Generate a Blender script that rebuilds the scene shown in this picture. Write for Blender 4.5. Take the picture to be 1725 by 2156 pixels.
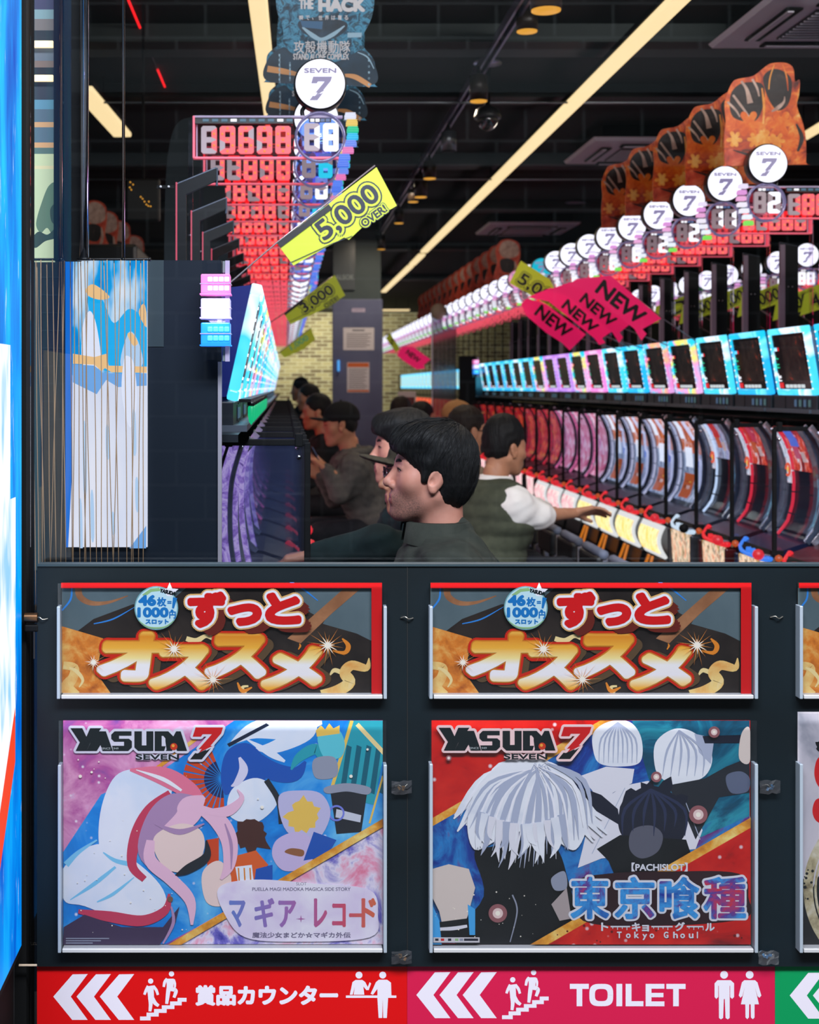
import bpy, bmesh, math, random
import numpy as np
from mathutils import Vector, Matrix

for _o in list(bpy.data.objects):
    bpy.data.objects.remove(_o)
sc = bpy.context.scene
COL = sc.collection
PI = math.pi
random.seed(7)

# ------------------------------------------------------------------ camera
# eye at 1.40 m in front of a shop window 2.4 m away; focal length 2700 px of a 1725 px wide frame
F, CX, CY, EYE = 2700.0, 600.0, 815.0, 1.40
cam = bpy.data.cameras.new('camera')
cam.sensor_fit = 'HORIZONTAL'
cam.sensor_width = 36.0
cam.lens = 36.0 * F / 1725.0
cam.shift_x = (862.5 - CX) / 1725.0
cam.shift_y = -(1078.0 - CY) / 1725.0
cam.clip_start = 0.02
cam.dof.use_dof = True
cam.dof.focus_distance = 2.62
cam.dof.aperture_fstop = 7.5
cam_ob = bpy.data.objects.new('camera', cam)
cam_ob.location = (0, 0, EYE)
cam_ob.rotation_euler = (PI / 2, 0, 0)
COL.objects.link(cam_ob)
sc.camera = cam_ob

# ------------------------------------------------------------------ world, lights, exposure
sc.view_settings.view_transform = 'Standard'
sc.view_settings.look = 'None'
sc.view_settings.gamma = 1.0
sc.view_settings.use_curve_mapping = False
sc.view_settings.exposure = 0.0
wd = bpy.data.worlds.new('night_street')
sc.world = wd
wd.use_nodes = True
_bg = wd.node_tree.nodes['Background']
_bg.inputs[0].default_value = (0.55, 0.72, 0.95, 1)
_bg.inputs[1].default_value = 0.10
sc.cycles.max_bounces = 7
sc.cycles.diffuse_bounces = 2
sc.cycles.glossy_bounces = 3
sc.cycles.transmission_bounces = 5
sc.cycles.transparent_max_bounces = 24
sc.cycles.use_denoising = True
sc.cycles.sample_clamp_indirect = 4.0
sc.cycles.caustics_reflective = False
sc.cycles.caustics_refractive = False


def area_light(name, loc, target, w, h, power, col):
    l = bpy.data.lights.new(name, 'AREA')
    l.shape = 'RECTANGLE'
    l.size, l.size_y = w, h
    l.energy = power
    l.color = col
    o = bpy.data.objects.new(name, l)
    o.location = loc
    o.rotation_euler = (Vector(target) - Vector(loc)).to_track_quat('-Z', 'Y').to_euler()
    COL.objects.link(o)
    return o


def spot_light(name, loc, target, power, col, size=60, r=0.05):
    l = bpy.data.lights.new(name, 'SPOT')
    l.energy = power
    l.color = col
    l.spot_size = math.radians(size)
    l.spot_blend = 0.6
    l.shadow_soft_size = r
    o = bpy.data.objects.new(name, l)
    o.location = loc
    o.rotation_euler = (Vector(target) - Vector(loc)).to_track_quat('-Z', 'Y').to_euler()
    COL.objects.link(o)
    return o


# unseen light added for the posters, above and behind the viewer
area_light('poster_fill_light', (0.5, -0.2, 4.2), (0.45, 2.4, 0.6), 3.6, 0.8, 520, (0.93, 0.96, 1.0))
# unseen fill lights added just behind the shop window, turned into the hall
area_light('hall_fill_light', (-0.1, 2.75, 3.05), (0.2, 5.5, 2.0), 1.2, 0.25, 13, (1.0, 0.93, 0.88))
area_light('hall_fill_light', (2.2, 2.75, 3.05), (2.0, 6.5, 2.2), 1.6, 0.25, 46, (1.0, 0.92, 0.86))
# area light added out of view to brighten the wall across the street
area_light('facade_fill_light', (1.0, -2.6, 5.6), (1.0, -4.8, 3.0), 5.0, 0.6, 130, (0.85, 0.95, 1.0))
# dimmed hall downlights over the aisle (the fixtures hang on the track and the ceiling)
for _i, (_x, _y) in enumerate(((0.95, 4.6), (0.95, 7.4), (0.95, 10.5), (0.95, 13.2), (1.0, 19.0))):
    area_light('aisle_downlight', (_x, _y, 3.02), (_x - 0.1, _y, 0), 0.25, 0.25, 16, (1.0, 0.80, 0.58))


area_light('back_wall_fill', (0.6, 28.6, 3.1), (0.6, 31.0, 1.4), 2.0, 0.3, 120, (1.0, 0.95, 0.74))  # added unseen light that brightens the back wall

# ------------------------------------------------------------------ helpers
def W(px, py, d):
    return Vector(((px - CX) * d / F, d, EYE - (py - CY) * d / F))


def lin(c):
    r = []
    for v in c[:3]:
        v = v / 255.0
        r.append(v / 12.92 if v <= 0.04045 else ((v + 0.055) / 1.055) ** 2.4)
    return (r[0], r[1], r[2], 1.0)


_M = {}


def M(name, col=(128, 128, 128), rough=0.5, metal=0.0, spec=0.5, emit=None, es=0.0, sample=False, coat=0.0):
    if name in _M:
        return _M[name]
    m = bpy.data.materials.new(name)
    m.use_nodes = True
    b = m.node_tree.nodes['Principled BSDF']
    b.inputs['Base Color'].default_value = lin(col)
    b.inputs['Roughness'].default_value = rough
    b.inputs['Metallic'].default_value = metal
    b.inputs['Specular IOR Level'].default_value = spec
    b.inputs['Coat Weight'].default_value = coat
    if emit is not None:
        b.inputs['Emission Color'].default_value = lin(emit)
        b.inputs['Emission Strength'].default_value = es
        m.cycles.emission_sampling = 'AUTO' if sample else 'NONE'
    m.diffuse_color = lin(col)
    _M[name] = m
    return m


def EM(name, col=(200, 200, 200), es=1.0, sample=False):
    """a glowing plastic: dark body, coloured emission"""
    return M(name, (20, 20, 20), rough=0.4, emit=col, es=es, sample=sample)


class NT:
    """small node helper on a material"""
    def __init__(s, m):
        s.t = m.node_tree
        s.n = s.t.nodes
        s.b = s.n.get('Principled BSDF')

    def new(s, typ, **kw):
        n = s.n.new(typ)
        for k, v in kw.items():
            if k.startswith('i_'):
                n.inputs[k[2:].replace('_', ' ')].default_value = v
            else:
                setattr(n, k, v)
        return n

    def link(s, a, b):
        s.t.links.new(a, b)

    def coord(s, kind='Object', scale=(1, 1, 1), loc=(0, 0, 0), rot=(0, 0, 0)):
        tc = s.new('ShaderNodeTexCoord')
        mp = s.new('ShaderNodeMapping')
        mp.inputs['Scale'].default_value = scale
        mp.inputs['Location'].default_value = loc
        mp.inputs['Rotation'].default_value = rot
        s.link(tc.outputs[kind], mp.inputs['Vector'])
        return mp.outputs['Vector']

    def noise(s, vec, scale=5, detail=3, rough=0.5, dist=0.0):
        n = s.new('ShaderNodeTexNoise')
        n.inputs['Scale'].default_value = scale
        n.inputs['Detail'].default_value = detail
        n.inputs['Roughness'].default_value = rough
        n.inputs['Distortion'].default_value = dist
        s.link(vec, n.inputs['Vector'])
        return n

    def voro(s, vec, scale=5, feature='F1'):
        n = s.new('ShaderNodeTexVoronoi')
        n.feature = feature
        n.inputs['Scale'].default_value = scale
        s.link(vec, n.inputs['Vector'])
        return n

    def ramp(s, fac, stops, interp='LINEAR'):
        r = s.new('ShaderNodeValToRGB')
        cr = r.color_ramp
        cr.interpolation = interp
        while len(cr.elements) > 1:
            cr.elements.remove(cr.elements[-1])
        cr.elements[0].position = stops[0][0]
        cr.elements[0].color = lin(stops[0][1])
        for p, c in stops[1:]:
            e = cr.elements.new(p)
            e.color = lin(c)
        s.link(fac, r.inputs['Fac'])
        return r.outputs['Color']

    def mix(s, fac, a, b):
        x = s.new('ShaderNodeMix', data_type='RGBA')
        if hasattr(fac, 'is_linked'):
            s.link(fac, x.inputs[0])
        else:
            x.inputs[0].default_value = fac
        for v, i in ((a, 6), (b, 7)):
            if hasattr(v, 'is_linked'):
                s.link(v, x.inputs[i])
            else:
                x.inputs[i].default_value = lin(v)
        return x.outputs[2]

    def math(s, op, a, b=0.0, c=None):
        x = s.new('ShaderNodeMath', operation=op)
        for i, v in enumerate((a, b) if c is None else (a, b, c)):
            if hasattr(v, 'is_linked'):
                s.link(v, x.inputs[i])
            else:
                x.inputs[i].default_value = v
        return x.outputs[0]

    def sep(s, vec):
        x = s.new('ShaderNodeSeparateXYZ')
        s.link(vec, x.inputs[0])
        return x.outputs

    def bump(s, h, strength=0.2, dist=0.01):
        x = s.new('ShaderNodeBump')
        x.inputs['Strength'].default_value = strength
        x.inputs['Distance'].default_value = dist
        s.link(h, x.inputs['Height'])
        s.link(x.outputs[0], s.b.inputs['Normal'])


def glassy(name, tint=(255, 255, 255), refl=0.06, rough=0.02, haze=0.0, hazecol=(200, 200, 210)):
    """thin clear sheet: transparent with a fresnel gloss, real geometry in the scene"""
    if name in _M:
        return _M[name]
    m = bpy.data.materials.new(name)
    m.use_nodes = True
    t = m.node_tree
    t.nodes.clear()
    out = t.nodes.new('ShaderNodeOutputMaterial')
    tr = t.nodes.new('ShaderNodeBsdfTransparent')
    tr.inputs[0].default_value = lin(tint)
    gl = t.nodes.new('ShaderNodeBsdfGlossy')
    gl.inputs['Roughness'].default_value = rough
    gl.inputs['Color'].default_value = (1, 1, 1, 1)
    lw = t.nodes.new('ShaderNodeLayerWeight')
    lw.inputs['Blend'].default_value = 0.35
    mth = t.nodes.new('ShaderNodeMath')
    mth.operation = 'MULTIPLY_ADD'
    mth.inputs[1].default_value = 0.5
    mth.inputs[2].default_value = refl
    t.links.new(lw.outputs['Fresnel'], mth.inputs[0])
    mth2 = t.nodes.new('ShaderNodeMath')
    mth2.operation = 'MULTIPLY'
    mth2.inputs[1].default_value = 0.8
    t.links.new(mth.outputs[0], mth2.inputs[0])
    mx = t.nodes.new('ShaderNodeMixShader')
    t.links.new(mth2.outputs[0], mx.inputs[0])
    t.links.new(tr.outputs[0], mx.inputs[1])
    t.links.new(gl.outputs[0], mx.inputs[2])
    last = mx.outputs[0]
    if haze > 0:
        df = t.nodes.new('ShaderNodeBsdfDiffuse')
        df.inputs[0].default_value = lin(hazecol)
        m2 = t.nodes.new('ShaderNodeMixShader')
        m2.inputs[0].default_value = haze
        t.links.new(last, m2.inputs[1])
        t.links.new(df.outputs[0], m2.inputs[2])
        last = m2.outputs[0]
    t.links.new(last, out.inputs[0])
    _M[name] = m
    return m


def link_obj(name, me, parent=None, loc=None):
    o = bpy.data.objects.new(name, me)
    COL.objects.link(o)
    if parent is not None:
        o.parent = parent
    if loc is not None:
        o.location = loc
    return o


def tag(o, label, cat, group=None):
    o['label'] = label
    o['category'] = cat
    if group:
        o['group'] = group
    return o


def thing(name, label, cat, loc=(0, 0, 0), group=None, rz=0.0):
    o = bpy.data.objects.new(name, None)
    o.empty_display_size = 0.05
    COL.objects.link(o)
    o.location = loc
    o.rotation_euler = (0, 0, rz)
    return tag(o, label, cat, group)


def kids(o):
    return [c for c in bpy.data.objects if c.parent == o]


_KIDS = {}


def dup(root, loc, label, group=None, swap=None):
    """copy of a thing with copies of its parts and sub-parts; swap: {part name stem: material}"""
    if root.name not in _KIDS:
        _KIDS[root.name] = [(c, kids(c)) for c in kids(root)]
    r = root.copy()
    COL.objects.link(r)
    r.location = loc
    r['label'] = label
    if group:
        r['group'] = group
    for ch, gs in _KIDS[root.name]:
        c = ch.copy()
        COL.objects.link(c)
        c.parent = r
        _swap(c, swap)
        for g in gs:
            d = g.copy()
            COL.objects.link(d)
            d.parent = c
            _swap(d, swap)
    return r


def _swap(o, swap):
    if not swap:
        return
    st = o.name.split('.')[0]
    if st in swap and o.material_slots:
        o.material_slots[0].link = 'OBJECT'
        o.material_slots[0].material = swap[st]


ZF = None


class MB:
    """mesh builder: collects shapes and links them as ONE mesh object"""
    def __init__(s):
        s.v, s.f, s.mi, s.sm, s.mats = [], [], [], [], []
        s.T = None

    def m(s, mat):
        if mat not in s.mats:
            s.mats.append(mat)
        return s.mats.index(mat)

    def add(s, vs, fs, mat, smooth=False):
        b = len(s.v)
        if s.T is not None:
            vs = [s.T @ Vector(p) for p in vs]
        s.v += [tuple(p) if ZF is None else (p[0], p[1], ZF(p[2])) for p in vs]
        k = s.m(mat)
        for f in fs:
            s.f.append(tuple(i + b for i in f))
            s.mi.append(k)
            s.sm.append(smooth)
        return s

    def box(s, c, d, mat, R=None, bev=0.0):
        x, y, z = d[0] / 2, d[1] / 2, d[2] / 2
        if bev <= 0:
            vs = [(-x, -y, -z), (x, -y, -z), (x, y, -z), (-x, y, -z), (-x, -y, z), (x, -y, z), (x, y, z), (-x, y, z)]
            fs = [(0, 3, 2, 1), (4, 5, 6, 7), (0, 1, 5, 4), (1, 2, 6, 5), (2, 3, 7, 6), (3, 0, 4, 7)]
        else:
            bm = bmesh.new()
            bmesh.ops.create_cube(bm, size=1.0)
            bmesh.ops.scale(bm, vec=d, verts=bm.verts)
            bmesh.ops.bevel(bm, geom=list(bm.edges), offset=min(bev, min(d) * 0.45), segments=2, affect='EDGES', profile=0.5)
            bm.verts.index_update()
            vs = [v.co.copy() for v in bm.verts]
            fs = [tuple(v.index for v in f.verts) for f in bm.faces]
            bm.free()
        c = Vector(c)
        if R is not None:
            vs = [R @ Vector(v) + c for v in vs]
        else:
            vs = [Vector(v) + c for v in vs]
        return s.add(vs, fs, mat)

    def cyl(s, p0, p1, r, mat, n=16, r2=None, smooth=True, caps=True):
        p0, p1 = Vector(p0), Vector(p1)
        r2 = r if r2 is None else r2
        d = (p1 - p0).normalized()
        a = d.orthogonal().normalized()
        b = d.cross(a)
        vs = []
        for p, rr in ((p0, r), (p1, r2)):
            for i in range(n):
                t = 2 * PI * i / n
                vs.append(p + (a * math.cos(t) + b * math.sin(t)) * rr)
        s.add(vs, [(i, (i + 1) % n, n + (i + 1) % n, n + i) for i in range(n)], mat, smooth)
        if caps:
            s.add(vs, [tuple(range(n - 1, -1, -1)), tuple(range(n, 2 * n))], mat)
        return s

    def tube(s, pts, r, mat, n=8, smooth=True, closed=False):
        pts = [Vector(p) for p in pts]
        rings = []
        up = None
        N = len(pts)
        for i, p in enumerate(pts):
            if closed:
                d = (pts[(i + 1) % N] - pts[i - 1]).normalized()
            else:
                d = (pts[min(i + 1, N - 1)] - pts[max(i - 1, 0)]).normalized()
            if up is None:
                up = d.orthogonal().normalized()
            a = (up - d * up.dot(d)).normalized()
            up = a
            b = d.cross(a)
            rr = r[i] if isinstance(r, (list, tuple)) else r
            rings.append([p + (a * math.cos(2 * PI * k / n) + b * math.sin(2 * PI * k / n)) * rr for k in range(n)])
        vs = [v for g in rings for v in g]
        fs = []
        for i in range(N if closed else N - 1):
            j = (i + 1) % N
            for k in range(n):
                fs.append((i * n + k, i * n + (k + 1) % n, j * n + (k + 1) % n, j * n + k))
        if not closed:
            fs.append(tuple(range(n - 1, -1, -1)))
            fs.append(tuple((N - 1) * n + k for k in range(n)))
        return s.add(vs, fs, mat, smooth)

    def lathe(s, prof, mat, n=24, axis='Z', c=(0, 0, 0), smooth=True, ring=False):
        vs = []
        c = Vector(c)
        for r, h in prof:
            for k in range(n):
                t = 2 * PI * k / n
                x, y = r * math.cos(t), r * math.sin(t)
                p = {'Z': (x, y, h), 'Y': (x, h, y), 'X': (h, x, y)}[axis]
                vs.append(Vector(p) + c)
        fs = []
        for i in range(len(prof) - 1):
            for k in range(n):
                fs.append((i * n + k, i * n + (k + 1) % n, (i + 1) * n + (k + 1) % n, (i + 1) * n + k))
        if ring:
            q = (len(prof) - 1) * n
            for k in range(n):
                fs.append((q + k, q + (k + 1) % n, (k + 1) % n, k))
        else:
            fs.append(tuple(range(n - 1, -1, -1)))
            fs.append(tuple((len(prof) - 1) * n + k for k in range(n)))
        return s.add(vs, fs, mat, smooth)

    def prism(s, poly, mat, t0, t1, axis='Y'):
        """poly in (x,z) for axis Y, (y,z) for X, (x,y) for Z, extruded t0..t1"""
        n = len(poly)
        g = {'Y': lambda a, b, t: (a, t, b), 'X': lambda a, b, t: (t, a, b), 'Z': lambda a, b, t: (a, b, t)}[axis]
        vs = [g(a, b, t0) for a, b in poly] + [g(a, b, t1) for a, b in poly]
        fs = [tuple(range(n - 1, -1, -1)), tuple(range(n, 2 * n))] + [(i, (i + 1) % n, n + (i + 1) % n, n + i) for i in range(n)]
        return s.add(vs, fs, mat)

    def strip(s, prof, y0, y1, th, mat, smooth=True):
        """ribbon following an (x,z) profile, from y0 to y1, with thickness th away from the viewer side (x normal)"""
        vs = []
        n = len(prof)
        for i, (x, z) in enumerate(prof):
            a = prof[max(i - 1, 0)]
            b = prof[min(i + 1, n - 1)]
            dx, dz = b[0] - a[0], b[1] - a[1]
            L = math.hypot(dx, dz) or 1
            nx, nz = -dz / L * th, dx / L * th
            vs += [(x, y0, z), (x, y1, z), (x + nx, y1, z + nz), (x + nx, y0, z + nz)]
        fs = []
        for i in range(n - 1):
            for k in range(4):
                fs.append((i * 4 + k, i * 4 + (k + 1) % 4, i * 4 + 4 + (k + 1) % 4, i * 4 + 4 + k))
        fs += [(3, 2, 1, 0), tuple((n - 1) * 4 + k for k in range(4))]
        return s.add(vs, fs, mat, False)

    def mesh(s, name, fixn=True):
        me = bpy.data.meshes.new(name)
        me.from_pydata(s.v, [], s.f)
        for m in s.mats:
            me.materials.append(m)
        me.polygons.foreach_set('material_index', s.mi)
        me.polygons.foreach_set('use_smooth', s.sm)
        if fixn:
            bm = bmesh.new()
            bm.from_mesh(me)
            bmesh.ops.recalc_face_normals(bm, faces=list(bm.faces))
            bm.to_mesh(me)
            bm.free()
        me.update()
        return me

    def build(s, name, parent=None, loc=None, fixn=True):
        return link_obj(name, s.mesh(name, fixn), parent, loc)


def struct(o, name=None):
    o['kind'] = 'structure'
    return o


_GL = {}


def glyphs(text):
    """outline mesh of a text in em units: (verts Nx2 array, faces)"""
    if text in _GL:
        return _GL[text]
    c = bpy.data.curves.new('lettering', 'FONT')
    c.body = text
    c.size = 1.0
    c.resolution_u = 4
    o = bpy.data.objects.new('lettering', c)
    COL.objects.link(o)
    dg = bpy.context.evaluated_depsgraph_get()
    dg.update()
    ev = o.evaluated_get(dg)
    me = ev.to_mesh()
    v = np.array([(p.co.x, p.co.y) for p in me.vertices]) if len(me.vertices) else np.zeros((1, 2))
    f = [tuple(p.vertices) for p in me.polygons]
    ev.to_mesh_clear()
    bpy.data.objects.remove(o)
    bpy.data.curves.remove(c)
    _GL[text] = (v, f)
    return _GL[text]


def smooth_closed(pts, n=6):
    out = []
    N = len(pts)
    for i in range(N):
        p0, p1, p2, p3 = pts[i - 1], pts[i], pts[(i + 1) % N], pts[(i + 2) % N]
        for k in range(n):
            t = k / n
            out.append(tuple(0.5 * (2 * p1[j] + (p2[j] - p0[j]) * t + (2 * p0[j] - 5 * p1[j] + 4 * p2[j] - p3[j]) * t * t + (3 * p1[j] - p0[j] - 3 * p2[j] + p3[j]) * t ** 3) for j in (0, 1)))
    return out


def smooth_open(pts, n=6):
    out = []
    N = len(pts)
    D = len(pts[0])
    for i in range(N - 1):
        p0, p1, p2, p3 = pts[max(i - 1, 0)], pts[i], pts[i + 1], pts[min(i + 2, N - 1)]
        for k in range(n):
            t = k / n
            out.append(tuple(0.5 * (2 * p1[j] + (p2[j] - p0[j]) * t + (2 * p0[j] - 5 * p1[j] + 4 * p2[j] - p3[j]) * t * t + (3 * p1[j] - p0[j] - 3 * p2[j] + p3[j]) * t ** 3) for j in range(D)))
    out.append(tuple(pts[-1]))
    return out


class Print:
    """a printed sheet facing the street: shapes in print layers, drawn in photo-pixel units at the sheet's distance d"""
    LAY = 0.0000045

    def __init__(s, d, cx, cy, lay=None):
        s.k = d / F
        s.d, s.cx, s.cy = d, cx, cy
        s.mb = MB()
        s.n = 0
        s.dl = lay or Print.LAY

    def up(s):
        s.n += 2
        return s

    def P(s, x, y):
        # every shape lies a few microns above the one printed before it
        return ((x - s.cx) * s.k, -s.n * s.dl, -(y - s.cy) * s.k)

    def poly(s, pts, mat, clip=None):
        if clip:
            pts = clip_poly(pts, clip)
            if len(pts) < 3:
                return s
        a = sum(pts[i - 1][0] * pts[i][1] - pts[i][0] * pts[i - 1][1] for i in range(len(pts)))
        if a > 0:
            pts = pts[::-1]
        s.n += 1
        s.mb.add([s.P(*p) for p in pts], [tuple(range(len(pts)))], mat)
        return s

    def rect(s, x0, y0, x1, y1, mat):
        return s.poly([(x0, y0), (x1, y0), (x1, y1), (x0, y1)], mat)

    def blob(s, pts, mat, clip=None, n=6):
        return s.poly(smooth_closed(pts, n), mat, clip)

    def circle(s, x, y, r, mat, n=40, ry=None):
        ry = ry or r
        return s.poly([(x + r * math.cos(2 * PI * i / n), y + ry * math.sin(2 * PI * i / n)) for i in range(n)], mat)

    def ring(s, x, y, r0, r1, mat, n=40, a0=0, a1=2 * PI):
        s.n += 1
        vs, fs = [], []
        for i in range(n + 1):
            t = a0 + (a1 - a0) * i / n
            vs += [s.P(x + r0 * math.cos(t), y + r0 * math.sin(t)), s.P(x + r1 * math.cos(t), y + r1 * math.sin(t))]
        fs = [(2 * i, 2 * i + 1, 2 * i + 3, 2 * i + 2) for i in range(n)]
        s.mb.add(vs, fs, mat)
        return s

    def ribbon(s, pts, mat, clip=None, n=6):
        """pts (x, y, half width)"""
        q = smooth_open(pts, n)
        L, R = [], []
        for i, (x, y, w) in enumerate(q):
            a, b = q[max(i - 1, 0)], q[min(i + 1, len(q) - 1)]
            dx, dy = b[0] - a[0], b[1] - a[1]
            l = math.hypot(dx, dy) or 1
            L.append((x - dy / l * w, y + dx / l * w))
            R.append((x + dy / l * w, y - dx / l * w))
        if clip:
            for i in range(len(L) - 1):
                s.poly([L[i], L[i + 1], R[i + 1], R[i]], mat, clip)
        else:
            s.n += 1
            vs = [s.P(*p) for p in L + R]
            k = len(L)
            s.mb.add(vs, [(i, i + 1, k + i + 1, k + i) for i in range(k - 1)], mat)
        return s

    def text(s, txt, x0, y0, x1, y1, mat, bold=0.0, ang=0.0, nb=10, shear=0.0, shift=(0, 0)):
        """text fitted to the box (before rotation about the box centre by ang degrees, counter-clockwise on the photo)"""
        v, f = glyphs(txt)
        if not f:
            return s
        lo, hi = v.min(0), v.max(0)
        x0b, x1b, y0b, y1b = x0 + s_b(bold), x1 - s_b(bold), y0 + s_b(bold), y1 - s_b(bold)
        u = (v - lo) / np.maximum(hi - lo, 1e-6)
        X = x0b + u[:, 0] * (x1b - x0b) + shear * (u[:, 1] - 0.5) * (y1b - y0b)
        Y = y1b - u[:, 1] * (y1b - y0b)
        mx, my = (x0 + x1) / 2, (y0 + y1) / 2
        ca, sa = math.cos(math.radians(ang)), math.sin(math.radians(ang))
        offs = [(0, 0)] if bold <= 0 else [(bold * math.cos(2 * PI * i / nb), bold * math.sin(2 * PI * i / nb)) for i in range(nb)] + [(0, 0)]
        for ox, oy in offs:
            dx, dy = X + ox - mx, Y + oy - my
            PX = mx + dx * ca + dy * sa + shift[0]
            PY = my - dx * sa + dy * ca + shift[1]
            s.n += 1
            s.mb.add([s.P(a, b) for a, b in zip(PX, PY)], f, mat)
        return s

    def line(s, x0, y0, x1, y1, w, mat, clip=None):
        dx, dy = x1 - x0, y1 - y0
        l = math.hypot(dx, dy)
        nx, ny = -dy / l * w / 2, dx / l * w / 2
        return s.poly([(x0 + nx, y0 + ny), (x1 + nx, y1 + ny), (x1 - nx, y1 - ny), (x0 - nx, y0 - ny)], mat, clip)

    def star(s, x, y, r, mat, n=12, inner=0.12, rot=0.0, seed=1):
        rg = random.Random(seed)
        pts = []
        for i in range(n):
            a = rot + 2 * PI * i / n
            R = r * rg.uniform(0.45, 1.0)
            pts.append((x + R * math.cos(a), y + R * math.sin(a)))
            a += PI / n
            pts.append((x + r * inner * math.cos(a), y + r * inner * math.sin(a)))
        return s.poly(pts, mat)

    def slab(s, pts, mat, th=0.003):
        """the sheet itself: an outline with thickness behind the print"""
        q = [((x - s.cx) * s.k, -(y - s.cy) * s.k) for x, y in pts]
        s.mb.prism(q, mat, 0.0, th, 'Y')
        s.n += 1
        return s

    def build(s, name, parent=None, loc=None):
        return s.mb.build(name, parent, W(s.cx, s.cy, s.d) if loc is None else loc, fixn=False)


def s_b(b):
    return max(b, 0.0)


def clip_poly(pts, c):
    """Sutherland-Hodgman against the rectangle c = (x0, y0, x1, y1)"""
    x0, y0, x1, y1 = c
    for ax, lim, sgn in ((0, x0, 1), (0, x1, -1), (1, y0, 1), (1, y1, -1)):
        out = []
        for i in range(len(pts)):
            a, b = pts[i - 1], pts[i]
            ia, ib = (a[ax] - lim) * sgn >= 0, (b[ax] - lim) * sgn >= 0
            if ia != ib:
                t = (lim - a[ax]) / (b[ax] - a[ax])
                out.append((a[0] + (b[0] - a[0]) * t, a[1] + (b[1] - a[1]) * t))
            if ib:
                out.append(tuple(b))
        pts = out
        if len(pts) < 3:
            return []
    return pts


ORD = ('first second third fourth fifth sixth seventh eighth ninth tenth eleventh twelfth thirteenth fourteenth fifteenth sixteenth '
       'seventeenth eighteenth nineteenth twentieth').split()
ORD += ['twenty-' + w for w in ORD[:9]] + ['thirtieth'] + ['thirty-' + w for w in ORD[:9]] + ['fortieth'] + ['forty-' + w for w in ORD[:9]]
# ------------------------------------------------------------------ the setting
blk = M('black_plastic', (14, 15, 17), rough=0.35)
matte_black = M('matte_black', (9, 10, 12), rough=0.7, spec=0.2)
chrome = M('chrome', (215, 215, 220), rough=0.12, metal=1.0)
alum = M('brushed_aluminium', (205, 210, 215), rough=0.32, metal=0.7)
clear = glassy('clear_acrylic', (246, 248, 252), refl=0.05)
pane_mat = glassy('window_glass', (250, 252, 255), refl=0.004, rough=0.0)


def board_mat():
    m = M('front_board', (13, 25, 32), rough=0.45, spec=0.35)
    n = NT(m)
    no = n.noise(n.coord('Object', (40, 40, 40)), 6, 4)
    n.bump(no.outputs[0], 0.05, 0.002)
    n.link(n.ramp(n.noise(n.coord('Object', (1.2, 1, 2)), 2.0, 3).outputs[0], [(0.3, (8, 17, 22)), (0.7, (13, 25, 32))]), n.b.inputs['Base Color'])
    return m


board_m = board_mat()


def facade_mat():
    m = M('facade_blocks', (150, 150, 150), rough=0.8)
    n = NT(m)
    br = n.new('ShaderNodeTexBrick')
    br.offset = 0.5
    br.inputs['Scale'].default_value = 1.0
    br.inputs['Brick Width'].default_value = 0.44
    br.inputs['Row Height'].default_value = 0.26
    br.inputs['Mortar Size'].default_value = 0.012
    br.inputs['Color1'].default_value = lin((70, 76, 78))
    br.inputs['Color2'].default_value = lin((84, 90, 90))
    br.inputs['Mortar'].default_value = lin((150, 155, 155))
    v = n.coord('Object', (1, 1, 1))
    sx = n.sep(v)
    cmb = n.new('ShaderNodeCombineXYZ')
    n.link(sx[0], cmb.inputs[0])
    n.link(sx[2], cmb.inputs[1])
    n.link(cmb.outputs[0], br.inputs['Vector'])
    n.link(br.outputs['Color'], n.b.inputs['Base Color'])
    return m


def cream_brick_mat():
    m = M('cream_brick', (205, 195, 150), rough=0.75)
    n = NT(m)
    br = n.new('ShaderNodeTexBrick')
    br.inputs['Scale'].default_value = 1.0
    br.inputs['Brick Width'].default_value = 0.30
    br.inputs['Row Height'].default_value = 0.09
    br.inputs['Mortar Size'].default_value = 0.012
    br.inputs['Color1'].default_value = lin((190, 176, 128))
    br.inputs['Color2'].default_value = lin((105, 84, 58))
    br.inputs['Mortar'].default_value = lin((214, 208, 172))
    v = n.coord('Object')
    sx = n.sep(v)
    cmb = n.new('ShaderNodeCombineXYZ')
    n.link(sx[0], cmb.inputs[0])
    n.link(sx[2], cmb.inputs[1])
    n.link(cmb.outputs[0], br.inputs['Vector'])
    n.link(br.outputs['Color'], n.b.inputs['Base Color'])
    return m


def mottled(name, a, b, scale=3, rough=0.7, bump=0.1):
    m = M(name, a, rough=rough, spec=0.3)
    n = NT(m)
    no = n.noise(n.coord('Object'), scale, 5)
    n.link(n.ramp(no.outputs[0], [(0.3, a), (0.7, b)]), n.b.inputs['Base Color'])
    n.bump(n.noise(n.coord('Object'), scale * 18, 3).outputs[0], bump, 0.004)
    return m


ceil_m = mottled('ceiling_paint', (14, 18, 17), (26, 31, 29), 1.6, 0.8)
floor_m = mottled('hall_carpet', (30, 30, 34), (48, 46, 50), 9, 0.9)
pave_m = mottled('pavement', (70, 72, 74), (92, 94, 96), 4, 0.8)
dark_wall = mottled('dark_wall', (20, 24, 25), (32, 36, 37), 2, 0.7)


def sbox(name, x0, x1, y0, y1, z0, z1, mat):
    mb = MB()
    c = Vector(((x0 + x1) / 2, (y0 + y1) / 2, (z0 + z1) / 2))
    mb.box((0, 0, 0), (x1 - x0, y1 - y0, z1 - z0), mat)
    return struct(mb.build(name, None, c))


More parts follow.
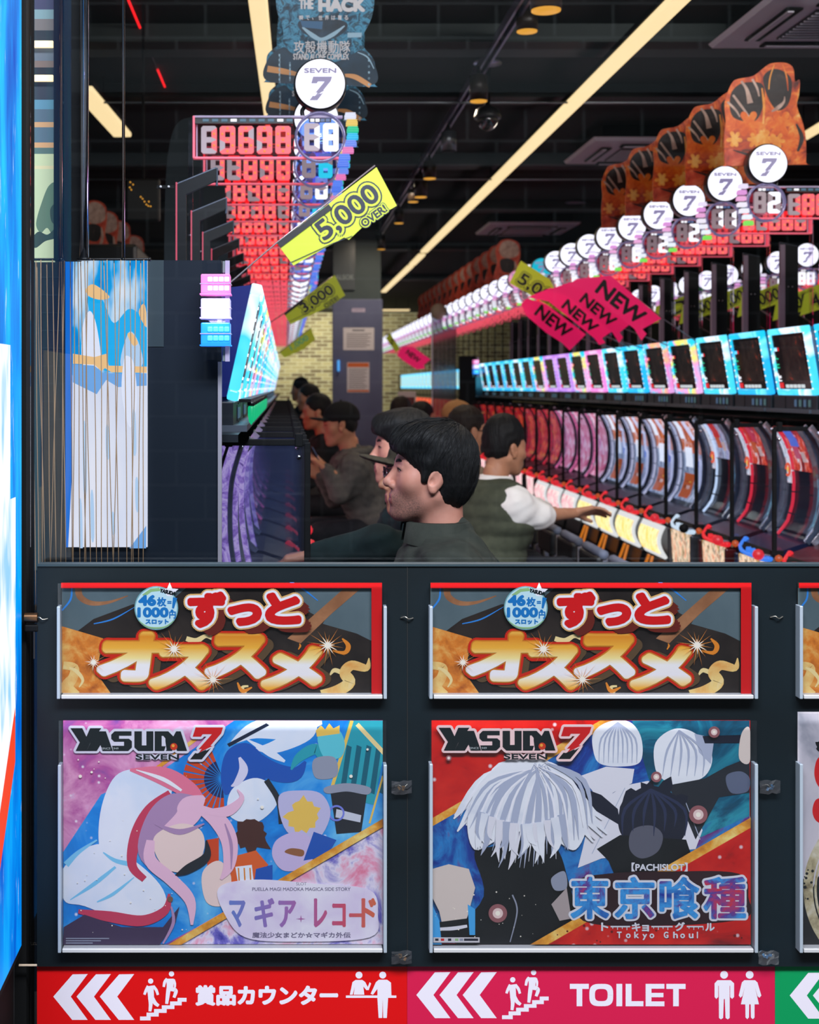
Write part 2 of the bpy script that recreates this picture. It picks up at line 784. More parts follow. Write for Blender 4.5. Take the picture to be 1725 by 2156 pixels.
sbox('floor', -3.6, 6.6, 2.30, 31.0, -0.08, 0.0, floor_m)
sbox('ground_outside', -7, 8, -4.8, 2.30, -0.08, 0.0, pave_m)
sbox('ceiling', -3.6, 6.6, 2.30, 31.0, 3.2, 3.3, ceil_m)
sbox('wall_left', -3.7, -3.6, 2.3, 31.0, 0.0, 3.3, dark_wall)
sbox('wall_right', 6.6, 6.7, 2.3, 31.0, 0.0, 3.3, dark_wall)
sbox('wall_back', -3.6, 6.6, 31.0, 31.1, 0.0, 3.3, cream_brick_mat())
sbox('wall_across_street', -9, 10, -4.9, -4.8, 0.0, 6.0, facade_mat())
for i, z in enumerate((3.05, 3.6, 4.6)):
    sbox('trim_%d' % (i + 1), -9, 10, -4.8, -4.68, z, z + (0.32 if i == 1 else 0.10), M('facade_ledge', (150, 158, 160), rough=0.7))
# the wall of the window recess, its base and the header above the frame of the photo
board_r = 2.7
sbox('wall_front', W(78, 0, 2.4).x, board_r, 2.40, 2.43, W(0, 2035, 2.4).z, W(0, 1192, 2.4).z, board_m)
sbox('trim_4', W(78, 0, 2.4).x, board_r, 2.41, 2.45, 0.0, W(0, 2036, 2.4).z, board_m)
sbox('trim_5', -0.6, board_r, 2.30, 2.50, 3.0, 3.3, dark_wall)
mb = MB()
mb.box((0, 0, 0), (0.0016, 0.001, W(0, 1193, 2.4).z - W(0, 2034, 2.4).z), M('board_seam', (6, 10, 13), rough=0.8))
struct(mb.build('trim_6', None, ((858 - CX) * 2.4 / F, 2.3995, (W(0, 1193, 2.4).z + W(0, 2034, 2.4).z) / 2)))
# top edge of the board, its thin line of light put into a paler colour
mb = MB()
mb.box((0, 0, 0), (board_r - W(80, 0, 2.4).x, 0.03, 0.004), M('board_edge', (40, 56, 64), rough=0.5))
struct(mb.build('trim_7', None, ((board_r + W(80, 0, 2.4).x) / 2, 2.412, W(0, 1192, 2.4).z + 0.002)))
# window pane in front of everything inside
mb = MB()
mb.box((0, 0, 0), (board_r + 0.485, 0.004, 2.9), pane_mat)
struct(mb.build('window_1', None, ((board_r - 0.485) / 2, 2.445, 1.55)))

# ceiling beams
beam_m = mottled('beam_paint', (40, 50, 50), (56, 66, 65), 2.5, 0.6)
for i, (y, z0, w) in enumerate(((6.35, 3.11, 0.30), (7.6, 3.12, 0.22), (9.9, 3.12, 0.25), (12.4, 3.12, 0.25), (16.0, 3.12, 0.25), (20.5, 3.12, 0.25))):
    sbox('trim_%d' % (10 + i), -3.6, 6.6, y, y + w, z0, 3.2, beam_m)
# slim ceiling rod across the hall
for i, (py, z) in enumerate(((216, 2.98), (378, 2.98))):
    d = (z - EYE) * F / (CY - py)
    mb = MB()
    mb.cyl((-3.5, 0, 0), (6.5, 0, 0), 0.006, M('galvanised_rod', (150, 160, 165), rough=0.35, metal=0.8), n=8)
    tag(mb.build('ceiling_rod', None, (0, d, z)), ('nearer' if i == 0 else 'farther') + ' thin galvanised rod crossing the hall under the dark ceiling', 'rod')

# square pillar in the aisle with papers on it
pil_m = mottled('pillar_paint', (92, 98, 130), (104, 110, 142), 3, 0.5)
pil_top = mottled('pillar_top_paint', (62, 74, 76), (72, 84, 86), 3, 0.6)
P14 = 14.0
x0, x1 = W(700, 0, P14).x, W(806, 0, P14).x
zc = W(0, 630, P14).z
sbox('pillar', x0 + 0.02, x1 - 0.02, P14 + 0.02, P14 + 0.5, 0.0, 3.2, pil_top)
mb = MB()
mb.box(((x0 + x1) / 2, P14 + 0.005, zc / 2), (x1 - x0, 0.03, zc), pil_m, bev=0.008)
struct(mb.build('pillar_cladding', None))
pr = Print(P14 - 0.011, 724, 560)
scr = M('dark_screen', (34, 44, 48), rough=0.3)
pr.slab([(702, 500), (748, 500), (748, 610), (702, 610)], scr, 0.004)
pr.text('ALSOK', 706, 578, 746, 589, M('faint_letter', (110, 122, 124)), bold=0.4)
tag(pr.build('security_sign'), 'dark security company sign high on the grey pillar', 'sign')
paper = M('notice_paper', (226, 222, 226), rough=0.7)
ink = M('ink_grey', (96, 96, 110), rough=0.7)
org = M('notice_orange', (226, 112, 50), rough=0.6)
pr = Print(P14 - 0.012, 755, 713)
pr.slab([(723, 690), (788, 690), (788, 737), (723, 737)], paper, 0.002)
pr.rect(742, 694, 768, 697, ink)
for i in range(8):
    pr.rect(730, 702 + i * 4, 782 - (i * 7) % 13, 703.4 + i * 4, ink)
tag(pr.build('paper_notice'), 'white paper notice with grey lines, upper sheet on the blue-grey pillar', 'notice')
pr = Print(P14 - 0.012, 754, 795)
pr.slab([(731, 763), (778, 763), (778, 826), (731, 826)], paper, 0.002)
pr.rect(732, 764, 777, 773, org).rect(732, 821, 777, 825, org)
for i in range(11):
    pr.rect(735, 777 + i * 4, 774 - (i * 5) % 9, 778.2 + i * 4, ink)
tag(pr.build('paper_notice'), 'paper notice with orange header, lower sheet on the blue-grey pillar', 'notice')
pr = Print(P14 - 0.012, 755, 653)
pr.slab([(741, 649), (769, 649), (769, 657), (741, 657)], M('lilac_label', (190, 178, 205), rough=0.5), 0.003)
pr.rect(744, 652, 766, 653, ink)
tag(pr.build('name_plate'), 'small lilac plate at the top of the blue-grey pillar cladding', 'sign')
mb = MB()
mb.box((0, 0, 0), (0.026, 0.03, 0.12), EM('handle_blue', (90, 180, 255), 0.9), bev=0.006)
tag(mb.build('door_pull', None, W(713, 770, P14 - 0.03)), 'small upright blue-lit handle on the grey pillar', 'handle')

# ------------------------------------------------------------------ ceiling fixtures
cream = M('warm_strip_light', (255, 240, 200), rough=0.5, emit=(255, 224, 164), es=1.08, sample=True)


def strip(label, pa, pb, w=0.075, z=2.985):
    """linear ceiling light between two ceiling points seen at photo pixels pa, pb"""
    q = []
    for px, py in (pa, pb):
        d = (z - EYE) * F / (CY - py)
        q.append(Vector(((px - CX) * d / F, d, z)))
    L = (q[1] - q[0]).length
    o = thing('strip_light', label, 'ceiling light', q[0])
    o.rotation_euler = (0, 0, math.atan2(q[1].y - q[0].y, q[1].x - q[0].x))
    mb = MB()
    mb.box((L / 2, 0, 0), (L, w, 0.03), cream, bev=0.008)
    mb.build('diffuser', o)
    mb = MB()
    mb.box((L / 2, 0, 0.025), (L, w + 0.012, 0.025), matte_black)
    mb.build('channel', o)
    for t in (0.04, 0.5, 0.96):
        mb = MB()
        mb.cyl((L * t, 0, 0.03), (L * t, 0, 3.2 - z), 0.004, matte_black, n=8)
        mb.build('hanger', o)
    return o


strip('long cream strip light running down the ceiling above the right row', (1442, -14), (893, 530), 0.085)
strip('short cream strip light, nearer of two pieces past the end of the long strip', (889, 536), (868, 557), 0.085)
strip('cream strip light ending the long line beside the grey pillar', (865, 560), (808, 614), 0.085)
strip('cream strip light on the ceiling left of the tall blue cutout card', (541, -20), (577, 300), 0.078)
strip('slanting cream strip light seen between the chrome posts at upper left', (172, 186), (258, 284), 0.115)
strip('cream strip light at the right edge behind the orange cutout cards', (1690, 290), (1760, 248), 0.07)
strip('far crosswise cream strip light right of the grey pillar', (806, 653), (862, 653), 0.22)
strip('distant cream strip light above the far red counters of the right row', (928, 647), (950, 640), 0.2)

# red LED line
d0, d1 = 1.78 * F / (CY + 20), 1.78 * F / (CY - 218)
a, b = W(262, -20, d0), W(362, 218, d1)
o = thing('red_light_line', 'thin red LED line on the dark ceiling at upper left', 'light strip', a)
for t0, t1 in ((0.0, 0.40), (0.62, 1.0)):
    mb = MB()
    mb.cyl((b - a) * t0, (b - a) * t1, 0.006, EM('red_led', (255, 24, 30), 1.6), n=8)
    mb.build('red_tube', o)
mb = MB()
mb.cyl((b - a) * 0.40, (b - a) * 0.62, 0.004, M('cable_grey', (70, 72, 80)), n=8)
mb.build('cable', o)

# lighting track with cylinder spotlights
TX = 1.06
o = thing('lighting_track', 'grey lighting track running down the dark ceiling over the aisle', 'track', (TX, 5.3, 3.12))
mb = MB()
mb.box((-0.018, 5.5, 0), (0.012, 11, 0.05), M('track_grey', (150, 148, 176), rough=0.3, metal=0.6))
mb.box((0.018, 5.5, 0), (0.012, 11, 0.05), M('track_grey'))
mb.box((0, 5.5, 0.012), (0.03, 11, 0.02), matte_black)
mb.build('rail', o)
for k in range(6):
    mb = MB()
    mb.cyl((0, 0.6 + k * 2, 0.02), (0, 0.6 + k * 2, 0.08), 0.008, matte_black, n=8)
    mb.build('hanger', o)
amber = EM('amber_lens', (255, 178, 60), 0.85)
spots = [('topmost amber spotlight hanging at the top edge over the aisle', 1150, 22, 5.06, 0.062, 1), ('second amber spotlight down the track, dark barrel', 1110, 66, 5.9, 0.05, 0),
         ('amber spotlight just left of the dome camera', 1008, 213, 6.8, 0.048, 1), ('unlit silver cylinder spotlight below the dome camera', 945, 318, 8.3, 0.05, 2),
         ('amber spotlight under the silver cylinder, fifth on the track', 905, 376, 9.4, 0.048, 1), ('brown barrel spotlight with amber rim, sixth on the track', 886, 415, 10.0, 0.05, 1),
         ('amber spotlight close behind the brown barrel spotlight', 870, 425, 10.7, 0.044, 1), ('amber spotlight far down the track beside the long strip', 840, 470, 11.9, 0.044, 1),
         ('last small amber spotlight above the grey pillar', 803, 525, 14.0, 0.044, 1)]
for lab, px, py, d, r, k in spots:
    p = W(px, py, d)
    o = thing('track_spotlight', lab, 'spotlight', p, 'spotlights on the lighting track')
    bodym = M('spot_body_steel', (120, 128, 136), rough=0.3, metal=0.7) if k == 2 else M('spot_body', (40, 30, 22), rough=0.4)
    h = min(0.2, max(0.08, 3.09 - p.z - 0.04))
    mb = MB()
    mb.lathe([(r * 0.9, 0.004), (r, 0.0), (r, h), (r * 0.7, h + 0.006)], bodym, 24)
    mb.build('barrel', o)
    mb = MB()
    mb.lathe([(r * 0.93, -0.003), (r * 0.93, 0.003)], amber if k != 2 else matte_black, 24)
    mb.build('lens', o)
    mb = MB()
    mb.cyl((0, 0, h), (0, 0, max(h + 0.02, 3.1 - p.z)), 0.010, matte_black, n=8)
    mb.build('stem', o)

# dome camera on a drop pole
p = W(1027, 127, 7.06)
o = thing('dome_camera', 'clear dome security camera on a drop pole from the ceiling', 'security camera', (p.x, p.y, 3.19))
mb = MB()
mb.lathe([(0.078, -0.012), (0.08, 0), (0.078, 0.008)], M('camera_disc', (150, 160, 190), rough=0.25, metal=0.7), 28)
mb.build('ceiling_plate', o)
zb = W(0, 250, 7.06).z - 3.19
mb = MB()
mb.cyl((0, 0, 0), (0, 0, zb + 0.05), 0.014, matte_black, n=12)
mb.build('pole', o)
mb = MB()
mb.lathe([(0.02, zb + 0.075), (0.062, zb + 0.05), (0.075, zb + 0.012), (0.072, zb)], M('camera_body', (38, 40, 42), rough=0.4), 28)
mb.build('housing', o)
mb = MB()
mb.lathe([(0.058, zb)] + [(0.058 * math.cos(t * PI / 16), zb - 0.066 * math.sin(t * PI / 16)) for t in range(1, 8)] + [(0.003, zb - 0.066)], glassy('dome_clear', (205, 210, 215), refl=0.16), 28)
mb.build('dome', o)
mb = MB()
mb.lathe([(0.004, zb - 0.045), (0.022, zb - 0.036), (0.026, zb - 0.015), (0.01, zb)], matte_black, 20)
mb.build('lens', o)

# ceiling air conditioners
acw = mottled('ac_plastic', (226, 222, 236), (232, 230, 240), 2, 0.45, 0.02)
for lab, y in (('white ceiling air conditioner cassette at the top right corner', 5.9), ('white ceiling air conditioner cassette left of the orange cutouts', 9.2),
               ('farthest white ceiling air conditioner cassette above the lamp discs', 13.7)):
    o = thing('ceiling_air_conditioner', lab, 'air conditioner', (2.58, y, 3.115), 'ceiling air conditioners')
    mb = MB()
    mb.lathe([(0.40 * 1.414, 0.0), (0.475 * 1.414, -0.012), (0.46 * 1.414, -0.035), (0.30 * 1.414, -0.045)], acw, 4, smooth=False)
    o2 = mb.build('panel', o)
    o2.rotation_euler = (0, 0, PI / 4)
    mb = MB()
    mb.box((0, 0, -0.048), (0.46, 0.46, 0.012), M('ac_grille', (44, 46, 52), rough=0.6))
    for i in range(11):
        mb.box((0, -0.21 + i * 0.042, -0.056), (0.45, 0.008, 0.008), acw)
    mb.build('grille', o)
    mb = MB()
    mb.box((0, 0, 0.045), (0.8, 0.8, 0.08), matte_black)
    mb.build('casing', o)
    for k in range(4):
        mb = MB()
        mb.box((0, 0.335, -0.05), (0.52, 0.075, 0.010), matte_black, bev=0.003)
        mb.box((0, 0.345, -0.058), (0.48, 0.028, 0.006), acw)
        v = mb.build('louvre', o)
        v.rotation_euler = (0, 0, k * PI / 2)
p = W(1210, 425, 12.45)
mb = MB()
mb.lathe([(0.11, 0.0), (0.115, -0.01), (0.09, -0.018), (0.02, -0.022)], M('speaker_white', (150, 155, 170), rough=0.5), 28)
tag(mb.build('ceiling_speaker', None, (p.x, p.y, 3.19)), 'small round white ceiling speaker above the row of lamp discs', 'speaker')
# ------------------------------------------------------------------ left edge: LED screen, posts, painted reflection, strings
def led_mat():
    m = M('led_screen_picture', (0, 0, 0), rough=0.5, spec=0.1)
    n = NT(m)
    v = n.coord('Object')
    s = n.sep(v)
    st = n.noise(n.coord('Object', (1, 60, 7)), 1.0, 4, 0.6)
    st2 = n.noise(n.coord('Object', (1, 14, 2.2)), 1.0, 3, 0.6)
    c1 = n.ramp(st2.outputs[0], [(0.30, (0, 70, 190)), (0.5, (0, 140, 235)), (0.72, (20, 195, 250))])
    f = n.new('ShaderNodeMapRange')
    f.inputs[1].default_value = 0.63
    f.inputs[2].default_value = 0.74
    n.link(st.outputs[0], f.inputs[0])
    c2 = n.mix(f.outputs[0], c1, (225, 242, 255))
    # the white box with pale blue print that fills the lower middle of the picture
    wcol = n.ramp(n.noise(n.coord('Object', (1, 10, 3)), 2.0, 2).outputs[0], [(0.35, (150, 205, 245)), (0.52, (246, 250, 255))])
    edge = n.math('ADD', 2.288, n.math('MULTIPLY', n.math('LESS_THAN', s[2], 1.20), 0.045))
    inside = n.math('MULTIPLY', n.math('LESS_THAN', s[1], edge), n.math('MULTIPLY', n.math('LESS_THAN', s[2], 1.475), n.math('GREATER_THAN', s[2], n.math('ADD', 0.80, n.math('MULTIPLY', n.math('SUBTRACT', 2.33, s[1]), -1.2)))))
    c3 = n.mix(inside, c2, wcol)
    redm = n.math('MULTIPLY', n.math('LESS_THAN', n.math('ABSOLUTE', n.math('SUBTRACT', s[2], n.math('ADD', 0.77, n.math('MULTIPLY', n.math('SUBTRACT', 2.33, s[1]), -1.2)))), 0.05), n.math('LESS_THAN', s[1], 2.33))
    c4 = n.mix(redm, c3, (235, 70, 40))
    n.link(c4, n.b.inputs['Emission Color'])
    n.b.inputs['Emission Strength'].default_value = 1.15
    m.cycles.emission_sampling = 'FRONT'
    return m


o = thing('led_screen', 'tall blue LED advertising screen along the left edge', 'screen', (0, 0, 0))
mb = MB()
z0, z1, ya, yb = 0.362, 3.15, 1.95, 2.385
mb.add([(-0.49, ya, z0), (-0.49, yb, z0), (-0.49, yb, z1), (-0.49, ya, z1)], [(0, 1, 2, 3)], led_mat())
mb.build('picture', o, fixn=False)
mb = MB()
mb.box((-0.537, (ya + yb) / 2, (z0 + z1) / 2), (0.09, yb - ya + 0.02, z1 - z0 + 0.03), matte_black)
mb.build('cabinet', o)
mb = MB()
mb.box((-0.54, (ya + yb) / 2, z0 / 2 - 0.01), (0.07, yb - ya, z0 - 0.03), matte_black)
mb.build('plinth', o)

# dark jamb beside the screen and the brackets that hang on it
d = 2.46
sbox('trim_8', W(40, 0, d).x, W(64, 0, d).x, 2.42, 2.50, 0.0, 3.0, matte_black)
o = thing('wall_bracket', 'short bronze bracket with vertical pins beside the blue screen', 'bracket', W(66, 1307, 2.40))
mb = MB()
brz = M('bronze', (120, 84, 58), rough=0.3, metal=0.9)
mb.cyl((-0.012, 0, 0.006), (0.012, 0, 0.006), 0.009, brz, n=16)
mb.build('tube', o)
mb = MB()
mb.box((0.0, 0.004, -0.014), (0.026, 0.012, 0.014), matte_black, bev=0.003)
mb.build('clamp', o)
mb = MB()
mb.cyl((0.006, -0.004, -0.02), (0.006, -0.004, -0.07), 0.0016, M('pin_grey', (70, 66, 66), metal=0.6, rough=0.4), n=8)
mb.build('pin', o)

# lower left: edge of the sign base
mb = MB()
mb.box((0, 0, 0), (0.034, 0.004, 0.0022), M('pale_edge', (200, 180, 160), rough=0.5))
tag(mb.build('edge_strip', None, W(59, 2032, 2.40)), 'tiny pale edge strip under the board at the lower left', 'trim strip')

# board behind the hanging strings
dB = 2.97
xa, xb, zt = W(64, 0, dB).x, W(466, 0, dB).x, W(0, 548, dB).z
o = thing('partition_board', 'tall dark navy partition board with metal edge beside the slot row', 'partition', ((xa + xb) / 2, dB, 0))
mb = MB()
w = xb - xa
nav = M('navy_board', (17, 27, 38), rough=0.6, spec=0.2)
mb.box((0, 0.012, zt / 2), (w, 0.024, zt), nav)
mb.build('panel', o)
mb = MB()
zs = W(0, 762, dB).z
mb.box((w / 2 - 0.003, -0.002, zs / 2), (0.009, 0.012, zs), M('edge_metal', (196, 190, 200), rough=0.35, metal=0.5))
mb.build('edge_profile', o)
mb = MB()
mb.box((W(345, 0, dB).x - (xa + xb) / 2 - 0.02, -0.001, zt - 0.1), (0.04, 0.002, 0.2), M('teal_patch', (32, 50, 56), rough=0.6))
mb.build('corner_patch', o)
# darker left field with faint block lines
mb = MB()
pa = W(64, 548, dB)
pb = W(137, 1200, dB)
mb.box(((pa.x + pb.x) / 2 - (xa + xb) / 2, -0.003, (pa.z + pb.z) / 2), (pb.x - pa.x, 0.004, pa.z - pb.z), M('black_field', (16, 18, 18), rough=0.6))
for i in range(9):
    mb.box(((pa.x + pb.x) / 2 - (xa + xb) / 2, -0.0055, pa.z - 0.04 - i * 0.041), (pb.x - pa.x, 0.001, 0.0016), M('field_line', (48, 52, 52)))
xg = W(78, 0, dB).x - (xa + xb) / 2
mb.box((xg, -0.006, (pa.z + pb.z) / 2), (0.02, 0.001, pa.z - pb.z), M('green_grey_bar', (58, 76, 74), rough=0.5))
mb.build('dark_field', o)

# blurred reflection of the LED screen, painted as a glowing sheet on the board
pr = Print(dB - 0.012, 224, 850, lay=0.0006)


def reflection_mat():
    m = M('reflected_panel_white', (0, 0, 0), rough=0.5, spec=0.1)
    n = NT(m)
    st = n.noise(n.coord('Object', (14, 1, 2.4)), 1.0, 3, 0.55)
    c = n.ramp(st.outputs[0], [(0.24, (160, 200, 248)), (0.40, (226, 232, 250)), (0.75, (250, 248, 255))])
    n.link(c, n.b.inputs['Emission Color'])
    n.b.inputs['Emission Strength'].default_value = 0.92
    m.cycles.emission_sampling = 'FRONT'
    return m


def reflection_top():
    m = M('reflected_panel_top', (0, 0, 0), rough=0.5, spec=0.1)
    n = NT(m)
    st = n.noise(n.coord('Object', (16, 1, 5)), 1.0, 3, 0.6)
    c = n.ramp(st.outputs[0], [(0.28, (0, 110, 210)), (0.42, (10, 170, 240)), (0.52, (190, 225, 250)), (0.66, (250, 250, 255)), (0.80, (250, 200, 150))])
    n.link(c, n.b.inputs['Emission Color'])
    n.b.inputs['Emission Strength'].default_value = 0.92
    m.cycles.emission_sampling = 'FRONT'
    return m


lw_, lt_ = reflection_mat(), reflection_top()
lb = EM('reflected_blue', (0, 110, 215), 0.9)
lc = EM('reflected_cyan', (10, 180, 245), 0.95)
lwht = EM('reflected_white', (236, 240, 255), 0.95)
lor = EM('reflected_orange', (255, 205, 140), 0.9)
lpb = EM('reflected_pale_blue', (120, 178, 240), 0.9)
lsk = EM('reflected_sky', (190, 220, 250), 0.9)
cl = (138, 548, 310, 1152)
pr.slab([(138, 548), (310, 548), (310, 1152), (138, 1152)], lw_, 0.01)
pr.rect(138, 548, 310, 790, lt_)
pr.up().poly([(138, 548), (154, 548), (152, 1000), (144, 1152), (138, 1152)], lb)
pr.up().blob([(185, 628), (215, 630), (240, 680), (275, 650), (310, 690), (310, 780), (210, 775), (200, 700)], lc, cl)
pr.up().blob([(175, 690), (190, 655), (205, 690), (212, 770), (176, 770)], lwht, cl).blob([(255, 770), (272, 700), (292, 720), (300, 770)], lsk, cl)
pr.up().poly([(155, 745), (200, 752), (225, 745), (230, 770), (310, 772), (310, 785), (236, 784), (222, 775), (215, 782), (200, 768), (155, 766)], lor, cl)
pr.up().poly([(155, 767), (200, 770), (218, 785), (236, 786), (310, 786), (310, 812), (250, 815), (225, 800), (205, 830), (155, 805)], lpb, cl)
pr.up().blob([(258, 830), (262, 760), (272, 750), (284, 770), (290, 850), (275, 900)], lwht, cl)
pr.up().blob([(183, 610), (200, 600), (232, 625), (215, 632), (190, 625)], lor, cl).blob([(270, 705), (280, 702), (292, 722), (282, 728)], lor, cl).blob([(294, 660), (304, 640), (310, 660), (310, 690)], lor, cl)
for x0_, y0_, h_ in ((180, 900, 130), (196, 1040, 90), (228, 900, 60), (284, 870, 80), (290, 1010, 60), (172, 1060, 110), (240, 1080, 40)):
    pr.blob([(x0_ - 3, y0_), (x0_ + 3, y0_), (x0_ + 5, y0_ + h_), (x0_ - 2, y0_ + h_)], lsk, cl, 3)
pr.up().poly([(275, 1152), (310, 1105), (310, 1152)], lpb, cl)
tag(pr.build('painted_reflection'), 'bright blue and white painted reflection of the LED screen behind the hanging strings', 'screen')

# hanging strings and their rail
dS = 2.80
o = thing('string_rail', 'thin dark rail from which the tan strings hang', 'rail', W(188, 546, dS))
mb = MB()
mb.cyl((-0.13, 0, 0), (0.13, 0, 0), 0.0028, blk, n=10)
mb.build('rod', o)
for sx in (-0.132, 0.132):
    mb = MB()
    mb.lathe([(0.001, -0.003), (0.0042, -0.002), (0.0042, 0.002), (0.001, 0.003)], blk, 12, axis='X', c=(sx, 0, 0))
    mb.build('end_cap', o)
strm = M('tan_cord', (186, 150, 112), rough=0.8)
tops = [68, 75, 77, 86, 99, 111, 126, 129, 135, 148, 158, 165, 170, 178, 184, 197, 213, 219, 226, 240, 254, 262, 274, 287, 297, 303]
bots = [69, 82, 96, 90, 106, 118, 105, 139, 128, 153, 154, 168, 181, 191, 178, 204, 214, 239, 226, 250, 238, 268, 281, 276, 291, 301]
for i, (a_, b_) in enumerate(zip(tops, bots)):
    dd = dS + 0.006 * ((i * 7) % 5 - 2)
    long_ = i < 2
    p0, p1 = W(a_, 547, dd), W(b_ + (6 if long_ and i == 0 else 0), 1285 if long_ else 1215, dd)
    mb = MB()
    n_ = 7
    pts = [p0.lerp(p1, t / n_) - p0 + Vector((0.0006 * math.sin(i + t * 1.3), 0, 0)) for t in range(n_ + 1)]
    mb.tube(pts, 0.00105, strm, n=6)
    tag(mb.build('hanging_string', None, p0), 'tan hanging string, %s from the left at the rail' % ORD[i], 'string', 'tan strings hanging from the rail')

# posts at the upper left
dP = 2.70
for lab, xx, r, mt, dd in (('slim amber-tinted chrome post, leftmost above the strings', 129, 0.0034, M('amber_chrome', (200, 150, 100), rough=0.18, metal=1.0), dP),
                           ('thick chrome post reflecting the blue screen, above the strings', 177, 0.0100, chrome, dP),
                           ('slim chrome post right of the slanting strip light', 260, 0.0034, M('amber_chrome2', (190, 165, 150), rough=0.15, metal=1.0), dP)):
    p = W(xx, 548, dd)
    o = thing('chrome_post', lab, 'post', (p.x, dd, p.z))
    mb = MB()
    mb.lathe([(r, 0.004), (r, 3.19 - p.z)], mt, 20)
    mb.build('tube', o)
    mb = MB()
    mb.lathe([(r * 1.5, 0.0), (r * 1.5, 0.004)], blk, 20)
    mb.build('foot', o)
for i, (xa_, xb_) in enumerate(((113, 125), (134, 167))):
    p0, p1 = W(xa_, 548, dP + 0.03), W(xb_, 548, dP + 0.03)
    sbox('trim_%d' % (30 + i), p0.x, p1.x, dP + 0.03, dP + 0.06, p0.z, 3.19, matte_black)
# blurred mirror reflection between jamb and first post, painted as glowing stripes and bars
pr = Print(dP + 0.10, 88, 270)
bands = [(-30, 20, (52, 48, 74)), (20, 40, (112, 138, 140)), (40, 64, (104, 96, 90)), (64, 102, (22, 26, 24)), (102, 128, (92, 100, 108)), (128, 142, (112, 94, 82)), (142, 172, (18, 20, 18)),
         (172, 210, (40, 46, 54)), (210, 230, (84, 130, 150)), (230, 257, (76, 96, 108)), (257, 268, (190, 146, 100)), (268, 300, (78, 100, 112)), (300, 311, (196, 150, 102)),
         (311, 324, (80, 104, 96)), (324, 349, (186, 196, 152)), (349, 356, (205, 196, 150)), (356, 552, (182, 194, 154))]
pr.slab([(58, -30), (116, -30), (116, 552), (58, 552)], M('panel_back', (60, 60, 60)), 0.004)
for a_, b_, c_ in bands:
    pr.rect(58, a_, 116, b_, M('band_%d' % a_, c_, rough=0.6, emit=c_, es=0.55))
fol = M('reflected_foliage', (92, 116, 92), rough=0.7, emit=(92, 116, 92), es=0.5)
fol2 = M('reflected_foliage_dark', (48, 64, 54), rough=0.7, emit=(48, 64, 54), es=0.5)
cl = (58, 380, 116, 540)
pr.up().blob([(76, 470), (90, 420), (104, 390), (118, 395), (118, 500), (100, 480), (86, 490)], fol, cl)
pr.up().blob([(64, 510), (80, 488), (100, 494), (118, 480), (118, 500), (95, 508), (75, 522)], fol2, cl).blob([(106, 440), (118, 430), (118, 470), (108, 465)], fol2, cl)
tag(pr.build('stripe_reflection'), 'narrow painted reflection of blurred stripes between jamb and first post', 'panel')
for i, (ya_, yb_) in enumerate(((86, 101), (158, 172))):
    p = W(88, (ya_ + yb_) / 2, dP + 0.09)
    mb = MB()
    mb.box((0, 0, 0), (0.05, 0.006, (yb_ - ya_) * (dP + 0.09) / F), cream, bev=0.001)
    tag(mb.build('reflection_bar', None, p), '%s of two glowing cream bars in the painted striped reflection at upper left' % ('upper', 'lower')[i], 'lamp')
# curved dark teal sign board behind the partition plates
pr = Print(4.9, 390, 400)
pr.slab(smooth_closed([(352, 700), (346, 560), (349, 380), (358, 300), (372, 262), (396, 248), (440, 247), (470, 330), (470, 700)], 5), M('teal_board', (20, 32, 38), rough=0.6, spec=0.2), 0.02)
tag(pr.build('curved_board'), 'dark teal curved-edge board behind the black divider plates at left', 'board')
# pierced dark lamp with amber dots
o = thing('pierced_lamp', 'dark pierced lamp with amber dots behind the slim chrome post', 'lamp', W(300, 420, 6.0))
mb = MB()
mb.box((0, 0.03, 0), (0.16, 0.04, 0.2), M('dark_green_metal', (12, 16, 15), rough=0.6), bev=0.01)
for k, (x_, y_) in enumerate(((274, 383), (280, 388), (273, 394), (276, 399), (300, 418), (304, 424), (308, 430), (313, 424), (312, 433), (317, 434), (296, 414))):
    mb.lathe([(0.0035, -0.002), (0.0035, 0.003)], amber, 10, axis='Y', c=W(x_, y_, 6.0) - W(300, 420, 6.0) + Vector((0, 0.008, 0)))
mb.box((0, 0.03, 0.95), (0.012, 0.012, 1.72), matte_black)
mb.build('body', o)
# ------------------------------------------------------------------ signs and posters on the front board
def PM(name, col=(128, 128, 128), rough=0.42):
    return M('print_' + name, col, rough=rough, spec=0.3)


def nebula(name, stops, scale=6, dist=1.2, stars=None, vs=(1, 1, 1), detail=5):
    m = M('print_' + name, (128, 128, 128), rough=0.42, spec=0.3)
    n = NT(m)
    v = n.coord('Object', vs)
    c = n.ramp(n.noise(v, scale, detail, 0.6, dist).outputs[0], stops)
    if stars:
        vo = n.voro(v, stars)
        f = n.new('ShaderNodeMapRange')
        f.inputs[1].default_value = 0.16
        f.inputs[2].default_value = 0.02
        n.link(vo.outputs['Distance'], f.inputs[0])
        c = n.mix(f.outputs[0], c, (250, 245, 250))
    n.link(c, n.b.inputs['Base Color'])
    return m


def conv(k, ox, oy):
    return lambda *pts: [(ox + p[0] / k, oy + p[1] / k) + tuple(q / k for q in p[2:]) for p in pts]


white_p = PM('white', (244, 241, 247))
black_p = PM('black', (12, 16, 20))
dkgreen = PM('logo_ink', (10, 24, 28))
red_p = PM('red', (214, 22, 26))


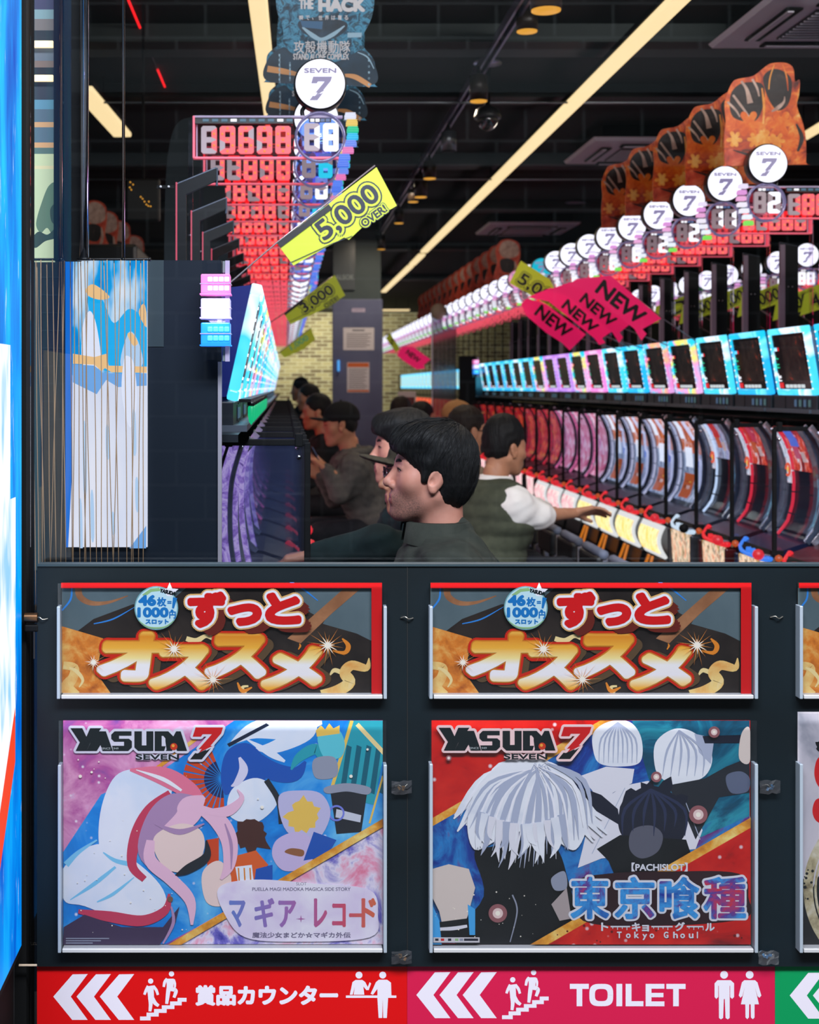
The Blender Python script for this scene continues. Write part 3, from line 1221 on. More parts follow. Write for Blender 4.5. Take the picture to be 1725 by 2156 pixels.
def logo(pr, ox, oy, halo=None):
    """wordmark and slashed seven, upper left of a poster; ox, oy shift from the first poster"""
    c = conv(2.3, 100 + ox, 1490 + oy)
    parts = [[(113, 97), (170, 97), (190, 138), (208, 97), (262, 97), (208, 170), (190, 207), (138, 207), (158, 165)],
             [(190, 207), (238, 112), (284, 112), (318, 207), (268, 207), (258, 178), (240, 207)],
             [(408, 112), (326, 112), (310, 128), (310, 148), (324, 162), (372, 162), (372, 182), (314, 182), (320, 207), (392, 207), (410, 190), (410, 160), (396, 148), (348, 148), (348, 133), (408, 133)],
             [(422, 112), (458, 112), (458, 180), (480, 180), (480, 112), (514, 112), (514, 207), (440, 207), (422, 190)],
             [(520, 112), (586, 112), (610, 136), (610, 160), (578, 205), (572, 160), (572, 146), (562, 134), (554, 134), (554, 184), (574, 184), (566, 207), (520, 207)],
             [(574, 207), (600, 155), (624, 112), (646, 112), (677, 207), (628, 207), (618, 178), (604, 207)]]
    sev_r = [(718, 93), (851, 93), (842, 122), (790, 182), (800, 183), (734, 216), (748, 197), (732, 199), (797, 126), (752, 126), (744, 138), (704, 138)]
    sev_b = [(793, 193), (748, 248), (691, 248), (716, 217), (727, 219), (770, 200), (768, 206)]
    if halo:
        for q in parts + [sev_r, sev_b]:
            q = c(*q)
            for t in range(16):
                dx, dy = 5.2 * math.cos(t * PI / 8), 5.2 * math.sin(t * PI / 8)
                pr.poly([(x + dx, y + dy) for x, y in q], halo)
        pr.text('SEVEN', 100 + ox + 428 / 2.3, 1490 + oy + 221 / 2.3, 100 + ox + 638 / 2.3, 1490 + oy + 251 / 2.3, halo, bold=4.2, nb=14)
        pr.up()
    for q in parts:
        pr.poly(c(*q), dkgreen)
    pr.poly(c(*sev_r), red_p).poly(c(*sev_b), black_p)
    pr.text('SEVEN', 100 + ox + 428 / 2.3, 1490 + oy + 222 / 2.3, 100 + ox + 638 / 2.3, 1490 + oy + 250 / 2.3, dkgreen, bold=0.7)
    pr.up()
    x, y = c((613, 186))[0]
    pr.circle(x, y, 7.5, PM('ball_red', (214, 58, 24)), 20)
    pr.up().circle(x - 1.5, y - 2, 3.2, PM('ball_amber', (250, 170, 60)), 14)
    pr.text('SINCE 1949', *c((262, 190))[0], *c((345, 200))[0], PM('tiny_white', (190, 196, 196)))
    pr.up()


# ---- upper banners
gold = M('print_gold_gradient', (250, 190, 80), rough=0.4, spec=0.3)
n = NT(gold)
zz = n.sep(n.coord('Object'))[2]
fz = n.new('ShaderNodeMapRange')
fz.inputs[1].default_value = -(1460 - 1341) * 2.4 / F
fz.inputs[2].default_value = -(1326 - 1341) * 2.4 / F
n.link(zz, fz.inputs[0])
n.link(n.ramp(fz.outputs[0], [(0.0, (222, 120, 28)), (0.10, (246, 176, 60)), (0.20, (252, 226, 170)), (0.30, (246, 238, 240)), (0.46, (246, 240, 238)),
                              (0.56, (250, 226, 150)), (0.72, (244, 178, 62)), (0.90, (226, 140, 36)), (1.0, (250, 200, 90))]), n.b.inputs['Base Color'])
gold_edge = PM('gold_edge', (206, 120, 34))
red_edge = PM('red_edge', (206, 36, 16))
brn = PM('extrude_brown', (92, 70, 46))
brn2 = PM('extrude_maroon', (104, 34, 24))
tan_p = PM('tan', (226, 178, 110))
cream_p = PM('cream', (240, 214, 150))
orange_p = PM('orange', (226, 134, 42))
spark_o = PM('spark_orange', (244, 150, 60))
spark_w = PM('spark_white', (255, 244, 226))
smoke_dk = nebula('banner_ground', [(0.3, (24, 20, 20)), (0.6, (48, 40, 36)), (0.8, (66, 54, 46))], 9, 0.8)
greyteal = nebula('banner_greyteal', [(0.3, (74, 90, 96)), (0.7, (98, 114, 120))], 5, 0.4)
flame = nebula('banner_flame', [(0.25, (150, 66, 24)), (0.5, (222, 128, 44)), (0.75, (240, 196, 110))], 26, 0.5)
flame2 = nebula('banner_flame_pale', [(0.3, (226, 140, 50)), (0.6, (240, 206, 130)), (0.8, (240, 232, 214))], 20, 0.4)
skinb = nebula('banner_copper', [(0.3, (120, 74, 48)), (0.7, (176, 122, 84))], 12, 0.4)
blue_l = PM('line_blue', (50, 130, 210))
st_blue = PM('sticker_blue', (24, 118, 190))
st_face = PM('sticker_face', (196, 228, 236))
st_rim = PM('sticker_rim', (120, 170, 176))
st_green = PM('sticker_green', (150, 190, 130))


def banner(label):
    pr = Print(2.397, 1241, 1341)
    X0, Y0, X1, Y1 = 906, 1226, 1580, 1459
    cl = (X0, Y0, X1, Y1)
    c = conv(1.949, 840, 1180)
    pr.slab([(X0, Y0), (X1, Y0), (X1, Y1), (X0, Y1)], smoke_dk, 0.0012)
    pr.poly(c((130, 112), (640, 112), (560, 180), (420, 180), (260, 240), (180, 300), (130, 340)), greyteal, cl)
    pr.poly(c((1290, 112), (1400, 112), (1400, 330), (1340, 300), (1200, 260)), greyteal, cl)
    pr.poly(c((1080, 112), (1300, 112), (1180, 230), (1120, 200)), greyteal, cl)
    pr.up()
    pr.ribbon(c((196, 112, 14), (205, 150, 13), (250, 175, 10), (320, 172, 6), (400, 145, 2)), skinb, cl)
    pr.ribbon(c((130, 205, 3), (165, 160, 4), (170, 112, 3)), blue_l, cl).ribbon(c((260, 260, 2), (340, 240, 3), (430, 190, 1)), blue_l, cl)
    pr.ribbon(c((1050, 80, 3), (1110, 110, 4), (1180, 165, 2)), blue_l, cl)
    pr.poly(c((1055, 320), (1290, 112), (1360, 112), (1240, 215), (1110, 340)), skinb, cl)
    pr.poly(c((130, 270), (300, 320), (270, 460), (330, 545), (130, 545)), flame, cl)
    pr.up()
    pr.ribbon(c((150, 345, 3), (160, 375, 14), (200, 350, 18), (230, 370, 22), (225, 410, 20), (190, 450, 20), (200, 500, 24), (250, 540, 26)), flame, cl)
    pr.ribbon(c((135, 430, 16), (180, 440, 18), (175, 480, 20), (150, 520, 26), (180, 560, 30)), flame2, cl)
    pr.ribbon(c((160, 440, 3), (190, 455, 8), (215, 490, 6), (200, 520, 2)), cream_p, cl)
    pr.ribbon(c((1230, 470, 3), (1250, 450, 9), (1290, 470, 8), (1300, 500, 4)), cream_p, cl)
    pr.ribbon(c((1390, 400, 2), (1380, 440, 14), (1320, 430, 20), (1290, 460, 22), (1310, 500, 24), (1260, 535, 24), (1200, 560, 30)), flame2, cl)
    pr.ribbon(c((1280, 320, 3), (1305, 350, 10), (1290, 378, 8), (1240, 370, 3)), orange_p, cl)
    pr.ribbon(c((640, 320, 10), (680, 330, 12), (720, 310, 8), (760, 320, 10), (780, 300, 4)), cream_p, cl)
    pr.ribbon(c((880, 545, 10), (870, 520, 6), (895, 515, 4)), cream_p, cl).ribbon(c((850, 500, 3), (870, 535, 8), (910, 520, 3)), orange_p, cl)
    pr.ribbon(c((1100, 365, 2), (1108, 350, 4), (1104, 340, 1)), orange_p, cl)
    # katakana: extrusion, outlines, gold face
    G = [('オ', 981, 1327, 1137, 1437), ('ス', 1092, 1354, 1227, 1454), ('ス', 1209, 1331, 1345, 1431), ('メ', 1327, 1357, 1461, 1455)]
    pr.up()
    for g, a, b, e, f in G:
        for q in range(1, 5):
            pr.text(g, a, b, e, f, brn, bold=12.5, nb=26, shear=0.16, shift=(q * 4.2, q * 2.6 if q * 2.6 + f + 6 < Y1 else 0))
    pr.up()
    for g, a, b, e, f in G:
        pr.text(g, a - 5, b - 4, e + 5, f + 4, red_edge, bold=16, nb=26, shear=0.16)
        pr.up()
    for g, a, b, e, f in G:
        pr.text(g, a, b, e, f, gold_edge, bold=10.5, nb=26, shear=0.16)
    pr.up()
    for g, a, b, e, f in G:
        pr.text(g, a + 2.5, b + 2.5, e - 2.5, f - 2.5, gold, bold=7.8, nb=26, shear=0.16)
    # hiragana with white and tan outline on a maroon block
    B = (1174, 1248, 1412, 1316)
    pr.up()
    H = [('ず', 1170, 1243, 1254, 1322), ('っ', 1254, 1268, 1329, 1318), ('と', 1333, 1245, 1412, 1315)]
    for q in range(1, 6):
        for g, a, b, e, f in H:
            pr.text(g, a, b, e, f, brn2, bold=10, nb=10, shift=(q * 4, q * 3.2))
    pr.up()
    for g, a, b, e, f in H:
        pr.text(g, a - 7, b - 7, e + 7, f + 7, tan_p, bold=14.5, nb=26)
    pr.up()
    for g, a, b, e, f in H:
        pr.text(g, a - 4, b - 4, e + 4, f + 4, white_p, bold=11.2, nb=26)
    pr.up()
    for g, a, b, e, f in H:
        pr.text(g, a + 1, b + 1, e - 1, f - 1, red_p, bold=6.0, nb=26)
    # red frame
    pr.up().rect(X0, Y0, X1, 1237, red_p).rect(1558, 1237, X1, Y1, red_p)
    # sparkles
    for i, (x, y, r) in enumerate(((974, 1393, 40), (1143, 1365, 50), (1225, 1429, 46), (1466, 1357, 52))):
        pr.up().star(x, y, r, spark_o, 16, 0.07, 0.3 + i, i + 3)
        pr.up().star(x, y, r * 0.5, spark_w, 12, 0.22, 0.1 + i, i + 9)
    # sticker
    x, y = 1106, 1279
    pr.up().circle(x, y, 46, st_rim).circle(x + 20, y - 38, 1, st_rim)
    pr.up().circle(x, y, 43.5, st_face)
    pr.up().poly([(x - 30, y - 28), (x - 12, y - 41), (x + 6, y - 43), (x + 10, y - 36), (x - 10, y - 34), (x - 24, y - 24)], st_green)
    pr.star(x + 28, y - 34, 20, white_p, 5, 0.45, -PI / 2, 2)
    pr.up()
    pr.text('YASUDA', 1113, 1241, 1147, 1250, dkgreen, bold=0.9, ang=-14)
    pr.text('46', 1068, 1251, 1106, 1275, st_blue, bold=2.2, nb=8)
    pr.text('枚', 1107, 1256, 1127, 1276, st_blue, bold=0.9, nb=8).text('=', 1129, 1264, 1138, 1270, st_blue, bold=0.7)
    pr.text('1000', 1066, 1277, 1132, 1299, st_blue, bold=1.9, nb=8)
    pr.text('円', 1133, 1286, 1147, 1301, st_blue, bold=0.7)
    pr.text('スロット', 1083, 1302, 1132, 1313, st_blue, bold=0.8)
    pr.poly([(1141, 1256), (1150, 1258), (1143, 1280), (1139, 1279)], st_blue).circle(1139, 1285, 3.2, st_blue, 14)
    pr.ribbon([(1070, 1306, 0.8), (1090, 1319, 1.5), (1122, 1319, 1.5), (1142, 1306, 0.8)], st_green)
    return tag(pr.build('recommendation_banner'), label, 'banner', 'red-edged recommendation banners')


b2 = banner('orange Japanese recommendation banner in the upper row, right one seen whole')
for dx, lab in ((-776, 'orange Japanese recommendation banner in the upper row, left one seen whole'), (774, 'orange Japanese recommendation banner cut off by the right edge')):
    o = b2.copy()
    COL.objects.link(o)
    o.location.x += dx * 2.397 / F
    o['label'] = lab

# ---- poster one: pale pastel swirls
gold_bar = nebula('gold_bar', [(0.3, (176, 90, 24)), (0.5, (236, 160, 50)), (0.7, (252, 222, 130))], 7, 0.3, vs=(3, 1, 3))
neb_pink = nebula('pink_sky', [(0.28, (60, 70, 160)), (0.45, (190, 90, 160)), (0.6, (232, 160, 200)), (0.75, (210, 220, 245))], 9, 0.8, 46)
neb_blue = nebula('blue_sky', [(0.25, (0, 80, 180)), (0.5, (20, 140, 226)), (0.75, (120, 205, 245))], 7, 0.8, 40)
neb_red = nebula('red_blue_cloud', [(0.28, (40, 40, 150)), (0.40, (120, 110, 200)), (0.50, (236, 224, 242)), (0.60, (240, 150, 180)), (0.72, (224, 40, 80))], 9, 1.6)
glow = nebula('pale_glow', [(0.3, (226, 206, 238)), (0.6, (246, 238, 250))], 10, 0.5)
palew = nebula('pale_cloth', [(0.3, (208, 224, 246)), (0.55, (238, 240, 250)), (0.8, (248, 248, 252))], 5, 0.4)
pink1, pink2, pink3 = PM('pink', (236, 120, 150)), PM('rose', (206, 62, 92)), PM('pale_pink', (240, 190, 214))
mauve, plum = PM('mauve', (178, 140, 180)), PM('plum', (66, 50, 80))
skyb, deepb, cyanb = PM('sky', (70, 170, 235)), PM('deep_blue', (26, 84, 178)), PM('cyan', (130, 205, 240))
navyp, teal1, teal2 = PM('navy', (22, 34, 60)), PM('teal', (40, 160, 176)), PM('dark_teal', (16, 96, 116))
peach, brown1, yel = PM('peach', (244, 214, 206)), PM('brown', (74, 40, 34)), PM('yellow', (240, 196, 90))
lilac, fanr, fand = PM('lilac', (196, 190, 226)), PM('fan_red', (210, 70, 30)), PM('fan_dark', (30, 40, 90))
chr_, greyp = PM('charcoal', (34, 38, 46)), PM('grey', (150, 154, 172))

pr = Print(2.397, 469, 1752)
X0, Y0, X1, Y1 = 133, 1517, 806, 1988
cl = (X0, Y0, X1, Y1)
c = conv(2.3, 100, 1490)
pr.slab([(X0, Y0), (X1, Y0), (X1, Y1), (X0, Y1)], neb_pink, 0.0012)
pr.poly(c((560, 300), (905, 62), (1625, 62), (1625, 540), (720, 1065), (560, 1150), (75, 1150), (75, 700), (260, 420)), neb_blue, cl)
pr.poly(c((1625, 560), (1625, 1150), (640, 1150)), neb_red, cl)
pr.up()
# white feathery streaks and blue sweeps at the top
for a in ([(880, 180, 4), (1000, 110, 40), (1180, 90, 60), (1330, 70, 10)], [(1000, 200, 3), (1100, 190, 30), (1250, 120, 40), (1300, 62, 10)], [(960, 150, 2), (1080, 220, 18), (1150, 260, 6)]):
    pr.ribbon(c(*a), palew, cl)
pr.poly(c((870, 175), (1060, 75), (1075, 85), (880, 190)), navyp, cl)
pr.poly(c((1460, 62), (1625, 62), (1625, 250), (1580, 470), (1370, 420)), teal1, cl)
pr.up()
for i in range(5):
    pr.poly(c((1450 + i * 48, 180), (1474 + i * 48, 190), (1440 + i * 48, 420), (1416 + i * 48, 410)), teal2, cl)
pr.line(*c((1475, 62))[0], *c((1380, 380))[0], 7, yel, cl).line(*c((1500, 80))[0], *c((1640, 230))[0], 9, cream_p, cl).line(*c((1625, 330))[0], *c((1560, 560))[0], 4, yel, cl)
# fan
pr.up()
fx, fy = c((850, 345))[0]
for i in range(14):
    a0 = PI * (0.62 + i * 0.065)
    a1 = a0 + PI * 0.05
    pr.poly([(fx + 34 * math.cos(a0), fy - 34 * math.sin(a0)), (fx + 84 * math.cos(a0), fy - 84 * math.sin(a0)), (fx + 84 * math.cos(a1), fy - 84 * math.sin(a1)), (fx + 34 * math.cos(a1), fy - 34 * math.sin(a1))], fanr, cl)
    pr.poly([(fx + 8 * math.cos(a0), fy - 8 * math.sin(a0)), (fx + 40 * math.cos(a0), fy - 40 * math.sin(a0)), (fx + 40 * math.cos(a1), fy - 40 * math.sin(a1))], fand, cl)
pr.line(*c((520, 300))[0], *c((760, 120))[0], 8, gold_bar, cl)
pr.poly(c((770, 640), (830, 630), (830, 760), (775, 780)), fanr, cl)
# blue swirl
pr.up()
pr.blob(c((870, 210), (960, 170), (1040, 230), (1060, 330), (1010, 420), (930, 390), (860, 420), (840, 320)), deepb, cl)
pr.ribbon(c((1000, 250, 40), (1100, 310, 44), (1200, 320, 34), (1250, 260, 6)), deepb, cl)
pr.ribbon(c((1180, 300, 4), (1220, 240, 22), (1300, 200, 26), (1330, 260, 10)), teal1, cl)
pr.blob(c((1310, 130), (1400, 100), (1440, 170), (1420, 240), (1340, 240)), PM('aqua', (96, 200, 214)), cl)
pr.poly(c((1300, 110), (1325, 85), (1345, 105), (1365, 75), (1385, 100), (1415, 85), (1415, 125), (1305, 140)), yel, cl)
pr.blob(c((1290, 250), (1390, 240), (1400, 330), (1300, 340)), greyp, cl)
pr.up()
pr.blob(c((890, 400), (1000, 340), (1090, 380), (1110, 470), (1000, 560), (880, 520)), palew, cl)
pr.ribbon(c((930, 240, 6), (950, 300, 22), (920, 360, 16), (890, 380, 3)), PM('pale_lilac', (222, 216, 240)), cl)
pr.ribbon(c((1060, 350, 14), (1120, 450, 14), (1140, 560, 20)), chr_, cl)
# dark drum
pr.poly(c((1370, 400), (1550, 400), (1520, 600), (1400, 610)), chr_, cl)
pr.up().blob(c((1345, 385), (1450, 365), (1560, 385), (1550, 420), (1450, 405), (1355, 415)), greyp, cl)
pr.poly(c((1400, 490), (1520, 520), (1515, 555), (1395, 530)), PM('silver', (206, 208, 222)), cl)
x, y = c((1400, 510))[0]
pr.up().ring(x, y, 13, 17, PM('violet_ring', (120, 130, 220)))
# warm bursts in the middle
pr.blob(c((1120, 430), (1230, 400), (1330, 420), (1370, 520), (1300, 640), (1160, 600)), lilac, cl)
pr.up().star(*c((1235, 520))[0], 44, yel, 11, 0.7, 0.2, 5)
pr.blob(c((1110, 640), (1210, 600), (1290, 650), (1270, 760), (1150, 790), (1090, 720)), PM('lavender', (206, 186, 226)), cl)
pr.poly(c((1290, 600), (1400, 640), (1350, 720), (1240, 740)), deepb, cl)
pr.up().blob(c((1180, 680), (1240, 690), (1230, 720), (1150, 700)), PM('belt', (150, 96, 62)), cl)
pr.star(*c((985, 620))[0], 52, brown1, 13, 0.66, 0.1, 8)
pr.poly(c((900, 720), (1010, 690), (1070, 760), (1000, 830), (880, 850)), PM('orange_red', (226, 96, 40)), cl)
pr.poly(c((1010, 780), (1090, 760), (1090, 850), (1000, 860)), deepb, cl)
pr.up().poly(c((910, 770), (990, 760), (1000, 850), (930, 890)), palew, cl)
for i in range(3):
    pr.line(*c((925 + i * 28, 775))[0], *c((930 + i * 28, 860))[0], 3, PM('orange', (226, 134, 42)), cl)
pr.blob(c((750, 800), (830, 740), (890, 820), (860, 950), (770, 940)), peach, cl)
# large white petals with rose rims and pink plumes, left
pr.up()
pr.blob(c((80, 930), (75, 780), (240, 660), (420, 740), (560, 880), (560, 1010), (380, 1030), (180, 960)), palew, cl)
pr.blob(c((250, 660), (262, 480), (330, 330), (450, 295), (560, 330), (600, 420), (480, 560), (410, 740), (300, 745)), palew, cl)
pr.up()
pr.ribbon(c((240, 640, 4), (150, 700, 10), (90, 760, 16)), cyanb, cl).ribbon(c((270, 700, 3), (330, 740, 10), (420, 760, 12)), cyanb, cl)
pr.ribbon(c((110, 930, 2), (230, 850, 10), (330, 770, 6)), cyanb, cl).ribbon(c((420, 820, 2), (320, 900, 8), (240, 940, 3)), cyanb, cl)
pr.ribbon(c((400, 300, 6), (560, 330, 44), (690, 400, 40), (760, 460, 8)), pink1, cl)
pr.ribbon(c((600, 420, 26), (500, 500, 34), (430, 620, 30), (410, 760, 22), (470, 830, 16)), pink2, cl)
pr.ribbon(c((150, 985, 10), (300, 1010, 26), (460, 1030, 26), (570, 980, 20), (590, 900, 6)), pink2, cl)
pr.up()
pr.ribbon(c((430, 300, 2), (560, 345, 10), (650, 400, 6)), white_p, cl)
pr.ribbon(c((720, 430, 4), (620, 470, 60), (540, 560, 70), (480, 700, 40), (560, 800, 20)), mauve, cl)
pr.ribbon(c((760, 430, 10), (700, 480, 60), (660, 540, 50), (560, 590, 10)), pink3, cl)
pr.blob(c((520, 620), (640, 560), (740, 590), (760, 680), (700, 780), (600, 790), (530, 720)), peach, cl)
pr.up()
pr.ribbon(c((700, 470, 10), (820, 540, 40), (880, 640, 40), (880, 760, 28), (840, 830, 6)), pink3, cl)
pr.ribbon(c((760, 500, 10), (870, 500, 26), (940, 440, 14), (920, 395, 3)), pink3, cl)
pr.ribbon(c((500, 640, 20), (500, 740, 30), (600, 830, 30), (690, 930, 26), (700, 1050, 6)), pink3, cl)
pr.ribbon(c((520, 560, 4), (640, 600, 14), (760, 560, 3)), mauve, cl).ribbon(c((860, 560, 3), (890, 660, 8), (890, 780, 2)), mauve, cl)
pr.ribbon(c((620, 810, 3), (680, 780, 22), (770, 720, 20), (770, 640, 4)), chr_, cl)
pr.poly(c((75, 1150), (80, 1060), (180, 1000), (360, 1060), (560, 1060), (640, 960), (620, 1040), (540, 1150)), plum, cl)
pr.up().ribbon(c((600, 960, 4), (610, 1040, 8), (560, 1140, 4)), mauve, cl).circle(*c((595, 925))[0], 6, PM('brooch', (130, 90, 70)), 14)
for i in range(26):
    rg = random.Random(i)
    x, y = c((rg.uniform(80, 700), rg.uniform(200, 1120)))[0]
    if X0 + 4 < x < X1 - 4:
        pr.circle(x, y, rg.uniform(0.6, 1.7), spark_w, 8)
# gold bar and lettering
pr.up().poly(c((575, 1150), (1625, 535), (1625, 575), (640, 1150)), gold_bar, cl)
pr.up().blob(c((830, 870), (1000, 830), (1300, 850), (1560, 880), (1600, 1000), (1560, 1110), (1200, 1130), (960, 1110), (860, 1000)), glow, cl)
pr.up()
grey_l = PM('title_grey', (120, 110, 140))
grad_t = M('print_title_blend', (150, 100, 170), rough=0.42, spec=0.3)
n = NT(grad_t)
mr = n.new('ShaderNodeMapRange')
mr.inputs[1].default_value = 0.02
mr.inputs[2].default_value = 0.29
n.link(n.sep(n.coord('Object'))[0], mr.inputs[0])
n.link(n.ramp(mr.outputs[0], [(0.0, (110, 130, 205)), (0.4, (170, 110, 180)), (0.75, (214, 80, 110)), (1.0, (226, 110, 70))]), n.b.inputs['Base Color'])
pr.text('SLOT', *c((1205, 843))[0], *c((1255, 858))[0], grey_l)
pr.text('PUELLA MAGI MADOKA MAGICA SIDE STORY', *c((992, 868))[0], *c((1468, 885))[0], grey_l, bold=0.2)
for g, a, b, e, f in (('マ', 880, 930, 960, 1062), ('ギ', 1002, 918, 1100, 1062), ('ア', 1118, 930, 1205, 1062), ('レ', 1290, 920, 1355, 1062), ('コ', 1378, 945, 1445, 1060), ('ー', 1460, 992, 1530, 1012), ('ド', 1520, 918, 1592, 1062)):
    pr.text(g, *c((a, b))[0], *c((e, f))[0], grad_t, bold=1.9, nb=6)
pr.star(*c((1228, 1020))[0], 16, grad_t, 4, 0.12, 0, 4)
pr.text('魔法少女まどか☆マギカ外伝', *c((992, 1084))[0], *c((1468, 1112))[0], grey_l, bold=0.35)
for i in range(3):
    pr.rect(*c((90, 1112 + i * 11))[0], *c((300 - i * 40, 1117 + i * 11))[0], greyp)
for k, (a, b) in enumerate(((150, 250), (205, 190), (160, 330), (250, 260), (215, 310), (1040, 480), (1020, 440), (1550, 200), (1470, 330))):
    x, y = c((a, b))[0]
    pr.circle(x, y, 1.6 + (k % 3), spark_w, 10)
pr.up()
logo(pr, 0, 0, halo=PM('halo_pale', (226, 222, 236)))
tag(pr.build('poster'), 'pastel blue and pink slot machine poster with white swirls, lower left', 'poster')

# ---- poster two: red ground, white plume burst
neb_r = nebula('red_splatter', [(0.28, (120, 10, 12)), (0.42, (200, 16, 14)), (0.62, (222, 34, 22)), (0.8, (236, 90, 50))], 8, 1.2, 34)
neb_d = nebula('blue_splatter', [(0.25, (20, 16, 60)), (0.42, (24, 60, 150)), (0.55, (40, 130, 200)), (0.66, (110, 40, 120)), (0.8, (200, 60, 120))], 9, 1.5)
neb_t = nebula('teal_splatter', [(0.25, (8, 30, 50)), (0.45, (10, 90, 120)), (0.6, (40, 150, 170)), (0.8, (30, 70, 160))], 10, 1.5)
plume = nebula('plume', [(0.3, (214, 218, 232)), (0.5, (238, 238, 244)), (0.8, (248, 248, 252))], 4, 0.3, vs=(1, 1, 3))
coat, coat_s = PM('coat', (232, 228, 236)), PM('coat_shade', (178, 184, 206))
flesh, flesh_s = PM('pale_flesh', (224, 206, 196)), PM('flesh_shade', (176, 160, 158))
ink2 = PM('ink_navy', (22, 26, 44))
title_fill = nebula('title_cosmos', [(0.28, (20, 40, 150)), (0.48, (60, 160, 230)), (0.58, (90, 60, 150)), (0.7, (220, 50, 50))], 14, 1.0)

pr = Print(2.397, 1244, 1752)
X0, Y0, X1, Y1 = 909, 1517, 1580, 1987
cl = (X0, Y0, X1, Y1)
c = conv(2.0175, 870, 1490)
pr.slab([(X0, Y0), (X1, Y0), (X1, Y1), (X0, Y1)], neb_r, 0.0012)
pr.poly(c((80, 500), (860, 52), (1430, 52), (1430, 480), (560, 1000), (80, 1000)), neb_d, cl)
pr.poly(c((930, 52), (1430, 52), (1430, 460), (1200, 560), (1000, 300)), neb_t, cl)
pr.up()
pr.poly(c((80, 470), (800, 52), (870, 52), (80, 505)), gold_bar, cl)
# pale masses at the upper right
pr.blob(c((770, 200), (765, 110), (830, 60), (920, 60), (970, 130), (965, 230), (880, 250), (800, 240)), plume, cl)
pr.blob(c((1030, 260), (1030, 150), (1110, 90), (1200, 110), (1270, 200), (1240, 290), (1130, 330), (1070, 310)), plume, cl)
pr.poly(c((1195, 110), (1280, 130), (1265, 240), (1215, 190)), coat_s, cl)
pr.up()
for i in range(9):
    pr.ribbon(c((870, 62, 2), (800 + i * 18, 130, 4), (790 + i * 20, 235, 1)), coat_s, cl, 4)
for i in range(6):
    pr.ribbon(c((1130, 95, 2), (1080 + i * 30, 180, 5), (1060 + i * 34, 290, 1)), coat_s, cl, 4)
pr.poly(c((710, 290), (820, 250), (940, 260), (930, 320), (850, 360), (800, 420), (760, 350)), coat, cl)
pr.poly(c((760, 420), (900, 330), (1000, 310), (1060, 380), (1160, 370), (1230, 520), (1200, 600), (800, 640), (700, 680), (720, 600)), coat, cl)
pr.poly(c((1080, 330), (1240, 300), (1330, 250), (1430, 210), (1430, 360), (1300, 380), (1200, 560), (1150, 440)), chr_, cl)
pr.up()
pr.line(*c((760, 620))[0], *c((900, 340))[0], 1.6, coat_s, cl).line(*c((1010, 320))[0], *c((1040, 500))[0], 1.6, coat_s, cl).line(*c((1150, 380))[0], *c((1220, 560))[0], 1.6, coat_s, cl)
pr.blob(c((1330, 290), (1390, 270), (1430, 300), (1420, 355), (1350, 360)), PM('steel', (96, 104, 128)), cl)
pr.poly(c((1230, 120), (1400, 115), (1430, 90), (1430, 150), (1240, 150)), ink2, cl)
pr.blob(c((1395, 110), (1430, 88), (1430, 230), (1385, 215)), flesh, cl)
pr.poly(c((720, 340), (800, 370), (870, 430), (880, 500), (780, 440), (720, 380)), ink2, cl)
# black burst
pr.up().star(*c((1020, 450))[0], 92, ink2, 19, 0.78, 0.2, 12)
pr.blob(c((880, 430), (950, 350), (1040, 335), (1140, 400), (1160, 520), (1100, 590), (960, 600), (880, 530)), ink2, cl)
pr.poly(c((780, 600), (880, 540), (1160, 560), (1180, 620), (1040, 700), (860, 720), (830, 650)), black_p, cl)
pr.up().blob(c((930, 520), (1010, 500), (1060, 540), (1040, 610), (970, 640), (920, 600)), PM('smoke_grey', (92, 92, 106)), cl)
for i in range(7):
    pr.ribbon(c((1010, 345, 3), (900 + i * 42, 430, 7), (890 + i * 44, 545 - (i % 3) * 20, 1)), PM('ink_blue', (40, 48, 78)), cl, 4)
# white plume burst and dark cloth
pr.up()
pr.blob(c((260, 620), (330, 590), (560, 560), (650, 700), (660, 1000), (180, 1000), (300, 800)), black_p, cl)
rg = random.Random(21)
for i in range(46):
    t = i / 45
    a = PI * (1.08 - 1.22 * t)
    L = 170 + rg.uniform(-40, 130)
    x0_, y0_ = 520, 380
    ex, ey = x0_ + L * 1.12 * math.cos(a) - 60 + 40 * t, y0_ - L * 0.62 * math.sin(a) + 60
    if i % 3 == 0:
        pr.up()
    pr.ribbon(c((520, 250, 10), ((520 + ex) / 2 - 30, (280 + ey) / 2 - 30, 34), (ex, ey + 60, 3)), plume if i % 4 else coat, cl, 5)
pr.up()
pr.blob(c((230, 480), (280, 320), (420, 215), (560, 220), (680, 310), (740, 470), (690, 600), (600, 560), (480, 520), (360, 560), (260, 600)), plume, cl)
pr.up()
for i in range(30):
    t = i / 29
    sx, sy = 540 + rg.uniform(-30, 30), 240 + rg.uniform(-10, 20)
    ex, ey = 200 + 560 * t, 470 + 190 * math.sin(PI * t) * 0.9 + rg.uniform(-20, 40)
    pr.ribbon(c((sx, sy, 1), ((sx + ex) / 2 + (t - 0.5) * 120, (sy + ey) / 2 - 50, 5 + 3 * (i % 3)), (ex, ey, 0.8)), coat_s if i % 3 else white_p, cl, 5)
    if i % 10 == 9:
        pr.up()
for i in range(30):
    t = rg.uniform(0, 1)
    L = rg.uniform(40, 150) * (1.1 - 0.5 * abs(t - 0.45))
    x_ = 250 + 440 * t
    y_ = 470 + 60 * math.sin(PI * t)
    pr.ribbon(c((x_ + 40 * (0.5 - t), y_ - 40, 16), (x_, y_ + L * 0.5, rg.uniform(7, 15)), (x_ + rg.uniform(-34, 30), y_ + L, 0.8)), (plume, coat, plume, coat_s)[i % 4], cl, 4)
pr.up()
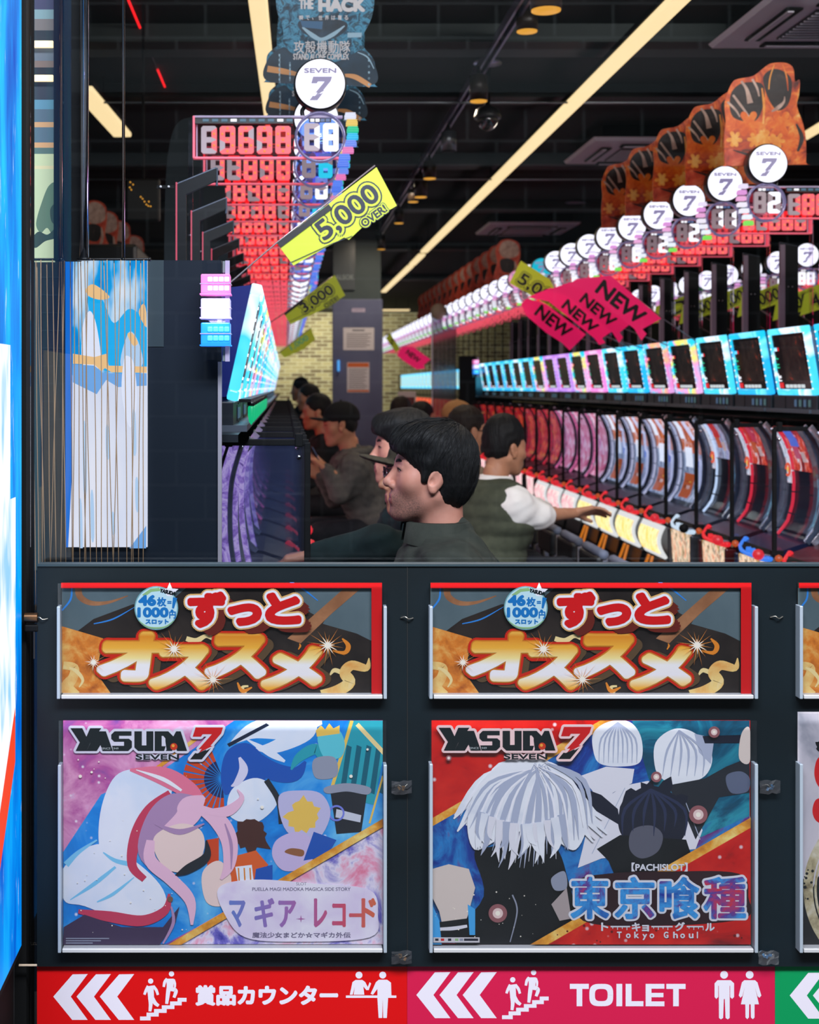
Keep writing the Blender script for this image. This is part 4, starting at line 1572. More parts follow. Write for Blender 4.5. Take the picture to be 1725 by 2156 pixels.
pr.ribbon(c((420, 790, 3), (440, 860, 3), (410, 990, 2)), greyp, cl).blob(c((585, 720), (640, 690), (650, 760), (600, 770)), greyp, cl)
pr.poly(c((585, 830), (650, 760), (670, 890), (620, 900)), flesh_s, cl)
# pale upright shape and cuff, left
pr.poly(c((80, 680), (150, 660), (235, 680), (262, 760), (230, 880), (200, 950), (130, 950), (110, 860), (80, 800)), flesh, cl)
pr.up().poly(c((110, 905), (225, 890), (232, 975), (120, 985)), black_p, cl).ribbon(c((110, 935, 6), (170, 932, 8), (228, 922, 6)), coat, cl)
pr.poly(c((80, 830), (110, 900), (120, 1000), (80, 1000)), skyb, cl).poly(c((230, 830), (262, 850), (262, 960), (238, 960)), skyb, cl)
for (a, b, r) in ((358, 868, 26), (1208, 450, 26), (1030, 290, 15), (1275, 100, 16), (150, 210, 8)):
    x, y = c((a, b))[0]
    pr.circle(x, y, r * 0.75, PM('flare_rose', (150, 92, 96)), 24)
    pr.up().circle(x, y, r * 0.42, PM('flare_pale', (236, 206, 200)), 20)
    pr.up().circle(x, y, r * 0.2, spark_w, 14)
for i in range(22):
    x, y = c((rg.uniform(90, 540), rg.uniform(760, 980)))[0]
    pr.circle(x, y, rg.uniform(0.6, 1.8), spark_w, 8)
# lower red field and gold bar
pr.up().poly(c((1430, 480), (1430, 1000), (500, 1000)), neb_r, cl)
pr.up().poly(c((495, 1000), (1430, 462), (1430, 505), (570, 1000)), gold_bar, cl)
pr.up()
rg = random.Random(3)
for i in range(26):
    x, y = c((rg.uniform(600, 1420), rg.uniform(800, 990)))[0]
    pr.circle(x, y, rg.uniform(0.8, 3.2), PM('dark_red', (110, 8, 10)), 10)
pr.up().blob(c((690, 740), (820, 700), (1100, 690), (1380, 700), (1420, 800), (1400, 890), (1050, 920), (720, 900)), PM('title_shadow', (44, 14, 22)), cl)
pr.up()
halo_w = PM('halo_white', (226, 224, 232))
T = [('東', 665, 712, 830, 892), ('京', 852, 712, 1022, 892), ('喰', 1042, 712, 1212, 892), ('種', 1228, 712, 1410, 892)]
for g, a, b, e, f in T:
    pr.text(g, *c((a - 9, b - 9))[0], *c((e + 9, f + 9))[0], halo_w, bold=7.0, nb=26)
pr.up()
for g, a, b, e, f in T:
    pr.text(g, *c((a, b))[0], *c((e, f))[0], title_fill, bold=2.6, nb=10)
pr.text('【PACHISLOT】', *c((924, 652))[0], *c((1162, 690))[0], halo_w, bold=0.6)
for g, a, b, e, f in (('ト', 795, 906, 826, 942), ('キ', 925, 906, 962, 944), ('ョ', 968, 916, 998, 944), ('グ', 1108, 904, 1150, 942), ('ル', 1236, 908, 1276, 942)):
    pr.text(g, *c((a, b))[0], *c((e, f))[0], halo_w, bold=0.9)
for a, e in ((835, 918), (1008, 1098), (1158, 1228)):
    pr.rect(*c((a, 920))[0], *c((e, 926))[0], halo_w)
    for k in range(4):
        pr.rect(*c((a + 8 + k * 20, 926))[0], *c((a + 11 + k * 20, 932 + (k * 5) % 9))[0], halo_w)
for g, x in zip('TokyoGhoul', (862, 900, 935, 970, 1000, 1060, 1100, 1130, 1166, 1200)):
    h = 944 if g in 'TkGhl' else 952
    pr.text(g, *c((x, h if g != 'y' else 954))[0], *c((x + (20 if g not in 'l' else 5), 972 if g != 'y' else 980))[0], halo_w, bold=0.6)
pr.rect(*c((84, 968))[0], *c((280, 990))[0], PM('label_white', (214, 208, 212)))
pr.up()
for i, x in enumerate((92, 116, 146, 176, 196, 214)):
    pr.rect(*c((x, 973))[0], *c((x + (14 if i < 5 else 60), 983))[0], (ink2, red_p, ink2, PM('sticker_green'), greyp, ink2)[i])
pr.up()
logo(pr, 773.5, -2.5, halo=PM('halo_rose', (255, 214, 212)))
tag(pr.build('poster'), 'red slot machine poster with a white plume burst, lower centre', 'poster')

# ---- poster three at the right edge
cloud = nebula('storm_cloud', [(0.28, (110, 118, 132)), (0.45, (190, 184, 194)), (0.7, (222, 212, 218))], 4, 0.6)
brass = nebula('brass_ring', [(0.3, (96, 80, 54)), (0.5, (190, 176, 140)), (0.7, (232, 226, 210))], 22, 0.4)
pr = Print(2.397, 2014, 1742)
X0, Y0, X1, Y1 = 1680, 1499, 2352, 1988
cl = (X0, Y0, X1, Y1)
pr.slab([(X0, Y0), (X1, Y0), (X1, Y1), (X0, Y1)], cloud, 0.0012)
pr.blob([(1684, 1900), (1692, 1850), (1705, 1880), (1740, 1830), (1850, 1800), (2100, 1820), (2352, 1790), (2352, 1988), (1684, 1988)], PM('ash_black', (26, 28, 30)), cl)
pr.up()
for x, y, rx, ry in ((1732, 1628, 17, 34), (1728, 1708, 17, 26), (1790, 1640, 40, 60), (1850, 1680, 40, 50)):
    pr.blob([(x - rx, y), (x - rx * 0.6, y - ry * 0.9), (x + rx * 0.4, y - ry), (x + rx, y - ry * 0.2), (x + rx * 0.7, y + ry), (x - rx * 0.5, y + ry * 0.8)], red_p, cl)
pr.star(1730, 1572, 20, black_p, 9, 0.6, 0.3, 6)
pr.up().ring(1880, 1872, 168, 188, brass, 64)
pr.up().ring(1880, 1872, 160, 165, brass, 64)
for i in range(14):
    rg = random.Random(i + 40)
    pr.circle(rg.uniform(1684, 1712), rg.uniform(1830, 1900), rg.uniform(1, 4), PM('ash_black'), 9)
tag(pr.build('poster'), 'grey cloud poster with red blots and brass ring, cut by right edge', 'poster')

# ---- clear acrylic holders with aluminium rails
rail_m = M('rail_aluminium', (176, 188, 202), rough=0.35, metal=0.35)
rail_b = M('rail_bottom', (196, 196, 200), rough=0.4, metal=0.2)
cover_m = glassy('cover_sheet', (250, 251, 253), refl=0.018, rough=0.06)


def holder(label, x0, y0, x1, y1, yr):
    d = 2.40
    k = d / F
    o = thing('sign_holder', label, 'sign holder', W((x0 + x1) / 2, y1, d), 'acrylic sign holders on the board')
    w, h, hr = (x1 - x0) * k, (y1 - y0) * k, (y1 - yr) * k
    for sx in (-1, 1):
        mb = MB()
        mb.box((sx * (w / 2 - 0.003), -0.011, hr / 2), (0.0062, 0.022, hr), rail_m, bev=0.0012)
        mb.build('side_rail', o)
    mb = MB()
    mb.box((0, -0.0105, 0.0036), (w - 0.016, 0.021, 0.0072), rail_b, bev=0.0012)
    mb.build('bottom_rail', o)
    mb = MB()
    mb.box((0, -0.0172, h / 2), (w - 0.002, 0.0016, h - 0.002), cover_m)
    mb.build('cover', o)
    return o


holder('clear sign holder around the upper left orange banner', 124, 1224, 813, 1466, 1273)
holder('clear sign holder around the upper orange banner left of the right edge', 902, 1224, 1588, 1466, 1273)
holder('clear sign holder around the orange banner cut by the right edge', 1675, 1222, 2362, 1466, 1272)
holder('clear sign holder around the pastel blue and pink poster', 126, 1511, 813, 1996, 1604)
holder('clear sign holder around the red poster with the white burst', 902, 1511, 1588, 1996, 1602)
holder('clear sign holder around the grey cloud poster at the right edge', 1675, 1497, 2362, 1996, 1602)

# ---- direction signs along the bottom
sgn_w = PM('sign_white', (214, 208, 222), 0.5)


def chevrons(pr, ox, oy, k=1.96):
    for i in range(3):
        c = conv(k, ox + i * 96 / k, oy)
        pr.poly(c((300, 140), (362, 139), (292, 232), (362, 328), (298, 328), (220, 232)), sgn_w)


def stair_icon(pr, ox, oy, k=1.96):
    c = conv(k, ox, oy)
    pr.poly(c((578, 330), (622, 330), (622, 314), (655, 314), (655, 299), (688, 299), (688, 283), (720, 283), (720, 268), (750, 268), (750, 253), (770, 253), (770, 237),
              (733, 237), (733, 252), (702, 252), (702, 268), (668, 268), (668, 283), (636, 283), (636, 298), (605, 298), (605, 314), (578, 314)), sgn_w)
    # walker going down
    x, y = c((622, 168))[0]
    pr.circle(x, y, 5.6, sgn_w, 20)
    pr.ribbon(c((618, 188, 15), (622, 215, 13), (624, 240, 12)), sgn_w)
    pr.ribbon(c((612, 188, 6), (602, 208, 6), (596, 224, 5)), sgn_w).ribbon(c((632, 188, 6), (645, 205, 6), (652, 225, 5)), sgn_w)
    pr.ribbon(c((620, 236, 9), (622, 262, 8), (619, 293, 6)), sgn_w).ribbon(c((628, 236, 8), (640, 258, 8), (655, 270, 6)), sgn_w)
    # climber
    x, y = c((708, 138))[0]
    pr.circle(x, y, 5.6, sgn_w, 20)
    pr.ribbon(c((702, 158, 16), (702, 185, 14), (700, 206, 13)), sgn_w)
    pr.ribbon(c((690, 158, 6), (680, 172, 6), (676, 192, 5)), sgn_w).ribbon(c((716, 162, 6), (722, 178, 5), (722, 195, 4)), sgn_w)
    pr.ribbon(c((696, 200, 9), (692, 230, 8), (688, 262, 6)), sgn_w).ribbon(c((706, 200, 9), (726, 208, 8), (718, 236, 6)), sgn_w)


def sign_face(x0, x1, mat, cx):
    pr = Print(2.409, cx, 2096)
    pr.slab([(x0, 2035), (x1, 2035), (x1, 2160), (x0, 2160)], mat, 0.002)
    return pr


pr = sign_face(78, 857.4, PM('sign_red', (198, 5, 9), 0.5), 468)
chevrons(pr, 0, 1980)
stair_icon(pr, 0, 1980)
c = conv(1.96, 0, 1980)
pr.text('賞品カウンター', *c((806, 184))[0], *c((1396, 270))[0], sgn_w, bold=2.4, nb=10)
for x, l, r in ((1482, 1445, 1520), (1580, 1538, 1616)):
    a, b = c((x, 143))[0]
    pr.circle(a, b, 7.3, sgn_w, 24)
pr.poly(c((1455, 172), (1468, 163), (1496, 163), (1508, 172), (1518, 192), (1526, 172), (1532, 178), (1522, 205), (1512, 205), (1500, 190), (1504, 224), (1460, 224), (1464, 192), (1456, 224), (1444, 224)), sgn_w)
pr.rect(*c((1428, 227))[0], *c((1636, 237))[0], sgn_w)
pr.poly(c((1552, 172), (1564, 162), (1598, 162), (1614, 174), (1616, 228), (1602, 228), (1602, 240), (1597, 320), (1582, 320), (1580, 242), (1578, 320), (1563, 320), (1558, 240), (1558, 200), (1540, 224), (1530, 220)), sgn_w)
tag(pr.build('direction_sign'), 'red direction sign with Japanese prize counter text and stairs icon', 'sign')

pr = sign_face(857.8, 1632, PM('sign_pink', (192, 22, 68), 0.5), 1245)
c = conv(1.949, 840, 1980)
for i in range(3):
    q = conv(1.949, 840 + i * 95 / 1.949, 1980)
    pr.poly(q((148, 131), (212, 130), (142, 224), (212, 319), (148, 319), (72, 224)), sgn_w)
stair_icon(pr, 840 + (425 - 578) / 1.955, 1977, 1.955)
rT = lambda a, b, e, f: pr.rect(*c((a, b))[0], *c((e, f))[0], sgn_w)
rT(702, 178, 780, 199), rT(730, 199, 753, 270)
a_, b_ = [(x, y) for x, y in c((830, 224), (846, 224))]
pts_o, pts_i = [], []
for i in range(36):
    t = 2 * PI * i / 36
    se = lambda v, p: math.copysign(abs(v) ** p, v)
    pts_o.append((831 + 49 * se(math.cos(t), 0.62), 224 + 46 * se(math.sin(t), 0.62)))
    pts_i.append((831 + 26 * se(math.cos(t), 0.62), 224 + 25 * se(math.sin(t), 0.62)))
for i in range(36):
    j = (i + 1) % 36
    pr.poly(c(pts_o[i], pts_o[j], pts_i[j], pts_i[i]), sgn_w)
rT(893, 178, 917, 270)
rT(931, 178, 955, 270), rT(955, 249, 1004, 270)
rT(1013, 178, 1037, 270), rT(1037, 178, 1090, 198), rT(1037, 215, 1086, 233), rT(1037, 250, 1090, 270)
rT(1098, 178, 1177, 199), rT(1126, 199, 1149, 270)
a, b = c((1335, 141))[0]
pr.circle(a, b, 8.2, sgn_w, 28)
pr.poly(c((1308, 163), (1362, 163), (1376, 176), (1376, 232), (1368, 240), (1360, 232), (1360, 186), (1358, 186), (1358, 318), (1350, 324), (1341, 318), (1338, 240), (1334, 240), (1331, 318), (1322, 324), (1314, 318), (1313, 186), (1311, 186), (1311, 232), (1303, 240), (1296, 232), (1296, 176)), sgn_w)
a, b = c((1440, 141))[0]
pr.circle(a, b, 8.2, sgn_w, 28)
pr.poly(c((1418, 163), (1462, 163), (1472, 172), (1488, 226), (1480, 235), (1472, 228), (1462, 192), (1478, 262), (1460, 262), (1460, 316), (1453, 323), (1445, 316), (1444, 262), (1438, 262), (1437, 316), (1430, 323), (1423, 316), (1422, 262), (1404, 262), (1420, 192), (1410, 228), (1402, 235), (1395, 226), (1408, 172)), sgn_w)
tag(pr.build('direction_sign'), 'pink direction sign reading TOILET with man and woman icons', 'sign')

pr = sign_face(1632.4, 2400, PM('sign_green', (0, 136, 78), 0.5), 2016)
for i in range(3):
    q = conv(1.949, 840 + 790.5 + i * 95 / 1.949, 1980)
    pr.poly(q((140, 133), (204, 132), (134, 226), (204, 321), (140, 321), (64, 226)), sgn_w)
tag(pr.build('direction_sign'), 'green direction sign with white chevrons at the lower right corner', 'sign')

# ---- tape and wire ties that hold the boards together
tape_m = glassy('clear_tape', (236, 238, 240), refl=0.0, rough=0.25, haze=0.03)
wire_m = M('tie_wire', (180, 172, 160), rough=0.25, metal=0.9)
for i, (px, py, lab) in enumerate(((857, 1301, 'bent wire tie at the board seam between the two whole orange banners'), (1635, 1300, 'bent wire tie on the board left of the cut-off orange banner'),
                                   (845, 1655, 'taped wire tie between the pastel and the red poster, upper one'), (1618, 1654, 'taped wire tie on the board right of the red poster, upper one'),
                                   (845, 2011, 'taped wire tie just above where red and pink signs meet'), (1615, 2012, 'taped wire tie just above where pink and green signs meet'),
                                   (88, 1302, 'bent wire tie at the left edge of the board beside the bracket'))):
    o = thing('wire_tie', lab, 'wire tie', W(px, py, 2.399))
    rg = random.Random(i)
    mb = MB()
    mb.tube(smooth_open([(-0.012, -0.001, 0.0), (-0.004, -0.005, 0.003), (0.003, -0.006, -0.001), (0.012, -0.001, 0.002 * (i % 3))], 5), 0.0011, wire_m, 8)
    mb.build('wire', o)
    if 2 <= i <= 5:
        mb = MB()
        vs, fs = [], []
        for a in range(6):
            for b in range(5):
                vs.append(((a - 2.5) * 0.0075, -0.0075 - rg.uniform(0, 0.004), (b - 2) * 0.006 + rg.uniform(-0.002, 0.002)))
        for a in range(5):
            for b in range(4):
                fs.append((a * 5 + b, a * 5 + b + 1, a * 5 + b + 6, a * 5 + b + 5))
        mb.add(vs, fs, tape_m)
        mb.add([(x, y + 0.0012, z) for x, y, z in vs], fs, tape_m)
        mb.build('tape', o)
        mb = MB()
        for k in range(3):
            mb.box((rg.uniform(-0.008, 0.008), -0.006, rg.uniform(-0.005, 0.005)), (0.006, 0.003, 0.004), (M('tie_amber', (196, 140, 70), rough=0.3, metal=0.6), M('tie_blue', (90, 150, 200), rough=0.3, metal=0.6))[i % 2], R=Matrix.Rotation(k, 3, 'Y'))
        mb.build('crimp', o)
# ------------------------------------------------------------------ slot rows
PITCH = 0.51
XL, XR = -0.12, 2.23           # glass fronts of the left and right rows
GL_RED = EM('digit_red', (255, 96, 104), 1.15)
GL_RED2 = EM('digit_red_core', (255, 130, 70), 1.4)
DIG_OFF = M('digit_off', (150, 138, 144), rough=0.5, emit=(150, 128, 136), es=0.55)
GL_WHITE = EM('digit_white', (255, 252, 255), 1.3)
GL_CYAN = EM('digit_cyan', (20, 200, 230), 1.1)
GL_GREEN = EM('digit_green', (20, 225, 165), 1.0)
EDGE_PINK = M('acrylic_edge_pink', (240, 120, 140), rough=0.2, emit=(255, 96, 116), es=0.45)
EDGE_CLEAR = M('acrylic_edge', (170, 160, 185), rough=0.15, emit=(190, 165, 200), es=0.20)
PINKGLOW = M('acrylic_red_glow', (200, 60, 70), rough=0.3, emit=(255, 88, 106), es=0.95)
ring_m = M('ring_smoke', (90, 84, 110), rough=0.12, metal=0.4, emit=(150, 140, 190), es=0.40)
face_white = EM('badge_white', (250, 246, 255), 1.6)
face_cyan = EM('badge_cyan', (10, 190, 214), 1.0)
face_pink = EM('badge_pink', (240, 150, 190), 1.0)
badge_grey = EM('badge_grey', (158, 146, 186), 0.85)
blue_glow = EM('blue_glow_panel', (90, 150, 240), 0.5)
sheet_m = glassy('display_sheet', (244, 240, 248), refl=0.03)

SEG = {'0': 'abcdef', '1': 'bc', '2': 'abged', '3': 'abgcd', '4': 'fgbc', '5': 'afgcd', '6': 'afgedc', '7': 'abc', '8': 'abcdefg', '9': 'abcdfg', ' ': ''}


def digit_mesh(ch, lit, core=None, w=0.0485, h=0.086):
    mb = MB()
    t = 0.0165
    x, z = w / 2, h / 2
    r = 0.006
    ix, iz, g = x - t, z - t, t / 2
    S = {'a': [(-x + r, z), (x - r, z), (x, z - r), (ix, iz), (-ix, iz), (-x, z - r)],
         'd': [(-x + r, -z), (-x, -z + r), (-ix, -iz), (ix, -iz), (x, -z + r), (x - r, -z)],
         'b': [(x, z - r), (x, 0), (ix, g), (ix, iz)], 'c': [(x, -z + r), (ix, -iz), (ix, -g), (x, 0)],
         'f': [(-x, z - r), (-ix, iz), (-ix, g), (-x, 0)], 'e': [(-x, -z + r), (-x, 0), (-ix, -g), (-ix, -iz)],
         'g': [(-ix, g), (ix, g), (x, 0), (ix, -g), (-ix, -g), (-x, 0)]}
    for k, q in S.items():
        mb.prism(q, lit if k in SEG[ch] else DIG_OFF, -0.006, 0.006)
        if core and k in SEG[ch]:
            cx_, cz_ = sum(p[0] for p in q) / len(q), sum(p[1] for p in q) / len(q)
            mb.lathe([(0.0045, -0.0005), (0.0045, 0.0005)], core, 8, axis='Y', c=(cx_, -0.0068, cz_))
    return mb.mesh('digit')


DR = {c: digit_mesh(c, GL_RED, GL_RED2) for c in '0123456789 '}
DW = {c: digit_mesh(c, GL_WHITE) for c in '0123456789 '}
DC = {c: digit_mesh(c, GL_CYAN) for c in '2568'}
RAIN_L = [(225, 225, 240), (236, 196, 90), (30, 200, 140), (40, 190, 235), (110, 140, 235), (235, 120, 180), (90, 130, 235), (80, 120, 230)]
RAIN_R = [(240, 225, 245), (226, 150, 214), (240, 170, 214), (245, 235, 245), (245, 240, 248), (240, 245, 250), (130, 230, 90)]


BLUE_SHEET = glassy('blue_lit_sheet', (176, 204, 255), refl=0.08)
ROSE_SHEET = glassy('rose_lit_sheet', (255, 206, 216), refl=0.06)


def seven_poly(x0, y0, x1, y1):
    r = [(718, 93), (851, 93), (842, 122), (790, 182), (800, 183), (734, 216), (748, 197), (732, 199), (797, 126), (752, 126), (744, 138), (704, 138)]
    b = [(793, 193), (748, 248), (691, 248), (716, 217), (727, 219), (770, 200), (768, 206)]
    f = lambda q: [(x0 + (x - 691) / 160 * (x1 - x0), y0 + (y - 93) / 155 * (y1 - y0)) for x, y in q]
    return f(r), f(b)


def badge_mesh(face):
    pr = Print(4.0, 674, 180)
    k = pr.k
    pr.mb.lathe([(54 * k, -0.012), (55.5 * k, -0.006), (55.5 * k, 0.036), (50 * k, 0.04)], blk, 40, axis='Y')
    pr.n = int(0.0135 / pr.dl)
    pr.circle(674, 180, 51.5, face, 44)
    pr.up()
    pr.text('SEVEN', 640, 147, 708, 158, badge_grey, bold=0.9)
    a, b = seven_poly(651, 165, 699, 215)
    pr.poly(a, badge_grey).poly(b, badge_grey)
    return pr.mb.mesh('round_lamp', False)


BADGE = {'w': badge_mesh(face_white), 'c': badge_mesh(face_cyan), 'p': badge_mesh(face_pink)}


def counter(a, label, digs, two, full=True, group=None):
    """flag-mounted data counter; a = +1 when the aisle lies to +X"""
    o = thing('data_counter', label, 'data counter', (0, 0, 0), group)
    x1 = -a * 0.395
    mb = MB()
    # clear housing: sheet with glowing cut edges, header strip with tiny labels
    xs = sorted((x1, a * 0.07))
    for z in (-0.064, 0.064):
        mb.box(((xs[0] + xs[1]) / 2, 0, z), (xs[1] - xs[0], 0.022, 0.006), EDGE_PINK if z < 0 else EDGE_CLEAR)
    mb.box((x1 + a * 0.002, 0, 0), (0.006, 0.03, 0.13), EDGE_PINK)
    mb.box((x1 + a * 0.01, 0.012, 0), (0.004, 0.004, 0.13), EDGE_CLEAR)
    mb.box(((x1 - a * 0.085) / 2, 0.002, 0.052), (abs(x1) - 0.085, 0.018, 0.018), blk)
    for i in range(10):
        mb.box((-a * (0.095 + i * 0.029), -0.0075, 0.053), (0.019, 0.002, 0.008), EM('label_teal', (90, 150, 180), 0.5) if (i * 7 + 3) % 5 else GL_WHITE)
    mb.build('housing', o)
    mb = MB()
    mb.box(((x1 - a * 0.08) / 2, 0.012, 0), (abs(x1) - 0.08, 0.002, 0.12), PINKGLOW_SHEET)
    mb.build('glow_sheet', o)
    for i in range(5):
        ch = digs[i]
        x = -a * (0.1155 + 0.0577 * i) if a < 0 else -0.346 + 0.0577 * i
        d = link_obj('red_digit', DR[ch], o, (x, -0.004, -0.008))
    for i in range(2):
        ch = two[i]
        link_obj('white_digit', (DC if two.endswith('c') and i == 1 else DW)[ch], o, ((-0.0255, 0.0335)[i], -0.006, 0.0))
    mb = MB()
    mb.lathe([(0.072, 0.006), (0.072, -0.018), (0.079, -0.018), (0.079, 0.006)], ring_m, 44, axis='Y', ring=True)
    mb.lathe([(0.071, 0.012), (0.071, 0.014)], BLUE_SHEET if a > 0 else ROSE_SHEET, 36, axis='Y')
    mb.box((0.0, -0.004, 0.053), (0.07, 0.004, 0.012), blk)
    for i in range(4):
        mb.box((-0.024 + i * 0.016, -0.007, 0.053), (0.012, 0.002, 0.009), GL_WHITE if i < 2 else EM('label_blue', (120, 150, 210), 0.5))
    mb.build('ring', o)
    rb = RAIN_L if a > 0 else RAIN_R
    n_ = len(rb)
    for i, c in enumerate(rb):
        t = i / (n_ - 1)
        z = 0.066 - t * 0.15
        x = a * (0.098 + 0.016 * math.sin(PI * min(1, t * 1.15)) - 0.022 * t)
        mb = MB()
        mt = EM('rainbow_%d_%d_%d' % c, c, 1.05)
        for k in range(3):
            mb.box((x - a * 0.004, -0.008, z + (k - 1) * 0.0062), (0.036 - (k == 2) * 0.004, 0.03, 0.0052), mt, bev=0.0015)
        mb.build('rainbow_lamp', o)
    link_obj('round_lamp', BADGE['w'], o, (0.0 if a > 0 else 0.003, -0.01, 0.163 if a > 0 else 0.156))
    mb = MB()
    mb.tube(smooth_open([(-a * 0.05, 0.02, 0.06), (-a * 0.055, 0.02, 0.09), (-a * 0.03, 0.018, 0.115)], 4), 0.007, blk, 8)
    mb.box((-a * 0.405, 0.02, -0.215), (0.014, 0.014, 0.55), sheet_m)
    mb.box((-a * 0.405, 0.02, -0.485), (0.05, 0.04, 0.012), matte_black)
    mb.build('mast', o)
    return o


PINKGLOW_SHEET = glassy('red_lit_sheet', (255, 150, 158), refl=0.04)


def counter_lite(a, name='data_counter'):
    """a far counter as one small mesh"""
    mb = MB()
    x1 = -a * 0.395
    for z in (-0.064, 0.064):
        mb.box((x1 / 2, 0, z), (abs(x1), 0.022, 0.006), EDGE_PINK)
    mb.box((x1, 0, 0), (0.006, 0.03, 0.13), EDGE_PINK)
    for i in range(5):
        x = -a * (0.1155 + 0.0577 * i)
        me = DR['89806'[i]]
        mb.add([(v.co.x + x, v.co.y - 0.004, v.co.z - 0.008) for v in me.vertices], [tuple(p.vertices) for p in me.polygons if p.material_index < 2], PINKGLOW)
    for i in range(2):
        me = DW['8']
        mb.add([(v.co.x + (-0.0255, 0.0335)[i], v.co.y - 0.006, v.co.z) for v in me.vertices], [tuple(p.vertices) for p in me.polygons], GL_WHITE if i or a > 0 else DIG_OFF)
    mb.lathe([(0.070, 0.006), (0.070, -0.018), (0.079, -0.018), (0.079, 0.006)], ring_m, 28, axis='Y', ring=True)
    for i, c in enumerate(RAIN_L if a > 0 else RAIN_R):
        mt = EM('rainbow_%d_%d_%d' % c, c, 1.05)
        mb.box((a * (0.098 + 0.012 * math.sin(i * 0.5)), -0.008, 0.066 - i * 0.021), (0.034, 0.03, 0.017), mt)
    b = BADGE['w']
    z = 0.163 if a > 0 else 0.156
    for p in b.polygons:
        mb.add([(b.vertices[i].co.x, b.vertices[i].co.y - 0.01, b.vertices[i].co.z + z) for i in p.vertices], [tuple(range(len(p.vertices)))], b.materials[p.material_index])
    mb.box((-a * 0.405, 0.02, -0.215), (0.012, 0.012, 0.55), matte_black)
    return mb.mesh(name, False)


# ---- counters of the left row
CZ_L, CZ_R = W(0, 290, 4.0).z, W(0, 427, 5.23).z
CX_L, CX_R = W(674, 0, 4.0).x, W(1612, 0, 5.23).x
rg = random.Random(11)
NUMS_L = ['19698', '17898', '28480', '18381', '06890', '39868', '08888', '16881', '28898', '38086']
TWO_L = ['18', ' 6c', ' 0', ' 8c', '28', '88', ' 8', '08', ' 8', '88']
proto_l = counter(1, 'red data counter nearest the window in the left row, with white SEVEN lamp', NUMS_L[0], TWO_L[0])
proto_l.location = (CX_L, 4.0, CZ_L)


def dup_counter(proto, loc, label, digs, two, badge='w', a=1):
    o = dup(proto, loc, label)
    ch = [c for c in bpy.data.objects if c.parent == o] if False else o['_k'] if '_k' in o else None
    return o


def copy_counter(proto, plist, loc, label, digs, two, badge='w'):
    r = proto.copy()
    COL.objects.link(r)
    r.location = loc
    r['label'] = label
    i = j = 0
    for p in plist:
        c = p.copy()
        COL.objects.link(c)
        c.parent = r
        st = p.name.split('.')[0]
        if st == 'red_digit':
            c.data = DR[digs[i]]
            i += 1
        elif st == 'white_digit':
            c.data = (DC if two.endswith('c') and j == 1 else DW)[two[j]]
            j += 1
        elif st == 'round_lamp':
            c.data = BADGE[badge]
    return r


kl = kids(proto_l)
for k in range(1, 10):
    copy_counter(proto_l, kl, (CX_L, 4.0 + PITCH * k, CZ_L), 'red data counter %s from the window in the left row' % ORD[k], NUMS_L[k], TWO_L[k])
me_l = counter_lite(1)
for k in range(10, 38):
    o = link_obj('data_counter', me_l, None, (CX_L, 4.0 + PITCH * k, CZ_L))
    tag(o, 'red data counter %s from the window in the left row' % ORD[k], 'data counter', None)
NUMS_R = ['18090', '81080', '60188', '80806', '88110', '68808', '08618', '18888', '80088', '88088', '60888', '18008']
TWO_R = [' 2', '11', ' 2', ' 2', ' 8', ' 8', ' 6', ' 8', ' 0', ' 8', ' 8', ' 8']
proto_r = counter(-1, 'red data counter nearest the right edge, under the largest right-hand lamp disc', NUMS_R[0], TWO_R[0])
proto_r.location = (CX_R, 5.23, CZ_R)
kr = kids(proto_r)
for k in range(1, 12):
    copy_counter(proto_r, kr, (CX_R, 5.23 + PITCH * k, CZ_R), 'red data counter %s from the front in the right row' % ORD[k], NUMS_R[k], TWO_R[k], 'c' if k == 9 else ('p' if k == 11 else 'w'))
me_r = counter_lite(-1)
for k in range(12, 42):
    o = link_obj('data_counter', me_r, None, (CX_R, 5.23 + PITCH * k, CZ_R))
    tag(o, 'red data counter %s from the front in the right row' % ORD[k], 'data counter', None)
for o in [x for x in bpy.data.objects if x.get('category') == 'data counter']:
    o['group'] = 'data counters of the left row' if o.location.x < 1 else 'data counters of the right row'

# ---- shared machine materials
cab_m = M('cabinet_black', (20, 20, 24), rough=0.3)
silver_m = M('silver_plastic', (176, 182, 196), rough=0.2, metal=0.75)
dark_gl = M('dark_reel_glass', (6, 7, 9), rough=0.2, spec=0.25)


def art(name, stops, es=1.0, scale=9, vs=(1, 1, 1), dist=1.0, sample=True):
    m = M(name, (10, 10, 10), rough=0.2)
    n = NT(m)
    c = n.ramp(n.noise(n.coord('Object', vs), scale, 4, 0.65, dist).outputs[0], stops)
    n.link(c, n.b.inputs['Emission Color'])
    n.b.inputs['Emission Strength'].default_value = es
    m.cycles.emission_sampling = 'AUTO' if sample else 'NONE'
    return m


A_up = art('art_red_fire', [(0.3, (30, 12, 14)), (0.45, (160, 30, 24)), (0.55, (226, 80, 40)), (0.65, (230, 226, 226)), (0.8, (120, 60, 50))], 1.25, 14)
A_low = art('art_figures', [(0.28, (120, 40, 34)), (0.4, (236, 150, 110)), (0.5, (250, 226, 190)), (0.58, (90, 70, 64)), (0.66, (240, 190, 110)), (0.8, (220, 60, 50))], 1.2, 16, (1, 2.2, 0.7))
A_side = art('art_white_side', [(0.3, (120, 110, 120)), (0.45, (236, 232, 238)), (0.58, (250, 248, 250)), (0.66, (240, 130, 110)), (0.8, (200, 60, 50))], 1.1, 30)
B_up = art('art_orange', [(0.28, (70, 30, 14)), (0.42, (190, 78, 28)), (0.55, (222, 112, 48)), (0.62, (240, 238, 245)), (0.68, (190, 90, 40)), (0.8, (90, 36, 20))], 1.25, 9, (1, 1.5, 1))
